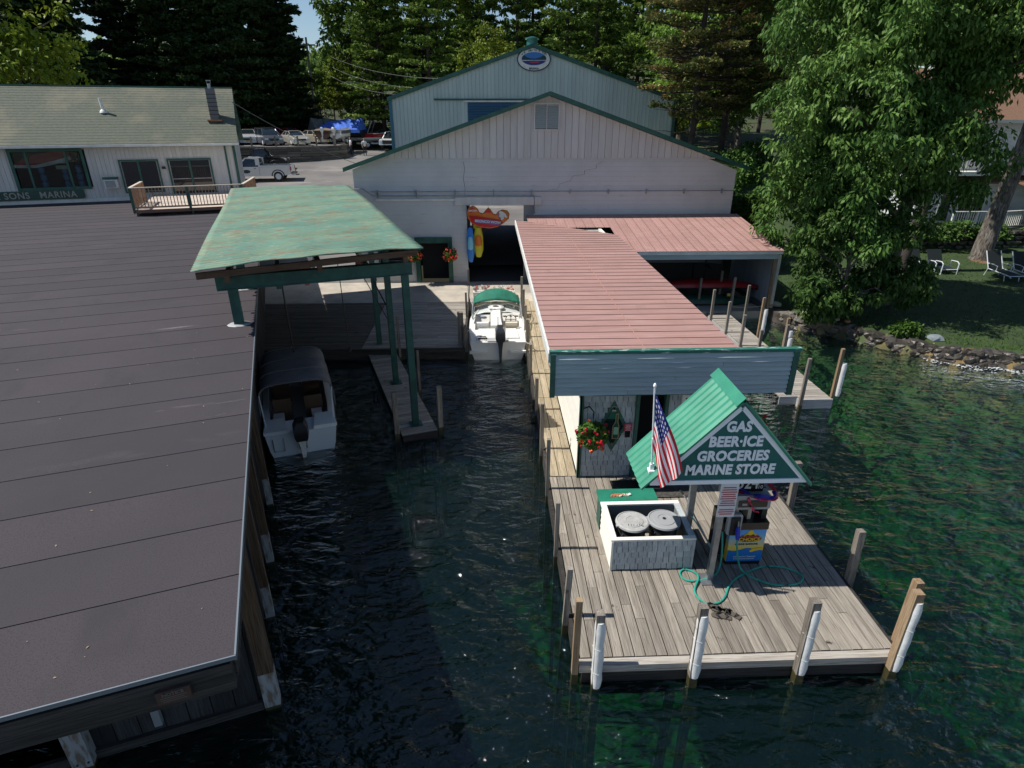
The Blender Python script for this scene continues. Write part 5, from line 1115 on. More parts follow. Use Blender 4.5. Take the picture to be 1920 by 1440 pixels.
def canoe(label,c,l,w,h,m,upside=True,name='canoe'):
    t=thing(name,label,'canoe',c); rings=[]; n=14
    for i in range(n+1):
        s=-1+2*i/n; k=max(.02,(1-abs(s)**2.4)); lift=.18*abs(s)**3
        ring=[]
        for j in range(11):
            a=PI*j/10; y=math.cos(a)*w/2*k; z=math.sin(a)**.7*h*(.55+.45*k) if upside else -math.sin(a)**.7*h*(.55+.45*k)
            ring.append((c[0]+s*l/2,c[1]+y,c[2]+z+(-lift if upside else lift)))
        rings.append(ring)
    part('hull',MB().loft(rings,closed=False),m,t,True)
    mb=MB(); 
    for sd in (-1,1): mb.tube([(c[0]+(-1+2*i/n)*l/2,c[1]+sd*w/2*max(.02,(1-abs(-1+2*i/n)**2.4)),c[2]+(-1 if upside else 1)*.18*abs(-1+2*i/n)**3) for i in range(n+1)],.018,5)
    part('gunwale',mb,M['black'],t); return t
canoe('long red canoe lying upside down in the open shed',(8.9,24.2,1.42),4.7,.78,.30,mat('canoe_red',(.28,.014,.016),.4))
canoe('dark green canoe below the red one',(8.6,23.9,.82),4.9,.8,.32,mat('canoe_green',(.012,.06,.04),.4))
canoe('grey rowing boat on the upper rack of the shed',(7.9,25.4,2.2),4.2,.8,.32,mat('dull_grey_hull',(.12,.13,.14),.6),name='rowing_boat')
t=thing('storage_box','small grey box with a yellow label on the green canoe','box',(9.75,23.6,1.1)); part('box_body',MB().box(9.65,9.9,23.5,23.7,1.12,1.3),M['black'],t); part('label_patch',MB().box(9.7,9.82,23.49,23.499,1.16,1.27),M['toy_yellow'],t)
# ================= white house on the right =================
M['house']=mat('white_house_siding',(.62,.64,.66),.7,var=((.52,.54,.57),1.5,(1,1,4),.4,.65)); M['brown_roof']=mat('brown_shingle',(.20,.11,.07),.85,var=((.14,.08,.05),8,(1,3,3),.4,.6),bump=.4,bs=20)
hs=thing('white_house','white two storey house with railed balconies behind the large tree','building',(25,34,2.1))
part('wall',MB().box(24.2,42,34.3,44,1.5,7.75),M['house'],hs)
for i in range(24): part('clapboard',MB().add([(24.2,34.27,2.2+i*.23),(42,34.27,2.2+i*.23),(42,34.295,2.2+i*.23+.235),(24.2,34.295,2.2+i*.23+.235)],[(0,1,2,3)]),M['house'],hs)
part('roof',slope(33.2,38.5,7.72,10.4,25.2,43,.15,slope(44.5,38.5,7.7,10.4,25.2,43,.15)),M['brown_roof'],hs)
part('eave_trim',MB().box(25.2,43,33.12,33.18,7.55,7.72),M['white'],hs)
def hwin(x0,x1,z0,z1,nm=2):
    f=part('window',MB().box(x0-.1,x0,34.2,34.27,z0-.1,z1+.1).box(x1,x1+.1,34.2,34.27,z0-.1,z1+.1).box(x0,x1,34.2,34.27,z1,z1+.1).box(x0,x1,34.2,34.27,z0-.1,z0),M['white'],hs)
    part('pane',MB().box(x0,x1,34.24,34.25,z0,z1),M['glass'],f)
    for i in range(1,nm): part('glazing_bar',MB().box(x0+(x1-x0)*i/nm-.03,x0+(x1-x0)*i/nm+.03,34.2,34.235,z0,z1),M['white'],f)
hwin(25.6,26.2,2.4,4.4,1); hwin(26.7,28.1,2.4,4.4,2); hwin(29.6,31.2,5.4,7.1,2); hwin(24.4,26.4,5.3,7.2,2); hwin(32.5,34,5.4,7.1,2)
part('balcony_slab',MB().box(24.0,28.4,32.9,34.25,4.95,5.15).box(29.2,36,32.7,34.25,4.95,5.15),M['white'],hs)
part('porch_roof',slope(32.4,34.2,4.55,4.85,28.6,40,.08,slope(32.9,34.2,4.6,4.9,23.5,28.55,.06)),M['brown_roof'],hs)
for a,b,y in ((24.0,28.4,32.95),(29.2,36,32.75)): railing(hs,(a,y),(b,y),6.05,5.15,int((b-a)/.13),M['white'],M['white'],(0,.5,1),.035)
part('patio_slab',MB().box(24.5,31.5,32.4,34.2,1.9,2.25),M['stone'],hs)
railing(hs,(25.2,32.45),(28.1,32.45),3.15,2.25,22,M['white'],M['white'],(0,.45,1),.035); railing(hs,(28.1,32.45),(31.2,33.3),3.15,2.25,22,M['white'],M['white'],(1,),.035)
t=thing('awning','scalloped pale blue awning at the right end of the house','awning',(33,32.3,4.2)); part('canopy',slope(31.8,34.2,4.15,4.6,30.6,38,.03),M['house'],t)
mb=MB(); 
for i in range(20): mb.prism([(30.6+i*.35,4.13),(30.95+i*.35,4.13),(30.86+i*.35,3.98),(30.78+i*.35,3.94),(30.68+i*.35,3.98)],'y',31.78,31.795)
part('scalloped_edge',mb,M['house'],t,kind='stuff')
gw=thing('garden_wall','low dark stone wall across the shaded lawn','wall',(22,31.8,1.2)); bb=BASE[gw.name]
for row in range(4):
    x=15.6+row*.13
    while x<36:
        w=random.uniform(.35,.6); me=RKD[random.randrange(5)]
        tile('stone',me,gw,(x+w/2-bb[0],31.75-bb[1]+random.uniform(-.04,.04),1.28+row*.25-bb[2]+.12),(0,0,random.uniform(-.2,.2)),(w*.66,.3,.22)); x+=w
# utility pole and wires
t=thing('utility_pole','thin grey utility pole with a lamp arm behind the parked boats','pole',(-22.5,84,5)); part('pole_shaft',MB().tube([(-21.9,84,4.5),(-21.9,84,16.5)],[.17,.12],8),M['post'],t); part('cross_arm',MB().box(-22.9,-20.9,83.9,84.1,15.6,15.75),M['post'],t)
t=thing('street_light','thin pole with a flat lamp arm beside the wood','lamp',(-16.8,82,5)); part('pole_shaft',MB().tube([(-14.8,82,4.5),(-14.8,82,11.5)],.07,6),M['metal'],t); part('lamp_arm',MB().tube([(-14.8,82,11.4),(-16.6,81.5,11.6)],.04,5),M['metal'],t); part('lamp_head',MB().box(-17.1,-16.4,81.4,81.7,11.5,11.62),M['metal'],t)
def wire(label,a,b,sag,r=.018):
    a=Vector(a);b=Vector(b); pts=[a.lerp(b,i/14)-Vector((0,0,sag*4*(i/14)*(1-i/14))) for i in range(15)]
    t=thing('overhead_wire',label,'wire',a,None,'utility wires'); part('strand',MB().tube(pts,r,4),mat('wire_grey',(.10,.10,.10),.6) if 'wire_grey' not in bpy.data.materials else bpy.data.materials['wire_grey'],t)
wire('upper wire from the wood to the green building roof',(-21.9,84,15.7),(-2.5,54,10.6),1.0,.015); wire('second wire from the wood to the green building roof',(-21.5,84,14.6),(-4.8,54,9.9),.9,.015); wire('lowest wire reaching the green building eave',(-21.5,84,13.6),(-6.5,54,9.4),.8,.015)
wire('long slack cable from the office roof down to the parking lot',(fpt((-.9,36,8.6),'B').x,fpt((-.9,36,8.6),'B').y,8.6),(-10.6,58,3.5),.4,.022)
# ================= sign on posts =================
M['sign_green']=mat('dark_green_signboard',(.010,.11,.095),.45,var=((.015,.13,.115),2,(1,1,1),.4,.6))
M['sign_white']=mat('sign_white',(.84,.87,.9),.5)
M['roof_green']=mat('bright_green_ribbed_steel',(.03,.205,.13),.45,.05,var=((.045,.25,.16),2,(1,1,1),.4,.6))
si=thing('gas_sign','triangular dark green sign reading GAS BEER ICE GROCERIES MARINE STORE under a small green roof','sign',(3.6,7.75,.8))
Yf=7.60; ax,az=3.61,4.17; L0_,R0_,zb=2.36,4.82,2.80
part('sign_board',MB().prism([(L0_+.03,zb),(R0_-.03,zb),(ax,az-.03)],'y',Yf,Yf+.05),M['sign_green'],si)
for a,b in (((L0_+.02,zb+.035),(R0_-.02,zb+.035)),):
    part('border_strip',MB().bar((a[0],Yf-.012,a[1]),(b[0],Yf-.012,b[1]),.07,.022,up=(0,1,0)),M['sign_white'],si)
part('border_strip',MB().bar((L0_+.06,Yf-.010,zb+.04),(ax-.01,Yf-.010,az-.075),.022,.07,up=(0,0,1)),M['sign_white'],si)
part('border_strip',MB().bar((ax+.01,Yf-.010,az-.075),(R0_-.06,Yf-.010,zb+.04),.022,.07,up=(0,0,1)),M['sign_white'],si)
for tx,sz,x,z,sx in (('GAS',.235,3.61,3.78,.84),('BEER·ICE',.235,3.60,3.53,.85),('GROCERIES',.235,3.59,3.285,.86),('MARINE STORE',.235,3.58,3.045,.82)):
    text(tx,sz,si,(x,Yf-.012,z),(R(90),0,0),M['sign_white'],offset=.0105,shear=.05,sx=sx,spacing=1.05,name='lettering')
sl_=math.atan2(az-zb,ax-L0_)
for sd in (-1,1):
    ex=L0_-.12 if sd<0 else R0_+.07; ez=zb-.04; tx_,tz_=ax,az+.06; n=9
    y0,y1=Yf-.05,8.62
    d=Vector((ex-tx_,0,ez-tz_)); nrm=Vector((-d.z*sd*-1,0,abs(d.x))).normalized() if False else Vector((d.z,0,-d.x)).normalized()
    if nrm.z<0: nrm=-nrm
    prof=[]; w=(y1-y0)
    for k in range(7):
        q=k/7
        for t,h in ((0,0),(.06,.022),(.10,.022),(.14,0)): prof.append((y0+w*(q+t*.9),h))
    prof.append((y1,0)); mb=MB()
    for y,h in prof:
        a=Vector((tx_,y,tz_))+nrm*h; b=Vector((ex,y,ez))+nrm*h; mb.v+=[tuple(a),tuple(b),tuple(b-nrm*(.03+h)),tuple(a-nrm*(.03+h))]
    for k in range(len(prof)-1):
        q=4*k
        for a,b in ((0,1),(1,2),(2,3),(3,0)): mb.f.append((q+a,q+b,q+4+b,q+4+a)); mb.m.append(0)
    mb.f+= [(0,1,2,3),tuple(4*(len(prof)-1)+i for i in (3,2,1,0))]; mb.m+=[0,0]
    part('roof_panel',mb,M['roof_green'],si)
mb=MB()
for sd in (-1,1):
    ex=ax+sd*.12; mb.add([(ax,Yf-.07,az+.105),(ex,Yf-.07,az+.105-.13),(ex,8.66,az+.105-.13),(ax,8.66,az+.105)],[(0,1,2,3)])
part('ridge_cap',mb,M['roof_green'],si)
part('steel_post',MB().box(3.56,3.65,7.66,7.75,.8,2.82),M['metal'],si); part('base_plate',MB().box(3.44,3.78,7.56,7.84,.803,.825),M['metal'],si)
part('steel_post',MB().box(3.42,3.52,8.55,8.65,.8,2.9),M['metal'],si); part('base_plate',MB().box(3.34,3.62,8.47,8.73,.803,.822),M['metal'],si)
part('under_frame',MB().box(3.45,3.50,7.66,8.6,2.72,2.79).box(3.5,4.3,8.52,8.57,2.45,2.49),M['metal'],si)
t=thing('rules_placard','tall white placard with red print fixed on the front sign post','sign',(3.60,7.62,2.5))
part('plate',MB().box(3.49,3.77,7.58,7.60,2.18,2.80),mat('placard_white',(.62,.63,.64),.5),t)
RD=mat('red_print',(.45,.04,.05),.6)
for i in range(13):
    if i in (3,): continue
    w=.10+.012*((i*5)%3); part('print_line',MB().box(3.63-w,3.63+w,7.574,7.579,2.23+i*.041,2.245+i*.041),RD,t)
# flag
fl=thing('flag_pole','small stars and stripes flag on a short white pole bracketed to the green sign roof','flag',(2.38,7.75,3.0))
part('pole',MB().tube([(2.42,7.72,3.02),(2.27,7.50,4.48)],.014,8),M['sign_white'],fl)
part('finial',MB().lathe([(0.005,0),(.02,.01),(.026,.03),(.018,.055),(.004,.07)],10,(2.268,7.497,4.48)),M['sign_white'],fl,True)
part('bracket',MB().box(2.37,2.47,7.66,7.78,2.96,3.0).box(2.39,2.45,7.69,7.75,3.0,3.10),M['sign_white'],fl)
part('collar',MB().lathe([(.02,0),(.024,.01),(.02,.03)],10,(2.368,7.63,3.58)),M['sign_white'],fl)
def flag_mat():
    m=mat('flag_cloth',(.7,.7,.7),.8); t=m.node_tree;N=t.nodes;L=t.links;p=N['Principled BSDF']
    uv=N.new('ShaderNodeUVMap'); sp=N.new('ShaderNodeSeparateXYZ'); L.new(uv.outputs[0],sp.inputs[0])
    def math_(op,a,b=None,c=None):
        n=N.new('ShaderNodeMath'); n.operation=op
        for i,x in enumerate((a,b,c)):
            if x is None: continue
            if isinstance(x,(int,float)): n.inputs[i].default_value=x
            else: L.new(x,n.inputs[i])
        return n.outputs[0]
    st=math_('MULTIPLY',sp.outputs[1],13); st=math_('FLOOR',st); st=math_('MODULO',st,2)   # 0 -> red
    mx=N.new('ShaderNodeMix'); mx.data_type='RGBA'; mx.inputs[6].default_value=(.62,.012,.03,1); mx.inputs[7].default_value=(.88,.87,.87,1); L.new(st,mx.inputs[0])
    canton=math_('MULTIPLY',math_('LESS_THAN',sp.outputs[0],.42),math_('GREATER_THAN',sp.outputs[1],6/13))
    sx=math_('SUBTRACT',math_('FRACT',math_('MULTIPLY',sp.outputs[0],6/.42)),.5); sy=math_('SUBTRACT',math_('FRACT',math_('MULTIPLY',sp.outputs[1],5/(7/13))),.5)
    star=math_('LESS_THAN',math_('ADD',math_('MULTIPLY',sx,sx),math_('MULTIPLY',sy,sy)),.06)
    c2=N.new('ShaderNodeMix'); c2.data_type='RGBA'; c2.inputs[6].default_value=(.015,.025,.20,1); c2.inputs[7].default_value=(.75,.75,.78,1); L.new(star,c2.inputs[0])
    c3=N.new('ShaderNodeMix'); c3.data_type='RGBA'; L.new(canton,c3.inputs[0]); L.new(mx.outputs[2],c3.inputs[6]); L.new(c2.outputs[2],c3.inputs[7])
    L.new(c3.outputs[2],p.inputs['Base Color']); return m
# the cloth hangs limp from its hoist and folds diagonally
nu,nv=36,26; me=bpy.data.meshes.new('cloth'); V=[];UV=[]
hoT=Vector((2.28,7.52,4.36)); hoB=Vector((2.36,7.64,3.50))
for j in range(nv+1):
    v=j/nv; h=hoB.lerp(hoT,v)
    for i in range(nu+1):
        u=i/nu
        # fly end drops: path swings from outward to straight down
        up_=Vector((2.28+.50*u**.8,0,4.40-1.24*u)); lo_=Vector((2.35+.17*u,0,3.50-.70*u)); q=lo_.lerp(up_,v); x=q.x; z=q.z
        fold=math.sin(v*11+u*3.0)*.035*min(1,u*5)+math.sin(v*5-u*5)*.02*u
        x+=math.sin(u*6+v*4)*.012
        V.append((x+fold*.4,h.y+fold*.8-.05-.10*u,z)); UV.append((u,v))
F=[(j*(nu+1)+i,j*(nu+1)+i+1,(j+1)*(nu+1)+i+1,(j+1)*(nu+1)+i) for j in range(nv) for i in range(nu)]
b=BASE[fl.name]; me.from_pydata([(x-b[0],y-b[1],z-b[2]) for x,y,z in V],[],F); me.materials.append(flag_mat()); ul=me.uv_layers.new(name='UVMap')
for lp in me.loops: ul.data[lp.index].uv=UV[lp.vertex_index]
for p in me.polygons: p.use_smooth=True
part('cloth',me,None,fl)
# ================= fuel pump =================
pu=thing('fuel_pump','blue and yellow marine fuel pump with red and blue ribbons around its head','fuel pump',(4.3,8.05,.8))
M['grey_cab']=mat('grey_cabinet',(.33,.35,.37),.45,.2)
def pump_mat():
    m=mat('pump_wrap',(.1,.3,.6),.35); t=m.node_tree;N=t.nodes;L=t.links;p=N['Principled BSDF']
    tc=N.new('ShaderNodeTexCoord'); sp=N.new('ShaderNodeSeparateXYZ'); L.new(tc.outputs['Object'],sp.inputs[0])
    cr=N.new('ShaderNodeValToRGB'); e=cr.color_ramp; e.elements[0].position=.0; e.elements[0].color=(.72,.50,.04,1); e.elements[1].position=1; e.elements[1].color=(.05,.28,.72,1)
    k=e.elements.new(.40); k.color=(.75,.55,.08,1); k=e.elements.new(.62); k.color=(.42,.50,.42,1); k=e.elements.new(.82); k.color=(.12,.38,.70,1)
    mr=N.new('ShaderNodeMapRange'); mr.inputs['From Min'].default_value=.08; mr.inputs['From Max'].default_value=.76; L.new(sp.outputs[2],mr.inputs['Value']); L.new(mr.outputs[0],cr.inputs[0]); L.new(cr.outputs[0],p.inputs['Base Color']); return m
BX0,BX1=4.0,4.62; PB=mat('print_blue2',(.01,.16,.50),.4); PY=mat('print_yellow',(.72,.50,.03),.4); PM=mat('print_maroon',(.12,.012,.02),.4)
part('base',MB().box(BX0+.01,BX1-.01,8.06,8.44,.80,.88),M['black'],pu)
part('cabinet',MB().box(BX0,BX1,8.05,8.45,.88,1.56),pump_mat(),pu)
part('top_band',MB().box(BX0-.01,BX1+.01,8.03,8.47,1.56,1.70),M['blackgloss'],pu)
wave=[(BX0+.005,.885),(BX1-.005,.885),(BX1-.005,1.10),(4.54,1.12),(4.46,1.10),(4.41,1.08),(4.38,1.10),(4.42,1.13),(4.40,1.155),(4.32,1.16),(4.24,1.13),(4.12,1.10),(BX0+.005,1.12)]
part('wave_print',MB().prism(wave,'y',8.042,8.049),PB,pu)
part('sun_curl',MB().prism([(4.38,1.10),(4.41,1.08),(4.46,1.10),(4.54,1.12),(4.60,1.14),(4.60,1.17),(4.5,1.16),(4.42,1.15)],'y',8.034,8.0415),PY,pu)
part('badge',MB().prism([(4.14,1.34),(4.19,1.31),(4.26,1.30),(4.4,1.30),(4.50,1.31),(4.55,1.34),(4.55,1.38),(4.50,1.41),(4.19,1.41),(4.14,1.38)],'y',8.040,8.049),PM,pu)
part('captain_emblem',MB().prism([(4.22,1.41),(4.25,1.45),(4.30,1.48),(4.31,1.52),(4.35,1.545),(4.39,1.52),(4.40,1.48),(4.45,1.46),(4.47,1.41)],'y',8.040,8.049),PY,pu)
part('emblem_shade',MB().prism([(4.26,1.42),(4.30,1.45),(4.35,1.43),(4.40,1.46),(4.44,1.42)],'y',8.034,8.0395),PM,pu)
text("CAPTAIN'S",.062,pu,(4.345,8.032,1.408),(R(90),0,0),RD,offset=.002); text('CHOICE',.10,pu,(4.345,8.036,1.352),(R(90),0,0),PY,offset=.002)
text('MARINE GASOLINE',.042,pu,(4.31,8.045,1.245),(R(90),0,0),M['black'],offset=.0005,spacing=1.1)
text('with Phase Fuel Treatment',.036,pu,(4.31,8.038,.985),(R(90),0,0),M['white']); text('& Performance Enhancer',.036,pu,(4.31,8.038,.94),(R(90),0,0),M['white'])
for x in (4.06,4.28,4.52): part('head_support',MB().box(x,x+(.06 if x<4.5 else .09),8.14,8.38,1.70,1.97),mat('tan_panel',(.42,.37,.28),.6) if x==4.06 else (bpy.data.materials['tan_panel'] if x<4.5 else M['black']),pu)
def rbox(x0,x1,y0,y1,z0,z1,r=.04,n=4):
    mb=MB(); P=[]
    for cx,cz,a0 in ((x1-r,z1-r,0),(x0+r,z1-r,90),(x0+r,z0+r,180),(x1-r,z0+r,270)):
        for k in range(n+1): a=R(a0+90*k/n); P.append((cx+r*math.cos(a),cz+r*math.sin(a)))
    return mb.prism(P,'y',y0,y1)
part('pump_head',rbox(3.95,4.56,8.0,8.22,2.0,2.27),M['grey_cab'],pu); part('pump_head',rbox(3.89,4.52,8.235,8.55,2.0,2.31),M['grey_cab'],pu)
part('display',MB().box(4.02,4.50,7.988,7.999,2.05,2.18),M['blackgloss'],pu); part('display_glow',MB().box(4.08,4.16,7.982,7.987,2.09,2.13),M['grey_cab'],pu)
part('head_seam',MB().box(3.93,4.54,8.2205,8.2345,2.02,2.285),M['black'],pu)
part('nozzle_holster',rbox(3.88,4.12,7.96,8.028,1.52,1.93),M['grey_cab'],pu); part('holster_recess',MB().box(3.93,4.08,7.93,7.958,1.53,1.88),M['black'],pu)
nz=part('nozzle',MB().tube([(4.03,7.90,1.84),(4.03,7.88,1.74)],.014,6),M['metal'],pu)
part('nozzle_grip',MB().tube([(4.03,7.88,1.74),(4.035,7.87,1.62),(4.045,7.87,1.50)],[.03,.042,.03],8),mat('nozzle_blue',(.01,.03,.42),.4),nz)
part('side_reel',MB().box(3.84,3.99,8.15,8.5,.95,1.74),M['blackgloss'],pu)
ps=thing('price_sign','small black price board showing 324 standing on top of the fuel pump','sign',(4.2,8.12,2.28))
part('board',MB().box(4.02,4.44,8.11,8.14,2.28,2.66),M['blackgloss'],ps); text('324',.34,ps,(4.17,8.10,2.45),(R(90),0,0),mat('price_white',(.6,.6,.6),.5),offset=.004,sx=.72)
text('9',.16,ps,(4.38,8.10,2.52),(R(90),0,0),bpy.data.materials['price_white'],offset=.003); text('10',.09,ps,(4.38,8.10,2.37),(R(90),0,0),bpy.data.materials['price_white'])
rb=thing('ribbon_garland','red and blue ribbons tied around the head of the fuel pump','ribbon',(4.2,8.1,2.3))
RR=mat('red_ribbon',(.42,.01,.03),.4); RB=mat('blue_ribbon',(.02,.02,.30),.4); PK=mat('pink_ribbon',(.65,.04,.10),.4)
def ribbon(pts,w,m):
    mb=MB(); n=28; P=[]
    for i in range(n+1):
        t=i/n*(len(pts)-1); k=min(int(t),len(pts)-2); f=t-k; p0=Vector(pts[max(0,k-1)]);p1=Vector(pts[k]);p2=Vector(pts[k+1]);p3=Vector(pts[min(len(pts)-1,k+2)])
        P.append(.5*((2*p1)+(-p0+p2)*f+(2*p0-5*p1+4*p2-p3)*f*f+(-p0+3*p1-3*p2+p3)*f**3))
    rings=[]
    for i,p in enumerate(P):
        d=(P[min(i+1,n)]-P[max(i-1,0)]).normalized(); a=R(60)+math.sin(i*.45)*1.0; sd=d.cross(Vector((0,-.6,1))).normalized(); up=sd.cross(d); o=(sd*math.sin(a)+up*math.cos(a))*w/2
        q=d.cross(o).normalized()*.003; rings.append([p-o-q,p+o-q,p+o+q,p-o+q])
    part('ribbon',mb.loft(rings),m,rb)
ribbon([(3.80,8.35,2.58),(3.98,8.2,2.40),(4.15,8.05,2.30),(4.40,7.97,2.26),(4.60,8.02,2.24),(4.66,8.15,2.25)],.085,RB)
ribbon([(3.80,8.38,2.50),(3.95,8.2,2.34),(4.2,8.02,2.24),(4.45,7.96,2.22),(4.64,8.02,2.22),(4.68,8.2,2.24),(4.55,8.45,2.36),(4.42,8.5,2.38)],.07,RR)
ribbon([(4.3,7.97,2.24),(4.45,7.94,2.215),(4.58,7.97,2.21),(4.65,8.02,2.20)],.05,PK)
ribbon([(4.16,7.98,2.24),(4.20,7.96,2.14),(4.27,7.95,2.02),(4.36,7.96,1.97)],.045,PK)
ribbon([(3.9,8.3,2.55),(4.05,8.3,2.5),(4.2,8.28,2.36)],.035,RR)
# hose
M['hose']=mat('green_hose',(.02,.26,.19),.35,var=((.03,.34,.26),6,(1,1,1),.4,.6))
def spline(pts,n=90):
    P=[]
    for i in range(n+1):
        t=i/n*(len(pts)-1); k=min(int(t),len(pts)-2); f=t-k; p0=Vector(pts[max(0,k-1)]);p1=Vector(pts[k]);p2=Vector(pts[k+1]);p3=Vector(pts[min(len(pts)-1,k+2)])
        P.append(.5*((2*p1)+(-p0+p2)*f+(2*p0-5*p1+4*p2-p3)*f*f+(-p0+3*p1-3*p2+p3)*f**3))
    return P
hz=.822
hp=[(3.90,8.14,1.45),(3.895,8.02,1.15),(3.86,7.93,.90),(3.72,7.78,hz),(3.41,7.66,hz),(3.2,7.69,hz),(3.15,7.84,hz),(3.25,7.94,hz),(3.40,7.87,hz),(3.42,7.70,hz+.03),(3.27,7.42,hz),(3.34,7.18,hz),(3.55,7.15,hz),(3.72,7.28,hz),(3.88,7.52,hz),(4.12,7.73,hz),(4.6,7.95,hz),(4.99,7.92,hz),(5.2,7.72,hz),(5.06,7.54,hz),(4.66,7.52,hz),(4.34,7.66,hz+.03),(4.20,7.84,.88),(4.11,7.86,1.12),(4.06,7.86,1.36),(4.045,7.87,1.5)]
ho=thing('fuel_hose','green fuel hose looping over the planks in front of the pump','hose',(3.6,7.6,.82)); part('hose_tube',MB().tube(spline(hp,150),.0165,8),M['hose'],ho,True)
ho=thing('spare_hose','short pale green hose hanging from the rear sign post to the pump','hose',(3.5,8.5,1.3)); part('hose_tube',MB().tube(spline([(3.47,8.52,1.5),(3.55,8.40,1.42),(3.7,8.2,1.2),(3.85,8.15,1.05)],20),.012,6),mat('pale_green_hose',(.10,.42,.30),.4),ho,True)
ho=thing('boat_hook','thin pole leaning from the trash can box to the front sign post','pole',(3.4,8.1,1.2)); part('shaft',MB().tube([(3.38,8.78,1.78),(3.72,7.85,1.15)],.012,6),M['metal'],ho); part('hook_end',MB().tube([(3.38,8.78,1.78),(3.33,8.84,1.83)],.02,6),M['black'],ho)
# sandals
def sandal(x,y,rz,label):
    t=thing('sandals',label,'sandal',(x,y,.803),None,'sandals left on the dock'); c,s_=math.cos(rz),math.sin(rz)
    def T(p): return (x+p[0]*c-p[1]*s_,y+p[0]*s_+p[1]*c,.804+p[2])
    o=[(-.045,-.13),(-.03,-.14),(.03,-.14),(.042,-.10),(.036,-.02),(.05,.06),(.045,.12),(.01,.145),(-.03,.13),(-.045,.06),(-.036,-.02)]
    mb=MB(); mb.loft([[T((a*1.12,b*1.06,0)) for a,b in o],[T((a*1.12,b*1.06,.022)) for a,b in o]]); part('sole',mb,mat('sandal_sole',(.09,.075,.06),.7) if 'sandal_sole' not in bpy.data.materials else bpy.data.materials['sandal_sole'],t)
    for a in ((-.05,.01,.02),( .05,.01,.02)):
        part('strap',MB().tube([T(a),T((a[0]*.7,.05,.05)),T((0,.085,.045))],.012,5),M['black'],t)
    part('strap',MB().tube([T((-.045,-.06,.02)),T((0,-.075,.075)),T((.045,-.06,.02))],.011,5),M['black'],t)
sandal(3.45,7.08,R(60),'dark sandal lying closest to the end of the green hose'); sandal(3.56,7.0,R(70),'dark sandal just behind the tan pair'); sandal(3.52,6.88,R(75),'tan brown sandal nearest the dock front edge'); sandal(3.70,6.93,R(48),'tan brown sandal on the right, turned outward')
# ================= trash can box =================
bx=thing('bin_enclosure','open topped shingled enclosure holding two round trash cans','enclosure',(2.7,7.98,.8))
x0,x1,y0,y1,zt=1.98,3.38,7.98,9.05,1.44
part('wall_core',MB().box(x0+.02,x1-.02,y0+.02,y0+.06,.8,zt-.02).box(x0+.02,x1-.02,y1-.06,y1-.02,.8,zt-.02).box(x0+.02,x0+.06,y0+.06,y1-.06,.8,zt-.02).box(x1-.06,x1-.02,y0+.06,y1-.06,.8,zt-.02),mat('inner_board',(.16,.19,.20),.7),bx)
shingle_wall(bx,x0+.01,x1-.01,.82,1.42,y0+.018,.12,.125,M['shingle_w'],seed=9,tilt=.03,th=.018)
for i in range(5): part('side_course',MB().add([(x0-.0,y0+.02,.81+i*.122),(x0,y1-.02,.81+i*.122),(x0+.017,y1-.02,.81+i*.122+.125),(x0+.017,y0+.02,.81+i*.122+.125)],[(0,1,2,3)]),M['white_s'],bx)
W_=M['white_s']
part('cap_board',MB().box(x0-.02,x1+.02,y0-.006,y0+.075,zt-.02,zt+.012),W_,bx); part('cap_board',MB().box(x0-.02,x1+.02,y1-.075,y1+.02,zt-.02,zt+.012),W_,bx)
part('cap_board',MB().box(x0-.02,x0+.08,y0+.076,y1-.076,zt-.02,zt+.012),W_,bx); part('cap_board',MB().box(x1-.08,x1+.02,y0+.076,y1-.076,zt-.02,zt+.012),M['shingle_w'],bx)  # right cap gets the shaded tone, left cap the sunlit one
part('corner_board',MB().box(x0-.012,x0+.02,y0-.012,y0+.015,.8,zt-.021),W_,bx); part('corner_board',MB().box(x1-.02,x1+.015,y0-.012,y0+.02,.8,zt-.021),M['shingle_w'],bx)
CG=mat('can_grey',(.30,.31,.32),.5); CB=mat('can_dark',(.035,.038,.042),.45)
def can(x,y,label,m,ml,hole):
    t=thing('trash_can',label,'trash can',(x,y,.82)); z=.82
    part('can_body',MB().lathe([(.20,0),(.215,.02),(.25,.55),(.27,.56),(.27,.60),(.26,.61)],24,(x,y,z)),m,t,True)
    for a in (30,210): 
        c_=Vector((x+.27*math.cos(R(a)),y+.27*math.sin(R(a)),z+.48)); part('handle',MB().tube([c_+Vector((-.05,-.02,0)),c_+Vector((0,-.06,-.03)),c_+Vector((.05,-.02,0))],.012,5),m,t)
    lid=part('lid',MB().lathe([(.285,.60),(.295,.615),(.285,.645),(.26,.655),(.255,.645),(.19,.648),(.185,.658),(.11,.662),(.105,.654),(.0,.656)],28,(x,y,z)),ml,t,True)
    for a in (20,200): part('lid_tab',MB().box(x+.29*math.cos(R(a))-.03,x+.29*math.cos(R(a))+.03,y+.29*math.sin(R(a))-.03,y+.29*math.sin(R(a))+.03,z+.605,z+.635),ml,lid)
    if hole: part('lid_hole',MB().lathe([(.03,.6625),(.03,.666),(.0,.6665)],14,(x,y,z)),M['black'],lid)
    else: text('Hemlock',.075,t,(x+.02,y-.13,z+.662),(0,0,0),M['black'],shear=.3) if False else part('pen_marks',MB().bar((x-.10,y-.15,z+.661),(x-.09,y-.10,z+.661),.01,.003).bar((x-.05,y-.15,z+.661),(x-.05,y-.11,z+.661),.01,.003).bar((x-.01,y-.16,z+.661),(x+.0,y-.12,z+.661),.01,.003).bar((x+.04,y-.16,z+.661),(x+.06,y-.13,z+.661),.01,.003).bar((x+.09,y-.15,z+.661),(x+.11,y-.10,z+.661),.01,.003).bar((x+.12,y-.16,z+.661),(x+.16,y-.17,z+.661),.01,.003),M['black'],lid)
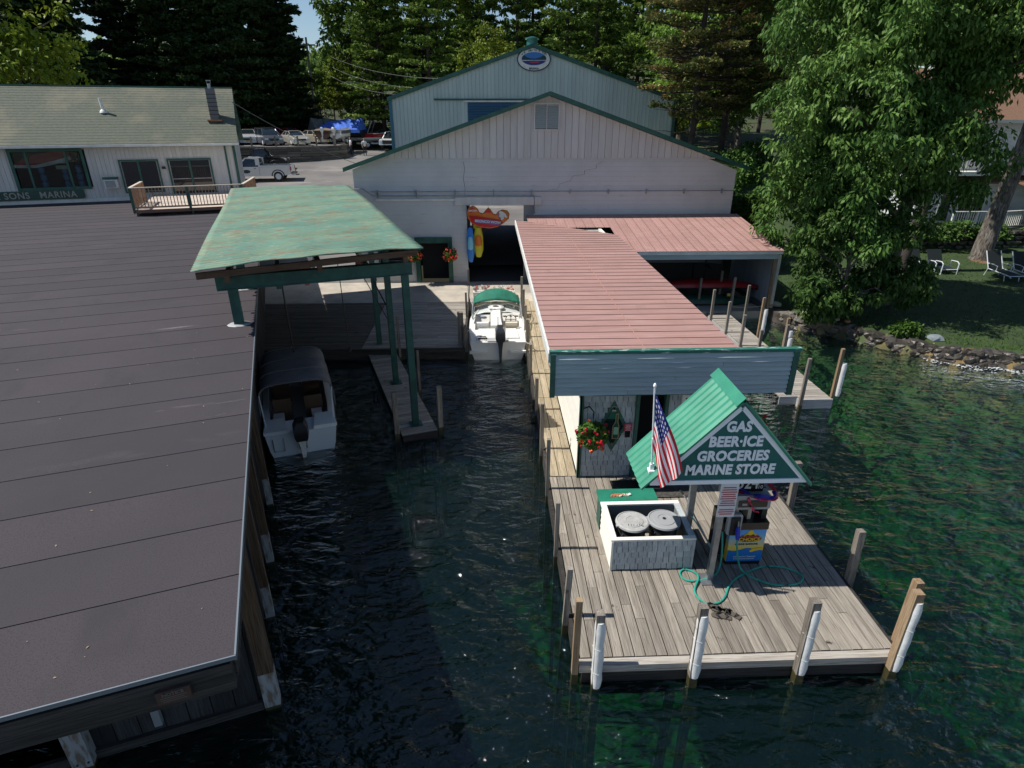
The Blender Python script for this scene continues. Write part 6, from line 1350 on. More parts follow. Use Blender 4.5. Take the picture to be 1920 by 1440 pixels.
can(2.42,8.47,'trash can with a pale grey lid marked in black pen','',CG,False) if False else None
can(2.42,8.47,'trash can with a pale grey lid marked in black pen',CB,mat('lid_pale',(.42,.42,.41),.5,var=((.34,.34,.33),9,(1,1,1),.4,.6)),False)
can(2.99,8.50,'trash can with a darker grey lid that has a round hole',CB,CG,True)
gx_=thing('green_chest','low dark green chest behind the trash can enclosure','chest',(2.5,9.25,.8))
part('chest_body',MB().box(1.98,3.0,9.10,9.42,.8,1.40),M['green'],gx_); part('chest_lid',MB().box(1.95,3.04,9.07,9.46,1.401,1.46),mat('chest_lid',(.015,.16,.10),.5,var=((.02,.20,.13),4,(1,1,1),.4,.6)),gx_)
t=thing('rag','crumpled rust and white rag on the green chest lid','rag',(2.33,9.25,1.46)); mb=MB(); r=random.Random(3)
for i in range(14): x=2.18+i*.022; mb.bar((x,9.22+r.uniform(-.02,.02),1.463),(x+.035,9.24+r.uniform(-.02,.03),1.475+r.uniform(0,.02)),.03,.012)
part('cloth',mb,mat('rust_cloth',(.35,.12,.05),.8,var=((.5,.45,.35),12,(1,1,1),.5,.6)),t); part('white_end',MB().bar((2.49,9.23,1.47),(2.56,9.26,1.48),.05,.02),M['white'],t)
t=thing('door_mat','dark rubber mat on the planks outside the shop door','mat',(3.4,10.35,.805)); 
part('mat_sheet',MB().box(2.48,3.40,10.08,10.72,.806,.815),M['black'],t); part('mat_sheet',MB().box(3.1,4.1,10.06,10.6,.8155,.825),mat('patterned_mat',(.035,.033,.03),.8,var=((.07,.065,.06),22,(1,1,1),.45,.55)),t)
# ================= flower baskets =================
PET=[mat('petal_red',(.62,.012,.035),.5),mat('petal_orange',(.70,.10,.03),.5)]
def basket(label,c,rad,h,nl,nf,ls,bracket=None,seed=1,pet=0,sun=True):
    t=thing('flower_basket',label,'hanging basket',c); r=np.random.default_rng(seed)
    part('pot',MB().lathe([(rad*.25,-rad*.55),(rad*.5,-rad*.35),(rad*.55,0)],14,c),M['black'],t,True)
    d=unit(nl,r); p=np.array(c)+d*np.array([rad,rad*.9,h])*(.55+.45*r.random((nl,1))); 
    V,F=leaves(p,unit(nl,r)+np.array([0,0,-.3]),d+unit(nl,r)*.5+np.array([0,0,.4]),ls*(.7+.6*r.random(nl)),ls*.8*(.7+.5*r.random(nl)))
    V=V-np.array(c); part('foliage',np_mesh('foliage',V,F,LM['shrub']),None,t)
    rr=random.Random(seed)
    for i in range(nf):
        a=rr.uniform(0,2*PI); e=rr.uniform(-.75,.95); k=rr.uniform(.95,1.12)
        q=Vector((c[0]+math.cos(a)*math.sqrt(1-e*e)*rad*k,c[1]-abs(math.sin(a))*math.sqrt(1-e*e)*rad*k*(1 if i%4 else -1),c[2]+e*h*k)); mb=MB(); R2=rr.uniform(.55,1.0)*ls*1.0
        for k in range(9):
            d_=Vector((rr.gauss(0,1),rr.gauss(0,1),rr.gauss(0,1))).normalized(); p_=q+d_*R2*.45; u_=d_.orthogonal().normalized()*R2*.45; w_2=d_.cross(u_)
            mb.add([p_-u_,p_+w_2,p_+u_,p_-w_2],[(0,1,2,3)])
        part('blossom',mb,PET[pet if rr.random()<.8 else 1-pet],t)
    if bracket: part('bracket',MB().tube([Vector(b_) for b_ in bracket],.014,5),M['black'],t)
basket('big hanging basket of red geraniums at the left corner of the shop front',(2.02,10.55,2.02),.33,.30,1500,26,.075,[(1.86,10.9,2.45),(1.95,10.7,2.6),(2.02,10.55,2.55),(2.02,10.55,2.2)],3)
basket('basket of red geraniums at the right end of the shop, half hidden by the sign',(5.42,10.7,2.05),.30,.30,700,12,.075,[(5.25,10.9,2.5),(5.42,10.7,2.6),(5.42,10.7,2.2)],4)
basket('small red and orange flower basket left of the green barn door',(-3.42,27.15,2.15),.33,.32,700,38,.09,[(-3.42,27.5,2.6),(-3.42,27.15,2.7),(-3.42,27.15,2.3)],5,1)
basket('small red and orange flower basket right of the green barn door',(-1.80,27.15,2.15),.33,.32,700,38,.09,[(-1.8,27.5,2.6),(-1.8,27.15,2.7),(-1.8,27.15,2.3)],6,1)
t=thing('flower_planter','low planter of pink and white flowers behind the green boat top','planter',(.15,25.15,.8)); part('trough',MB().box(-.75,1.05,25.0,25.3,.8,1.0),M['white'],t); r=random.Random(2)
for i in range(36):
    x=r.uniform(-.75,1.05); z=1.05+r.uniform(0,.18); s=r.uniform(.05,.1); mb=MB()
    for k in range(8):
        d_=Vector((r.gauss(0,1),r.gauss(0,1),r.gauss(0,1))).normalized()*s*.6; mb.add([(x+d_.x-s*.5,25.15+d_.y,z+d_.z),(x+d_.x,25.15+d_.y-s*.4,z+d_.z),(x+d_.x+s*.5,25.15+d_.y,z+d_.z+.01),(x+d_.x,25.15+d_.y,z+d_.z+s*.5)],[(0,1,2,3)])
    part('blossom',mb,[M['white'],mat('petal_coral',(.6,.16,.12),.5) if i==1 else bpy.data.materials.get('petal_coral') or M['white']][i%2],t)
# ================= lounge chairs on the lawn =================
def tubes(root,name,segs,r,m): 
    for s_ in segs: part(name,MB().tube([Vector(p) for p in s_],r,6),m,root)
MW=mat('white_powder_coat',(.62,.66,.70),.4); NET=mat('dark_sling',(.006,.012,.012),.8)
def lawn_chair(label,x,y,z,w=.75):
    t=thing('lounge_chair',label,'lounge chair',(x,y,z),None,'white framed lounge chairs on the lawn')
    for sd in (0,w):
        tubes(t,'leg',[[(x+sd,y-.02,z),(x+sd+.03,y,z+.58),(x+sd+.02,y+.12,z+.66),(x+sd,y+.5,z+.64),(x+sd,y+.56,z)]],.024,MW)
    tubes(t,'cross_bar',[[(x,y,z+.32),(x+w,y,z+.32)],[(x,y+.55,z+.34),(x+w,y+.55,z+.34)]],.022,MW)
    part('sling_seat',MB().box(x+.03,x+w-.03,y+.03,y+.9,z+.33,z+.345),NET,t); part('sling_back',MB().add([(x+.03,y+.9,z+.34),(x+w-.03,y+.9,z+.34),(x+w-.03,y+1.3,z+1.0),(x+.03,y+1.3,z+1.0),(x+.03,y+.92,z+.33),(x+w-.03,y+.92,z+.33),(x+w-.03,y+1.32,z+.99),(x+.03,y+1.32,z+.99)],[(0,1,2,3),(7,6,5,4),(0,4,5,1),(1,5,6,2),(2,6,7,3),(3,7,4,0)]),NET,t)
lawn_chair('white framed chair with dark sling, left one of the pair under the dark tree',19.75,26.6,1.12); lawn_chair('white framed chair with dark sling, right one of the pair under the dark tree',20.75,26.5,1.12)
def chaise(label,x,y,z):
    t=thing('chaise_lounge',label,'lounge chair',(x,y,z),None,'white framed chaises on the lawn')
    for sd in (0,.68):
        tubes(t,'side_rail',[[(x+sd,y+.75,z+1.15),(x+sd,y+.35,z+.42),(x+sd,y-.9,z+.36),(x+sd,y-1.0,z+.30)]],.022,MW); tubes(t,'leg',[[(x+sd,y-.7,z),(x+sd,y-.62,z+.36)],[(x+sd,y+.5,z),(x+sd,y+.36,z+.42)]],.02,MW)
        tubes(t,'armrest',[[(x+sd,y-.1,z+.38),(x+sd,y-.12,z+.62),(x+sd,y+.1,z+.66),(x+sd,y+.5,z+.64)]],.02,MW)
    tubes(t,'cross_bar',[[(x,y-.9,z+.36),(x+.68,y-.9,z+.36)]],.02,MW)
    part('sling_seat',MB().box(x+.03,x+.65,y-.88,y+.34,z+.37,z+.385),NET,t); part('sling_back',MB().add([(x+.03,y+.35,z+.40),(x+.65,y+.35,z+.40),(x+.65,y+.75,z+1.15),(x+.03,y+.75,z+1.15)],[(0,1,2,3)]),NET,t)
chaise('white framed chaise on the lawn with its back raised, left one at the right edge',22.75,25.9,1.12); chaise('white framed chaise half cut by the right edge of the photo',23.8,25.7,1.12); chaise('third white framed chaise beyond the right edge pair',25.1,26.3,1.12)
t=thing('patio_table','small dark patio table with a grey top on the sunny lawn corner','table',(17.4,37.4,1.4)); part('table_top',MB().lathe([(.5,0),(.52,.02),(.5,.04)],16,(17.4,37.2,2.05)),M['metal'],t); tubes(t,'leg',[[(17.1,37.0,1.4),(17.2,37.1,2.05)],[(17.7,37.0,1.4),(17.6,37.1,2.05)],[(17.4,37.5,1.4),(17.4,37.4,2.05)]],.02,M['black'])
t=thing('garden_chair','pale grey garden chair beside the large tree on the lawn','chair',(18.5,35.8,1.4)); tubes(t,'leg',[[(18.3,35.6,1.4),(18.3,35.6,2.2)],[(18.8,35.6,1.4),(18.8,35.6,2.2)],[(18.3,36.1,1.4),(18.3,36.2,2.6)],[(18.8,36.1,1.4),(18.8,36.2,2.6)]],.025,MW); part('seat',MB().box(18.3,18.8,35.6,36.1,1.85,1.9),MW,t); part('backrest',MB().box(18.3,18.8,36.12,36.16,2.0,2.6),MW,t)

# small litter blown onto the flat roof
mb=MB(); r=random.Random(11)
for i in range(170):
    x=-r.random()**1.3*14-.1; y=r.random()**1.4*24+.1; q=fpt((x,y,3.752),'B'); s=r.uniform(.008,.022); a=r.uniform(0,3)
    dx,dy=math.cos(a)*s,math.sin(a)*s; mb.add([(q.x-dx,q.y-dy,3.753),(q.x+dy*.5,q.y-dx*.5,3.756),(q.x+dx,q.y+dy,3.754),(q.x-dy*.5,q.y+dx*.5,3.759)],[(0,1,2,3)])
solo('roof_litter',mb,mat('dry_litter',(.30,.24,.16),.9),None,None,(0,0,0),kind='stuff')
# ================= boats =================
M['gel']=mat('white_gelcoat',(.78,.78,.76),.25,coat=.4); M['gel_floor']=mat('nonskid_floor',(.55,.53,.49),.7); M['vinyl']=mat('cream_vinyl',(.66,.60,.48),.5); M['ob']=mat('outboard_grey',(.055,.06,.075),.3,.2,coat=.4)
def hull_rings(L,B,zg,zk,n=18,bow=.55,flare=1.0,stern=0):
    """s from 0 (transom) to 1 (bow), y forward. each ring: from port gunwale down to keel up to starboard"""
    rings=[]
    for i in range(n+1):
        s=i/n; k=1 if s<bow else max(.015,math.cos((s-bow)/(1-bow)*PI/2)**.75)
        b=B/2*(.93+.07*min(1,s*4))*k; z1=zg+.20*s**2.5; kz=zk*(1-.85*max(0,(s-.6)/.4)**2)
        ring=[(-b,z1),(-b*.985,z1-.10),(-b*.93,z1-.45*(z1-kz)),(-b*.85,z1-.68*(z1-kz)),(-b*.45,z1-.9*(z1-kz)),(0,kz),(b*.45,z1-.9*(z1-kz)),(b*.85,z1-.68*(z1-kz)),(b*.93,z1-.45*(z1-kz)),(b*.985,z1-.10),(b,z1)]
        rings.append((s*L,ring,b,z1))
    return rings
def at_boat(root,fn,frame_rot,o):
    pass
def boat_hull(root,L,B,zg,zk,m,m_deck,cock=(.06,.6),side=.20,floor=.0,base=(0,0,0),transom_h=None,cut=None):
    """local boat coordinates, y forward, added straight to root (which carries loc & rot)"""
    R_=hull_rings(L,B,zg,zk); mb=MB(); mb.loft([[(x,y,z) for x,z in ring] for y,ring,b,z1 in R_],closed=False)
    r0=R_[0][1]; mb.add([(x,0,z) for x,z in r0],[tuple(range(11))])
    part('hull',mb,m,root,True,base=base)
    # deck with a cockpit opening
    y0,y1=cock[0]*L,cock[1]*L; mb=MB(); n=len(R_)
    def bz(y):
        s=y/L; i=min(int(s*18),17); f=s*18-i; return R_[i][2]*(1-f)+R_[i+1][2]*f, R_[i][3]*(1-f)+R_[i+1][3]*f
    ys=[0,y0]+[y0+(y1-y0)*k/10 for k in range(1,11)]
    for a,b in zip(ys[1:],ys[2:]):
        (ba,za),(bb,zb_)=bz(a),bz(b)
        for sg in (-1,1):
            A=(sg*ba,a,za);B_2=(sg*bb,b,zb_);C_=(sg*(bb-side),b,zb_+.02);D_=(sg*(ba-side),a,za+.02); mb.add([A,B_2,C_,D_],[(0,1,2,3)])
            mb.add([D_,C_,(sg*(bb-side),b,floor),(sg*(ba-side),a,floor)],[(0,1,2,3)])
    ba,za=bz(0);bb,zb_=bz(y0); mb.add([(-ba,0,za),(ba,0,za),(bb,y0,zb_),(bb-side,y0,zb_+.02),(-bb+side,y0,zb_+.02),(-bb,y0,zb_)],[(0,1,2,3,4,5)]); mb.add([(-bb+side,y0,zb_+.02),(bb-side,y0,zb_+.02),(bb-side,y0,floor),(-bb+side,y0,floor)],[(0,1,2,3)])
    yy=[y1+(L-y1)*k/8 for k in range(9)]; rows=[]
    for y in yy:
        b_,z_=bz(min(y,L*.999)); rows.append([(-b_,y,z_),(-b_*.5,y,z_+.05+.05*(b_>.2)),(0,y,z_+.07+.05*(b_>.2)),(b_*.5,y,z_+.05+.05*(b_>.2)),(b_,y,z_)])
    mb.loft(rows,closed=False); b_,z_=bz(y1); mb.add([(-b_+side,y1,z_+.04),(b_-side,y1,z_+.04),(b_-side,y1,floor),(-b_+side,y1,floor)],[(0,1,2,3)])
    part('deck',mb,m_deck,root,True,base=base)
    b_,z_=bz(y0); part('cockpit_floor',MB().box(-B/2+side*.8,B/2-side*.8,y0,y1,floor-.03,floor),M['gel_floor'],root,base=base)
    mb=MB(); 
    for sg in (-1,1): mb.tube([(sg*R_[i][2],R_[i][0],R_[i][3]-.06) for i in range(n)],.022,5)
    part('rub_rail',mb,M['black'] if m is not M['gel'] else mat('rub_rail_grey',(.35,.36,.37),.5) if 'rub_rail_grey' not in bpy.data.materials else bpy.data.materials['rub_rail_grey'],root,base=base)
    return bz
def outboard(root,x,y,z,m,sc=1,tilt=0,m2=None):
    o=part('outboard_motor',MB().loft([[(x+a*sc,y+b*sc,z+h*sc) for a,b in pts] for h,pts in [(0,[(-.11,-.26),(.11,-.26),(.13,-.05),(.11,.10),(-.11,.10),(-.13,-.05)]),(.12,[(-.14,-.32),(.14,-.32),(.16,-.05),(.13,.14),(-.13,.14),(-.16,-.05)]),(.34,[(-.13,-.33),(.13,-.33),(.155,-.05),(.12,.12),(-.12,.12),(-.155,-.05)]),(.44,[(-.07,-.26),(.07,-.26),(.10,-.06),(.08,.06),(-.08,.06),(-.10,-.06)])]]),m,root,True,base=(0,0,0))
    part('motor_leg',MB().loft([[(x+a*sc*k,y+b*sc*k-.04,z+h*sc) for a,b in ((-.07,-.14),(.07,-.14),(.08,.06),(-.08,.06))] for h,k in ((0,1.2),(-.25,.7),(-.7,.4))]),m2 or m,o)
    part('mount_bracket',MB().box(x-.09*sc,x+.09*sc,y+.08*sc,y+.22*sc,z-.35*sc,z+.05*sc),M['metal'],o); part('vent_grille',MB().box(x-.06*sc,x+.06*sc,y-.22*sc,y-.06*sc,z+.435*sc,z+.447*sc),M['black'],o)
    return o
# --- white cuddy boat in the slip ---
wb=thing('white_motorboat','white motorboat with a green folded canvas top moored in the narrow slip, stern to camera','boat',(.22,18.70,.42)); I0=(0,0,0)
BASE[wb.name]=(0,0,0)
bz=boat_hull(wb,4.75,1.98,.62,-.35,M['gel'],M['gel'],(.30,.66),.20,.14)
part('swim_platform',MB().box(-.95,-.36,-.12,.0,.26,.34),M['gel'],wb); part('swim_platform',MB().box(.40,.95,-.12,.0,.26,.34),M['gel'],wb)
part('motor_well',MB().prism([(-.35,.02),(.35,.02),(.30,.62),(.18,.80),(-.18,.80),(-.30,.62)],'z',.60,.66),mat('grey_well',(.38,.38,.38),.6),wb)
part('engine_hatch',MB().prism([(-.72,.35),(.72,.35),(.66,1.46),(-.66,1.46)],'z',.63,.67),M['gel'],wb)
outboard(wb,.08,-.02,.72,M['ob'],1.15); 
cs=part('centre_console',MB().loft([[(-.26,1.9,.14),(.20,1.9,.14),(.20,2.9,.14),(-.26,2.9,.14)],[(-.24,2.0,.62),(.18,2.0,.62),(.18,3.3,.82),(-.24,3.3,.82)],[(-.16,2.3,.80),(.12,2.3,.80),(.12,3.7,.95),(-.16,3.7,.95)]]),M['gel'],wb,True)
part('deck_hatch',MB().lathe([(.30,0),(.30,.03),(.26,.05),(.14,.055),(.13,.045),(0,.046)],18,(-.03,3.45,.90)),M['gel'],wb,True); part('hatch_grille',MB().lathe([(.12,.0),(.11,.012),(0,.014)],14,(-.03,3.45,.946)),M['ob'],wb)
ws=part('windscreen_frame',MB().tube([(-.88,2.1,.86),(-.82,2.95,1.06),(-.42,3.15,1.12),(-.20,3.15,1.10)],.02,6).tube([(.88,2.1,.86),(.82,2.95,1.06),(.42,3.15,1.12),(.14,3.15,1.10)],.02,6),M['metal'],wb)
part('windscreen_glass',MB().add([(-.88,2.1,.70),(-.84,3.05,.78),(-.82,2.95,1.05),(-.88,2.12,.85)],[(0,1,2,3)]).add([(-.84,3.05,.78),(-.22,3.35,.82),(-.22,3.15,1.09),(-.82,2.95,1.05)],[(0,1,2,3)]),M['clear'],ws)
part('windscreen_glass',MB().add([(.88,2.1,.70),(.84,3.05,.78),(.82,2.95,1.05),(.88,2.12,.85)],[(0,1,2,3)]).add([(.84,3.05,.78),(.16,3.35,.82),(.16,3.15,1.09),(.82,2.95,1.05)],[(0,1,2,3)]),M['clear'],ws)
part('dashboard',MB().prism([(2.45,.30),(2.45,.66),(2.85,.80),(3.0,.80),(3.0,.30)],'x',.20,.80),M['gel_floor'],wb); part('dashboard',MB().prism([(2.55,.30),(2.55,.60),(2.85,.74),(3.0,.74),(3.0,.30)],'x',-.80,-.27),M['gel_floor'],wb)
sw=part('steering_wheel',MB().tube([(.50+.19*math.cos(a*PI/8),2.36-.02*math.sin(a*PI/8)+.10*math.sin(a*PI/8)*.6,.74+.16*math.sin(a*PI/8)) for a in range(17)],.014,5,cap=False),M['black'],wb)
part('wheel_spokes',MB().bar((.32,2.36,.74),(.68,2.36,.74),.02).bar((.50,2.37,.74),(.50,2.40,.90),.02).bar((.50,2.36,.74),(.50,2.44,.66),.03),M['black'],sw)
for gx__ in (.32,.5,.68,.26,.74): part('gauge',MB().lathe([(.045,0),(.04,.01),(0,.011)],10,(gx__,2.72,.765)),M['black'],wb)
part('glove_plate',MB().lathe([(.13,0),(.12,.01),(0,.012)],14,(-.52,2.78,.735),sy=.6),mat('blue_grey_plate',(.22,.26,.32),.4),wb)
def seat(x,y,m,w=.42,z=.14,name='seat'):
    s_=part(name,MB().box(x-w/2,x+w/2,y-.2,y+.25,z+.15,z+.36),m,wb); part('seat_back',MB().prism([(y-.26,z+.3),(y-.16,z+.3),(y-.20,z+.72),(y-.30,z+.70)],'x',x-w/2,x+w/2),m,s_)
seat(.50,1.86,M['vinyl']); seat(-.52,1.86,M['gel']); part('rear_bench',MB().box(-.72,.10,1.46,1.66,.14,.52),M['gel'],wb); part('side_pad',MB().prism([(.15,1.50),(.78,1.50),(.78,2.2),(.60,2.2),(.32,1.9)],'z',.16,.50),mat('grey_pad',(.30,.30,.28),.6),wb)
part('ski_pole',MB().tube([(.02,1.25,.67),(.02,1.27,1.15)],.016,6),M['metal'],wb); part('stern_cleat',MB().box(-.66,-.36,.25,.32,.66,.70).box(-.60,-.40,.45,.50,.66,.69),M['black'],wb)
part('boarding_ladder',MB().tube([(-.72,.10,.67),(-.68,.30,.69),(-.42,.30,.69),(-.44,.10,.67)],.014,5),M['metal'],wb)
part('grab_rail',MB().tube([(-.90,.15,.66),(-.92,.3,.72),(-.94,.8,.72),(-.94,.95,.68)],.012,5).tube([(.90,.15,.66),(.92,.3,.72),(.94,.8,.72),(.94,.95,.68)],.012,5),M['metal'],wb)
mb=MB(); rows=[]
for j in range(9):
    t=j/8; y=3.75+.70*t; rows.append([(-.88+1.76*i/14,y-.05*math.sin(i*PI/14),.98+.14*math.sin(i*PI/14)**.8+(.08+.24*math.sin(i*PI/14)**.7)*math.sin(t*PI*.62)) for i in range(15)])
mb.loft(rows,closed=False); gt=part('canvas_top',mb,mat('green_canvas',(.008,.13,.085),.8,var=((.012,.17,.11),4,(1,1,1),.4,.6),bump=.2,bs=9),wb,True); gt.modifiers.new('thickness','SOLIDIFY').thickness=.02
part('canopy_bow',MB().tube([(-.92,3.0,.75),(-.88,3.9,1.0)],.016,5).tube([(.92,3.0,.75),(.88,3.9,1.0)],.016,5).tube([(-.92,2.6,.75),(-.90,3.8,1.15)],.014,5).tube([(.92,2.6,.75),(.90,3.8,1.15)],.014,5),M['metal'],wb)
part('flower_garland',MB().tube([(-.8,3.66,.93),(-.3,3.72,.98),(.3,3.7,.98),(.8,3.62,.93)],.05,6),mat('brown_leafage',(.10,.06,.03),.9,var=((.05,.09,.03),9,(1,1,1),.4,.6)),wb)
text('85',.09,bpy.data.objects[wb.name],(.08,-.30,1.02),(R(80),0,0),M['white'])
wb.scale=(1,.88,1)
M['rope']=mat('pale_rope',(.55,.53,.48),.8)
def rope(label,pts,n=14):
    t=thing('mooring_line',label,'rope',pts[0],None,'mooring lines of the white boat'); part('strand',MB().tube(spline(pts,n),.012,5),M['rope'],t)
rope('pale rope from the thick dark piling to the white boat port quarter',[(-1.03,19.2,1.75),(-1.02,19.5,1.15),(-.86,19.6,1.1),(-.72,20.0,1.1)]); rope('pale rope from the walkway post to the starboard quarter',[(1.18,18.5,1.25),(1.2,18.9,1.02),(1.17,19.4,1.04),(1.12,19.9,1.1)]); rope('pale rope from the far left post to the bow',[(-.88,23.5,1.7),(-.83,23.2,1.3),(-.70,22.9,1.0)]); rope('pale rope from the far walkway post to the windscreen',[(1.22,22.9,1.5),(1.05,22.8,1.2),(.85,22.7,.95)])
rope('pale rope coiled on the walkway post beside the starboard quarter',[(1.18,18.5,1.25),(1.28,18.45,1.2),(1.25,18.4,1.1),(1.14,18.45,1.12),(1.18,18.5,1.22)])
# --- canopy boat beside the boathouse ---
cb=thing('canopy_boat','white boat with a long dark grey canvas canopy tied beside the boathouse wall','boat',(.58,9.2,.42),'B'); BASE[cb.name]=(0,0,0)
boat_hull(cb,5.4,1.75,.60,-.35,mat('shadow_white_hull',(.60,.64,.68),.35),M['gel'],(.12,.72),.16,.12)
for sg in (-1,1): part('stern_box',MB().prism([(sg*.84,.02),(sg*.30,.02),(sg*.36,.72),(sg*.80,.72)],'z',.60,.68),M['gel'],cb)
outboard(cb,0,-.10,.52,M['black'],1.1,m2=M['gel']); 
mb=MB(); rows=[]
for j in range(11):
    y=.95+2.5*j/10; dz=.05*math.sin(j/10*PI); w=.90-.05*(j/10); k=[]
    for i in range(17):
        a=PI*i/16; cx=-math.cos(a); k.append((w*math.copysign(abs(cx)**.45,cx),y,.70+.80*math.sin(a)**.42+dz))
    rows.append(k)
mb.loft(rows,closed=False); cn=part('canopy',mb,mat('charcoal_canvas',(.15,.145,.155),.85,var=((.19,.18,.19),3,(1,1,1),.4,.6),bump=.2,bs=6),cb,True); cn.modifiers.new('thickness','SOLIDIFY').thickness=.015
for j in (0,3,6,10):
    part('canopy_bow',MB().tube([(rows[j][i][0]*1.004,rows[j][i][1],rows[j][i][2]+.008) for i in range(17)],.014,5),bpy.data.materials['charcoal_canvas'],cb)
for sg in (-1,1): part('canopy_pole',MB().tube([(sg*.78,.35,.66),(sg*.86,.97,1.25)],.016,6),MW,cb)
part('front_cover',MB().loft([[(-.86,3.4,.66),(-.5,3.45,1.3),(.5,3.45,1.3),(.86,3.4,.66)],[(-.72,4.3,.72),(-.4,4.3,.98),(.4,4.3,.98),(.72,4.3,.72)],[(-.1,5.3,.80),(-.03,5.3,.84),(.03,5.3,.84),(.1,5.3,.80)]],closed=False),bpy.data.materials['charcoal_canvas'],cb)
for x,y in ((-.38,1.5),(.38,1.5),(-.38,2.7),(.38,2.7)):
    s_=part('seat',MB().box(x-.22,x+.22,y-.2,y+.25,.3,.5),mat('brown_seat',(.10,.055,.03),.6) if 'brown_seat' not in bpy.data.materials else bpy.data.materials['brown_seat'],cb); part('seat_back',MB().box(x-.22,x+.22,y-.26,y-.20,.45,.95),bpy.data.materials['brown_seat'],s_)
part('swim_ladder',MB().tube([(-.66,-.03,.5),(-.66,-.06,.18),(-.42,-.06,.18),(-.42,-.03,.5)],.014,5),M['metal'],cb); part('stern_cushion',MB().box(.30,.55,.85,1.15,.3,.62),M['gel_floor'],cb); part('stern_cushion',MB().box(-.62,-.36,.85,1.15,.3,.62),M['gel_floor'],cb)
# ================= boats ashore =================
def place(t,x,y,z,rz): t.location=(x,y,z); t.rotation_euler=(0,0,rz)
rs=thing('red_speedboat','red and white speedboat on a trailer at the top of the lot','boat',(0,0,0)); BASE[rs.name]=(0,0,0)
boat_hull(rs,6.4,2.3,1.65,.75,mat('red_gelcoat',(.42,.008,.012),.2,coat=.5),M['gel'],(.1,.5),.2,1.1)
part('hull_bottom',MB().loft([[(x*1.012,y,z) for x,z in r_[5-3:9]] for y,r_,b,z1 in [(q[0],[(a,c) for a,c in q[1]],q[2],q[3]) for q in hull_rings(6.4,2.3,1.65,.75)]],closed=False),M['gel'],rs,True)
part('windscreen_frame',MB().tube([(-.95,2.2,1.75),(-.85,3.5,2.15),(.85,3.5,2.15),(.95,2.2,1.75)],.03,5),M['black'],rs); part('tower',MB().tube([(-1.1,1.6,1.7),(-.9,2.2,3.0),(.9,2.2,3.0),(1.1,1.6,1.7)],.04,6),M['metal'],rs)
place(rs,-15.6,76.9,hgt(-15.6,76.9)-.1,R(-92))
tl=thing('boat_trailer','low galvanised trailer under the red speedboat','trailer',(0,0,0)); BASE[tl.name]=(0,0,0)
part('trailer_frame',MB().box(-1.0,-.9,.2,5.4,.42,.56).box(.9,1.0,.2,5.4,.42,.56).box(-1,1,.3,.4,.42,.56).box(-1,1,3.6,3.7,.42,.56).bar((0,5.3,.5),(0,7.6,.5),.1),MW,tl)
def wheel(root,x,y,z,r=.34,w=.2,side=1,name='wheel'):
    o=part(name,MB().tube([(x-w/2,y,z),(x-w/2+.03,y,z),(x+w/2-.03,y,z),(x+w/2,y,z)],[r*.9,r,r,r*.9],16),M['black'],root,True,base=(0,0,0)); part('rim',MB().tube([(x+side*(w/2+.004),y,z),(x+side*(w/2+.02),y,z)],[r*.62,r*.45],10),MW,o,base=(0,0,0)); return o
for sg in (-1,1): wheel(tl,sg*1.12,1.6,.34,.34,.2,sg); part('fender',MB().box(sg*1.22-.1,sg*1.22+.1,1.15,2.05,.74,.78),MW,tl)
place(tl,-15.6,76.9,hgt(-15.6,76.9)+.03,R(-92))
M['tarp_grey']=mat('grey_tarp',(.10,.10,.10),.75,var=((.15,.145,.14),1.5,(1,1,1),.4,.6),bump=.5,bs=2); M['tarp_blue']=mat('blue_tarp',(.03,.10,.48),.85,var=((.06,.17,.62),1.2,(1,1,1),.4,.6),bump=.6,bs=2)
def covered(label,x,y,z,rz,L,B,H,m,hullm,motor=False,arch=False):
    t=thing('covered_boat',label,'boat',(0,0,0),None,'covered boats stored ashore'); BASE[t.name]=(0,0,0)
    R_=hull_rings(L,B,1.35,.5,12); mb=MB(); mb.loft([[(x_,y_,z_) for x_,z_ in ring] for y_,ring,b,z1 in R_],closed=False); mb.add([(x_,0,z_) for x_,z_ in R_[0][1]],[tuple(range(11))]); part('hull',mb,hullm,t,True)
    mb=MB(); rows=[]
    for y_,ring,b,z1 in R_:
        s=y_/L; rows.append([(-b*1.08,y_,z1-.28),(-b*1.05,y_,z1+.05),(-b*.5,y_,z1+H*(.45+.1*math.sin(s*20))*(1-s**3)),(0,y_,z1+H*(1-.12*abs(math.sin(s*9)))*(1-s**3)),(b*.5,y_,z1+H*(.45+.1*math.cos(s*20))*(1-s**3)),(b*1.05,y_,z1+.05),(b*1.08,y_,z1-.28)])
    mb.loft(rows,closed=False); mb.add(rows[0],[tuple(range(7))]); part('tarp',mb,m,t)
    part('cradle',MB().box(-.8,-.65,.5,L*.8,0.25,.55).box(.65,.8,.5,L*.8,.25,.55),M['metal'],t)
    for sg in (-1,1): wheel(t,sg*(B/2-.1),L*.35,.33,.33,.2,sg)
    if motor: outboard(t,0,-.15,1.25,M['gel'],1.1)
    if arch: part('radar_arch',MB().tube([(-1.0,1.2,1.5),(-.85,1.0,3.2),(-.6,.9,3.45),(.6,.9,3.45),(.85,1.0,3.2),(1.0,1.2,1.5)],.05,6),M['black'],t)
    place(t,x,y,z,rz); return t
covered('boat under a grey peaked tarp with a black arch, left of the blue tarp',-20.6,76.6,5.0,R(-52),6.2,2.4,1.3,M['tarp_grey'],M['gel'],False,True)
covered('boat under a bright blue tarp left of the red speedboat',-14.4,75.4,5.0,R(80),5.6,2.4,1.25,M['tarp_blue'],M['black'])
covered('boat under a brown black tarp just behind the red speedboat',-13.6,82,5.0,R(20),6.0,2.4,.8,mat('brown_tarp',(.05,.035,.03),.8),M['black'])
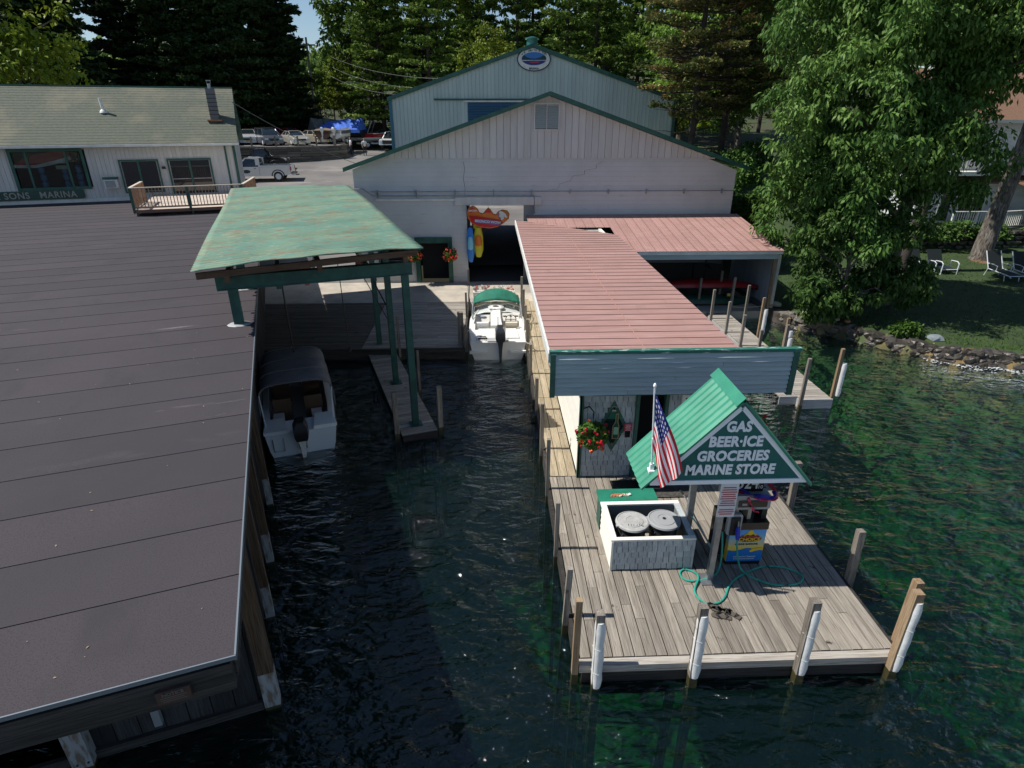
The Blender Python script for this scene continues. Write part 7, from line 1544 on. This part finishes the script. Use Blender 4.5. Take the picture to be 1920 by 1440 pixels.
covered('small runabout with a white outboard parked stern forward at the terrace edge',-17.9,70.6,5.0,R(10),3.6,1.7,.12,mat('tan_cover',(.16,.12,.08),.8),mat('brown_hull',(.12,.06,.04),.4),True)
covered('low white skiff with a small outboard left of the red speedboat',-16.6,70.9,5.0,R(-14),3.2,1.6,.10,mat('skiff_cover',(.10,.11,.12),.8),M['gel'],True)
# ================= vehicles =================
def car(name,label,paint,x,y,z,rz,L=4.5,Wd=1.78,H=1.45,kind='sedan',cat='car',lights='white',group=None):
    t=thing(name,label,cat,(0,0,0),None,group); BASE[t.name]=(0,0,0)
    # side profile (y forward, z)
    hood=.92 if kind!='van' else 1.05
    if kind=='sedan': body=[(-L/2,.5),(-L/2+.05,.85),(-L/2+.3,.95),(-L/2+.9,1.0),(.95,.98),(L/2-.5,.84),(L/2-.05,.66),(L/2,.45)]; roof=[(-L/2+.75,.98),(-L/2+1.35,H-.02),(-.1,H),(.35,H-.05),(1.05,.97)]
    elif kind=='suv': body=[(-L/2,.55),(-L/2+.05,1.0),(-L/2+.25,1.08),(.9,1.08),(L/2-.35,1.0),(L/2-.03,.8),(L/2,.5)]; roof=[(-L/2+.2,1.06),(-L/2+.45,H-.05),(0,H),(.5,H-.06),(1.05,1.07)]
    else: body=[(-L/2,.55),(-L/2+.03,1.05),(.9,1.06),(L/2-.5,.98),(L/2-.05,.78),(L/2,.5)]; roof=[(-L/2+.1,1.04),(-L/2+.25,H-.05),(.3,H),(.8,H-.1),(1.5,1.04)]
    lo=[(L/2,.45),(L/2-.02,.22),(-L/2+.02,.22),(-L/2,.5)]
    poly=body+[(L/2-.02,.24),(-L/2+.02,.24)]
    cy=0; rings=[]
    for xx,k,dz in ((-Wd/2,.985,0),(-Wd/2+.05,1.0,.0),(-Wd/2+.14,1,.015),(Wd/2-.14,1,.015),(Wd/2-.05,1.0,0),(Wd/2,.985,0)): rings.append([(xx,a*k,(b if abs(xx)<Wd/2-.01 else min(b,.9 if kind=='sedan' else 1.0))+dz*(b>.6)) for a,b in poly])
    part('body',MB().loft(rings),paint,t,True)
    rp=roof; n=len(rp)
    def cab(inset,k): return [[(s_*(Wd/2-.08-inset*((z_-.95)/(H-.95)) ),a,z_) for a,z_ in rp] for s_ in (-1,-.5,.5,1)]
    rr=cab(.22,1); rr=[[(-(Wd/2-.08)+.22*max(0,(z_-.95)/(H-.95)),a,z_) for a,z_ in rp],[(-(Wd/2-.42),a,z_+.02*(z_>1.2)) for a,z_ in rp],[((Wd/2-.42),a,z_+.02*(z_>1.2)) for a,z_ in rp],[((Wd/2-.08)-.22*max(0,(z_-.95)/(H-.95)),a,z_) for a,z_ in rp]]
    part('cabin',MB().loft(rr),M['glass'],t,True)
    (ya,za),(yb_,zb_)=rp[1],rp[-2]
    part('roof_panel',MB().loft([[(-(Wd/2-.30),ya+.02,za+.005),(-(Wd/2-.34),0,H+.03),(-(Wd/2-.30),yb_-.02,zb_+.005)],[((Wd/2-.30),ya+.02,za+.005),((Wd/2-.34),0,H+.03),((Wd/2-.30),yb_-.02,zb_+.005)]],closed=False),paint,t,True)
    for sg in (-1,1):
        xb=lambda z_: sg*((Wd/2-.07)-.22*max(0,(z_-.95)/(H-.95)))
        for (a1,z1),(a2,z2) in ((rp[0],rp[1]),(rp[1],rp[-2]),(rp[-2],rp[-1])): part('pillar',MB().bar((xb(z1),a1,z1),(xb(z2),a2,z2),.06,.06),paint,t)
        ym=(rp[0][0]+rp[-1][0])/2-.1; part('pillar',MB().bar((xb(1),ym,1.0),(xb(H-.06),ym-.05,H-.05),.07,.05),paint,t)
        part('wing_mirror',MB().box(sg*(Wd/2+.02)-.08,sg*(Wd/2+.02)+.08,.82,.95,1.0,1.12),paint,t)
        for yy in (-L*.30,L*.31): wheel(t,sg*(Wd/2-.10),yy,.33,.33,.2,sg); 
        part('headlight',MB().box(sg*(Wd/2-.22)-.16,sg*(Wd/2-.22)+.16,L/2-.14,L/2-.012+.03,.62,.74),mat('lamp_clear',(.75,.77,.78),.1) if 'lamp_clear' not in bpy.data.materials else bpy.data.materials['lamp_clear'],t)
        part('tail_light',MB().box(sg*(Wd/2-.16)-.10,sg*(Wd/2-.16)+.10,-L/2-.02,-L/2+.06,.72,.9),RD,t)
    part('grille',MB().box(-.45,.45,L/2-.06,L/2+.015,.5,.68),M['black'],t); part('licence_plate',MB().box(-.16,.16,L/2+.016,L/2+.03,.36,.48),mat('orange_plate',(.55,.30,.05),.5) if 'orange_plate' not in bpy.data.materials else bpy.data.materials['orange_plate'],t)
    part('bumper',MB().box(-Wd/2+.05,Wd/2-.05,L/2-.08,L/2+.014,.24,.42),M['black'] if kind=='truck' else paint,t)
    place(t,x,y,z,rz); return t
Pm=lambda n,c,**k: mat(n,c,.25,.35,coat=.7,**k)
G2='cars parked on the terrace behind the timber wall'
car('parked_car','silver hatchback parked beside the office gable, leftmost of the row',Pm('paint_silver_white',(.50,.52,.54)),-26.0,71.2,5.0,R(196),4.4,1.75,1.5,'suv',group=G2)
car('parked_van','dark grey blue minivan, second in the parked row',Pm('paint_slate',(.10,.11,.14)),-23.3,69.2,5.0,R(212),4.9,1.9,1.72,'van',cat='van',group=G2)
car('parked_car','pale silver sedan, third in the parked row with its front toward the wall',Pm('paint_champagne',(.48,.46,.42)),-20.6,69.4,5.0,R(215),4.6,1.75,1.40,'sedan',group=G2)
car('parked_car','tan sedan half hidden behind the silver sedan',Pm('paint_tan',(.40,.36,.28)),-19.2,72.6,5.0,R(230),4.5,1.75,1.38,'sedan',group=G2)
car('parked_car','bright red car behind the grey minivan',Pm('paint_red',(.38,.01,.03)),-23.0,75.5,5.0,R(240),4.4,1.75,1.6,'suv',group=G2)
car('parked_car','black car at the left edge of the terrace beside the office gable',Pm('paint_black',(.01,.01,.012)),-27.6,69.6,5.0,R(200),4.4,1.8,1.45,'sedan',group=G2)
# pickups
def pickup(label,paint,x,y,z,rz,white=True,bed_dark=False,emblem=False):
    t=thing('pickup_truck',label,'pickup truck',(0,0,0)); BASE[t.name]=(0,0,0); Wd=1.95
    part('body',MB().loft([[(xx,a,b) for a,b in [(-2.8,.55),(-2.8,1.12),(-.3,1.16),(1.2,1.16),(2.5,1.08),(2.72,.9),(2.75,.5),(1.9,.42),(-2.0,.42)]] for xx in (-Wd/2,-Wd/2+.06,Wd/2-.06,Wd/2)]),paint,t,True)
    part('bed_floor',MB().box(-Wd/2+.12,Wd/2-.12,-2.7,-.4,1.165,1.17),M['black'],t)
    part('bed_rail',MB().box(-Wd/2,-Wd/2+.1,-2.8,-.32,1.12,1.26),paint,t); part('bed_rail',MB().box(Wd/2-.1,Wd/2,-2.8,-.32,1.12,1.26),paint,t); part('tailgate',MB().box(-Wd/2,Wd/2,-2.84,-2.74,.7,1.26),paint,t)
    rp=[(-.3,1.15),(-.22,1.78),(.0,1.86),(.75,1.84),(1.45,1.17)]
    part('cabin',MB().loft([[(-(Wd/2-.06)+.2*max(0,(z_-1.15)/.7),a,z_) for a,z_ in rp],[(-(Wd/2-.5),a,z_+.01) for a,z_ in rp],[((Wd/2-.5),a,z_+.01) for a,z_ in rp],[((Wd/2-.06)-.2*max(0,(z_-1.15)/.7),a,z_) for a,z_ in rp]]),M['glass'],t,True)
    part('roof_panel',MB().prism([(-.24,1.80),(.0,1.875),(.74,1.855),(.86,1.78),(.7,1.80),(0,1.83)],'x',-(Wd/2-.24),Wd/2-.24),paint,t)
    for sg in (-1,1):
        X=lambda z_: sg*((Wd/2-.05)-.2*max(0,(z_-1.15)/.7))
        for (a1,z1),(a2,z2) in ((rp[0],rp[1]),(rp[-2],rp[-1]),(rp[1],rp[-2])): part('pillar',MB().bar((X(z1),a1,z1),(X(z2),a2,z2),.09,.09),paint,t)
        part('cab_rear_corner',MB().box(min(X(1.5),sg*(Wd/2-.1)),max(X(1.5),sg*(Wd/2-.1)),-.36,-.02,1.16,1.80),paint,t)
        part('wing_mirror',MB().box(sg*(Wd/2+.1)-.1,sg*(Wd/2+.1)+.1,1.0,1.1,1.2,1.42),M['black'],t)
        for yy in (-1.75,1.75):
            wheel(t,sg*(Wd/2-.10),yy,.39,.39,.26,sg); part('wheel_arch',MB().tube([(sg*(Wd/2+.005),yy+.5*math.cos(R(a)),.42+.48*math.sin(R(a))) for a in range(0,181,20)],.045,5),M['black'],t)
        part('tail_light',MB().box(sg*(Wd/2-.05)-.06,sg*(Wd/2-.05)+.06,-2.86,-2.78,.85,1.15),RD,t); part('door_handle',MB().box(sg*(Wd/2+.01)-.02,sg*(Wd/2+.01)+.02,-.05,.12,1.02,1.06),M['black'],t)
        if emblem: 
            e_=[( .75+.32*math.cos(a*PI/9),.80+.14*math.sin(a*PI/9)) for a in range(18)]; part('door_emblem',MB().prism(e_,'x',sg*(Wd/2+.003),sg*(Wd/2+.012)),mat('emblem_dark',(.02,.05,.06),.5) if 'emblem_dark' not in bpy.data.materials else bpy.data.materials['emblem_dark'],t)
        part('door_line',MB().box(sg*(Wd/2+.001)-.004,sg*(Wd/2+.001)+.004,-.30,-.28,.5,1.15),M['black'],t); part('headlight',MB().box(sg*.75-.16,sg*.75+.16,2.66,2.77,.85,1.02),bpy.data.materials['lamp_clear'],t)
    part('rear_bumper',MB().box(-Wd/2+.1,Wd/2-.1,-3.0,-2.85,.5,.66),M['metal'],t); part('tow_hitch',MB().box(-.06,.06,-3.3,-3.0,.42,.5).box(-.25,.25,-3.16,-3.08,.6,.66),M['black'],t); part('grille',MB().box(-.55,.55,2.73,2.78,.6,1.0),M['black'],t)
    place(t,x,y,z,rz); return t
pickup('white pickup truck with a dark oval emblem on its door, below the timber wall',Pm('paint_white',(.62,.64,.65)),-19.6,54.6,hgt(-19.6,54.6)+.06,R(97),emblem=True)
pickup('black pickup truck parked behind the white one against the timber wall',Pm('paint_black2',(.012,.012,.016)),-21.6,60.2,hgt(-21.6,60.2)+.06,R(-83))
pickup('white pickup truck facing the camera, cut by the corner of the green building',bpy.data.materials['paint_white'],-10.9,75.6,hgt(-10.9,75.6)+.06,R(170))
t=thing('small_bicycle','small bicycle leaning at the corner of the office beside the pickup','bicycle',(-14.5,41.6,2)); cx_,cy_,cz_=-14.9,41.0,1.9
for dx in (-.5,.5): part('bike_wheel',MB().tube([(cx_+dx+.32*math.cos(a*PI/8),cy_,cz_+.34+.32*math.sin(a*PI/8)) for a in range(17)],.02,5,cap=False),M['black'],t)
part('bike_frame',MB().tube([(cx_-.5,cy_,cz_+.34),(cx_-.1,cy_,cz_+.85),(cx_+.35,cy_,cz_+.85),(cx_+.5,cy_,cz_+.34),(cx_+.35,cy_,cz_+1.05)],.02,5),mat('bike_green',(.05,.2,.12),.4),t)
# posts along the terrace edge
for i,(x,y) in enumerate([(-25.6,63.3),(-23.3,64.2),(-21.2,65.0),(-19.2,65.7),(-17.6,66.6),(-16.0,67.7)]):
    t=thing('guard_post','%s guard post on the timber wall edge'%['leftmost','second from left','third from left','fourth from left','fifth from left','thickest rightmost'][i],'post',(x,y,5),None,'posts on the timber wall'); w=.13 if i<5 else .24; part('post_timber',MB().box(x-w/2,x+w/2,y-w/2,y+w/2,4.9,6.0),M['post'],t)
t=thing('feather_flag','tall narrow white banner flag standing behind the red speedboat','flag',(-12.3,79,5)); part('banner',MB().prism([(-12.35,6.6),(-12.15,6.6),(-12.02,8.2),(-12.08,9.1),(-12.25,9.25),(-12.38,8.6)],'y',79,79.03),M['white'],t); part('pole',MB().tube([(-12.36,79,4.4),(-12.38,79,9.0)],.03,5),M['metal'],t)
# ================= people =================
SK=mat('skin',(.40,.24,.16),.6); HR=mat('dark_hair',(.03,.02,.015),.7)
def _unused(label,x,y,rz,shirt,trousers,pose=0):
    z=hgt(x,y)+.05; t=thing('person',label,'person',(0,0,0)); BASE[t.name]=(0,0,0)
    me=bpy.data.meshes.new('body'); v=[(0,0,.98),(0,0,1.2),(0,0,1.42),(0,.0,1.52),(0,.01,1.60),(0,.01,1.72),
      (.10,0,.92),(.12,.02,.50),(.13,0,.08),(.14,.14,.04),(-.10,0,.92),(-.12,.02+.04*pose,.50),(-.13,-.02,.08),(-.14,.12,.04),
      (.19,0,1.42),(.26,-.02,1.14),(.24,.10+.1*pose,.92),(.24,.14+.12*pose,.84),(-.19,0,1.42),(-.27,-.02,1.14),(-.25,.08,.92),(-.25,.12,.84)]
    e=[(0,1),(1,2),(2,3),(3,4),(4,5),(0,6),(6,7),(7,8),(8,9),(0,10),(10,11),(11,12),(12,13),(2,14),(14,15),(15,16),(16,17),(2,18),(18,19),(19,20),(20,21)]
    rad=[.15,.145,.15,.062,.085,.085,.095,.065,.045,.04,.095,.065,.045,.04,.06,.045,.035,.035,.06,.045,.035,.035]
    me.from_pydata(v,e,[]); o=bpy.data.objects.new('body',me); C.objects.link(o); o.parent=t; sk=o.modifiers.new('skin','SKIN')
    for i,r_ in enumerate(rad): me.skin_vertices[0].data[i].radius=(r_,r_*.8)  if me.skin_vertices else None
    return t,o,me,rad,z
def add_person(label,x,y,rz,shirt,trousers,pose=0):
    z=hgt(x,y)+.05; t=thing('person',label,'person',(0,0,0)); BASE[t.name]=(0,0,0)
    def limb(pts,rs,n=8): return (pts,rs,n)
    mb=MB()
    def ring(c,rx,ry,n=12): return [(c[0]+rx*math.cos(2*PI*k/n),c[1]+ry*math.sin(2*PI*k/n),c[2]) for k in range(n)]
    # head, neck and arms as one figure with torso and legs
    mb.cm=0; mb.loft([ring((0,.0,1.47),.05,.05),ring((0,.0,1.53),.05,.055),ring((0,.015,1.56),.065,.08),ring((0,.01,1.64),.077,.095),ring((0,.0,1.71),.07,.088),ring((0,0,1.75),.03,.04)])
    for sg in (-1,1): mb.tube([(sg*.25,.0,1.20),(sg*.26,.06+.08*pose,1.02),(sg*.24,.12+.12*pose,.90),(sg*.235,.14+.13*pose,.82)],[.04,.035,.03,.032],8); 
    mb.cm=1; mb.loft([ring((0,0,.92),.155,.11),ring((0,0,1.05),.15,.105),ring((0,0,1.25),.17,.11),ring((0,0,1.40),.19,.10),ring((0,0,1.46),.13,.08),ring((0,0,1.49),.055,.055)])
    for sg in (-1,1): mb.tube([(sg*.17,0,1.42),(sg*.22,0,1.34),(sg*.25,0,1.18)],[.06,.058,.048],8)
    mb.cm=2
    for sg in (-1,1): mb.tube([(sg*.08,0,.97),(sg*.10,.0,.85),(sg*.115,.02,.50),(sg*.12,-.01,.10)],[.09,.092,.066,.048],8)
    mb.cm=3
    for sg in (-1,1): mb.tube([(sg*.12,-.06,.04),(sg*.125,.05,.05),(sg*.13,.17,.03)],[.045,.05,.03],8)
    mb.cm=4; mb.loft([ring((0,-.02,1.60),.082,.085),ring((0,-.012,1.68),.086,.095),ring((0,-.005,1.745),.06,.07),ring((0,0,1.77),.02,.03)])
    part('body',mb,[SK,shirt,trousers,M['black'],HR],t,True); place(t,x,y,z,rz); return t
SW=mat('shirt_white',(.65,.65,.66),.8); TD=mat('trousers_dark',(.02,.02,.025),.85)
add_person('standing person in a white top and dark trousers on the open lot',-13.37,69.83,R(200),SW,TD)
add_person('person in a white shirt half hidden at the end of the timber wall',-15.0,70.6,R(120),SW,mat('trousers_navy',(.02,.03,.06),.85),.5)
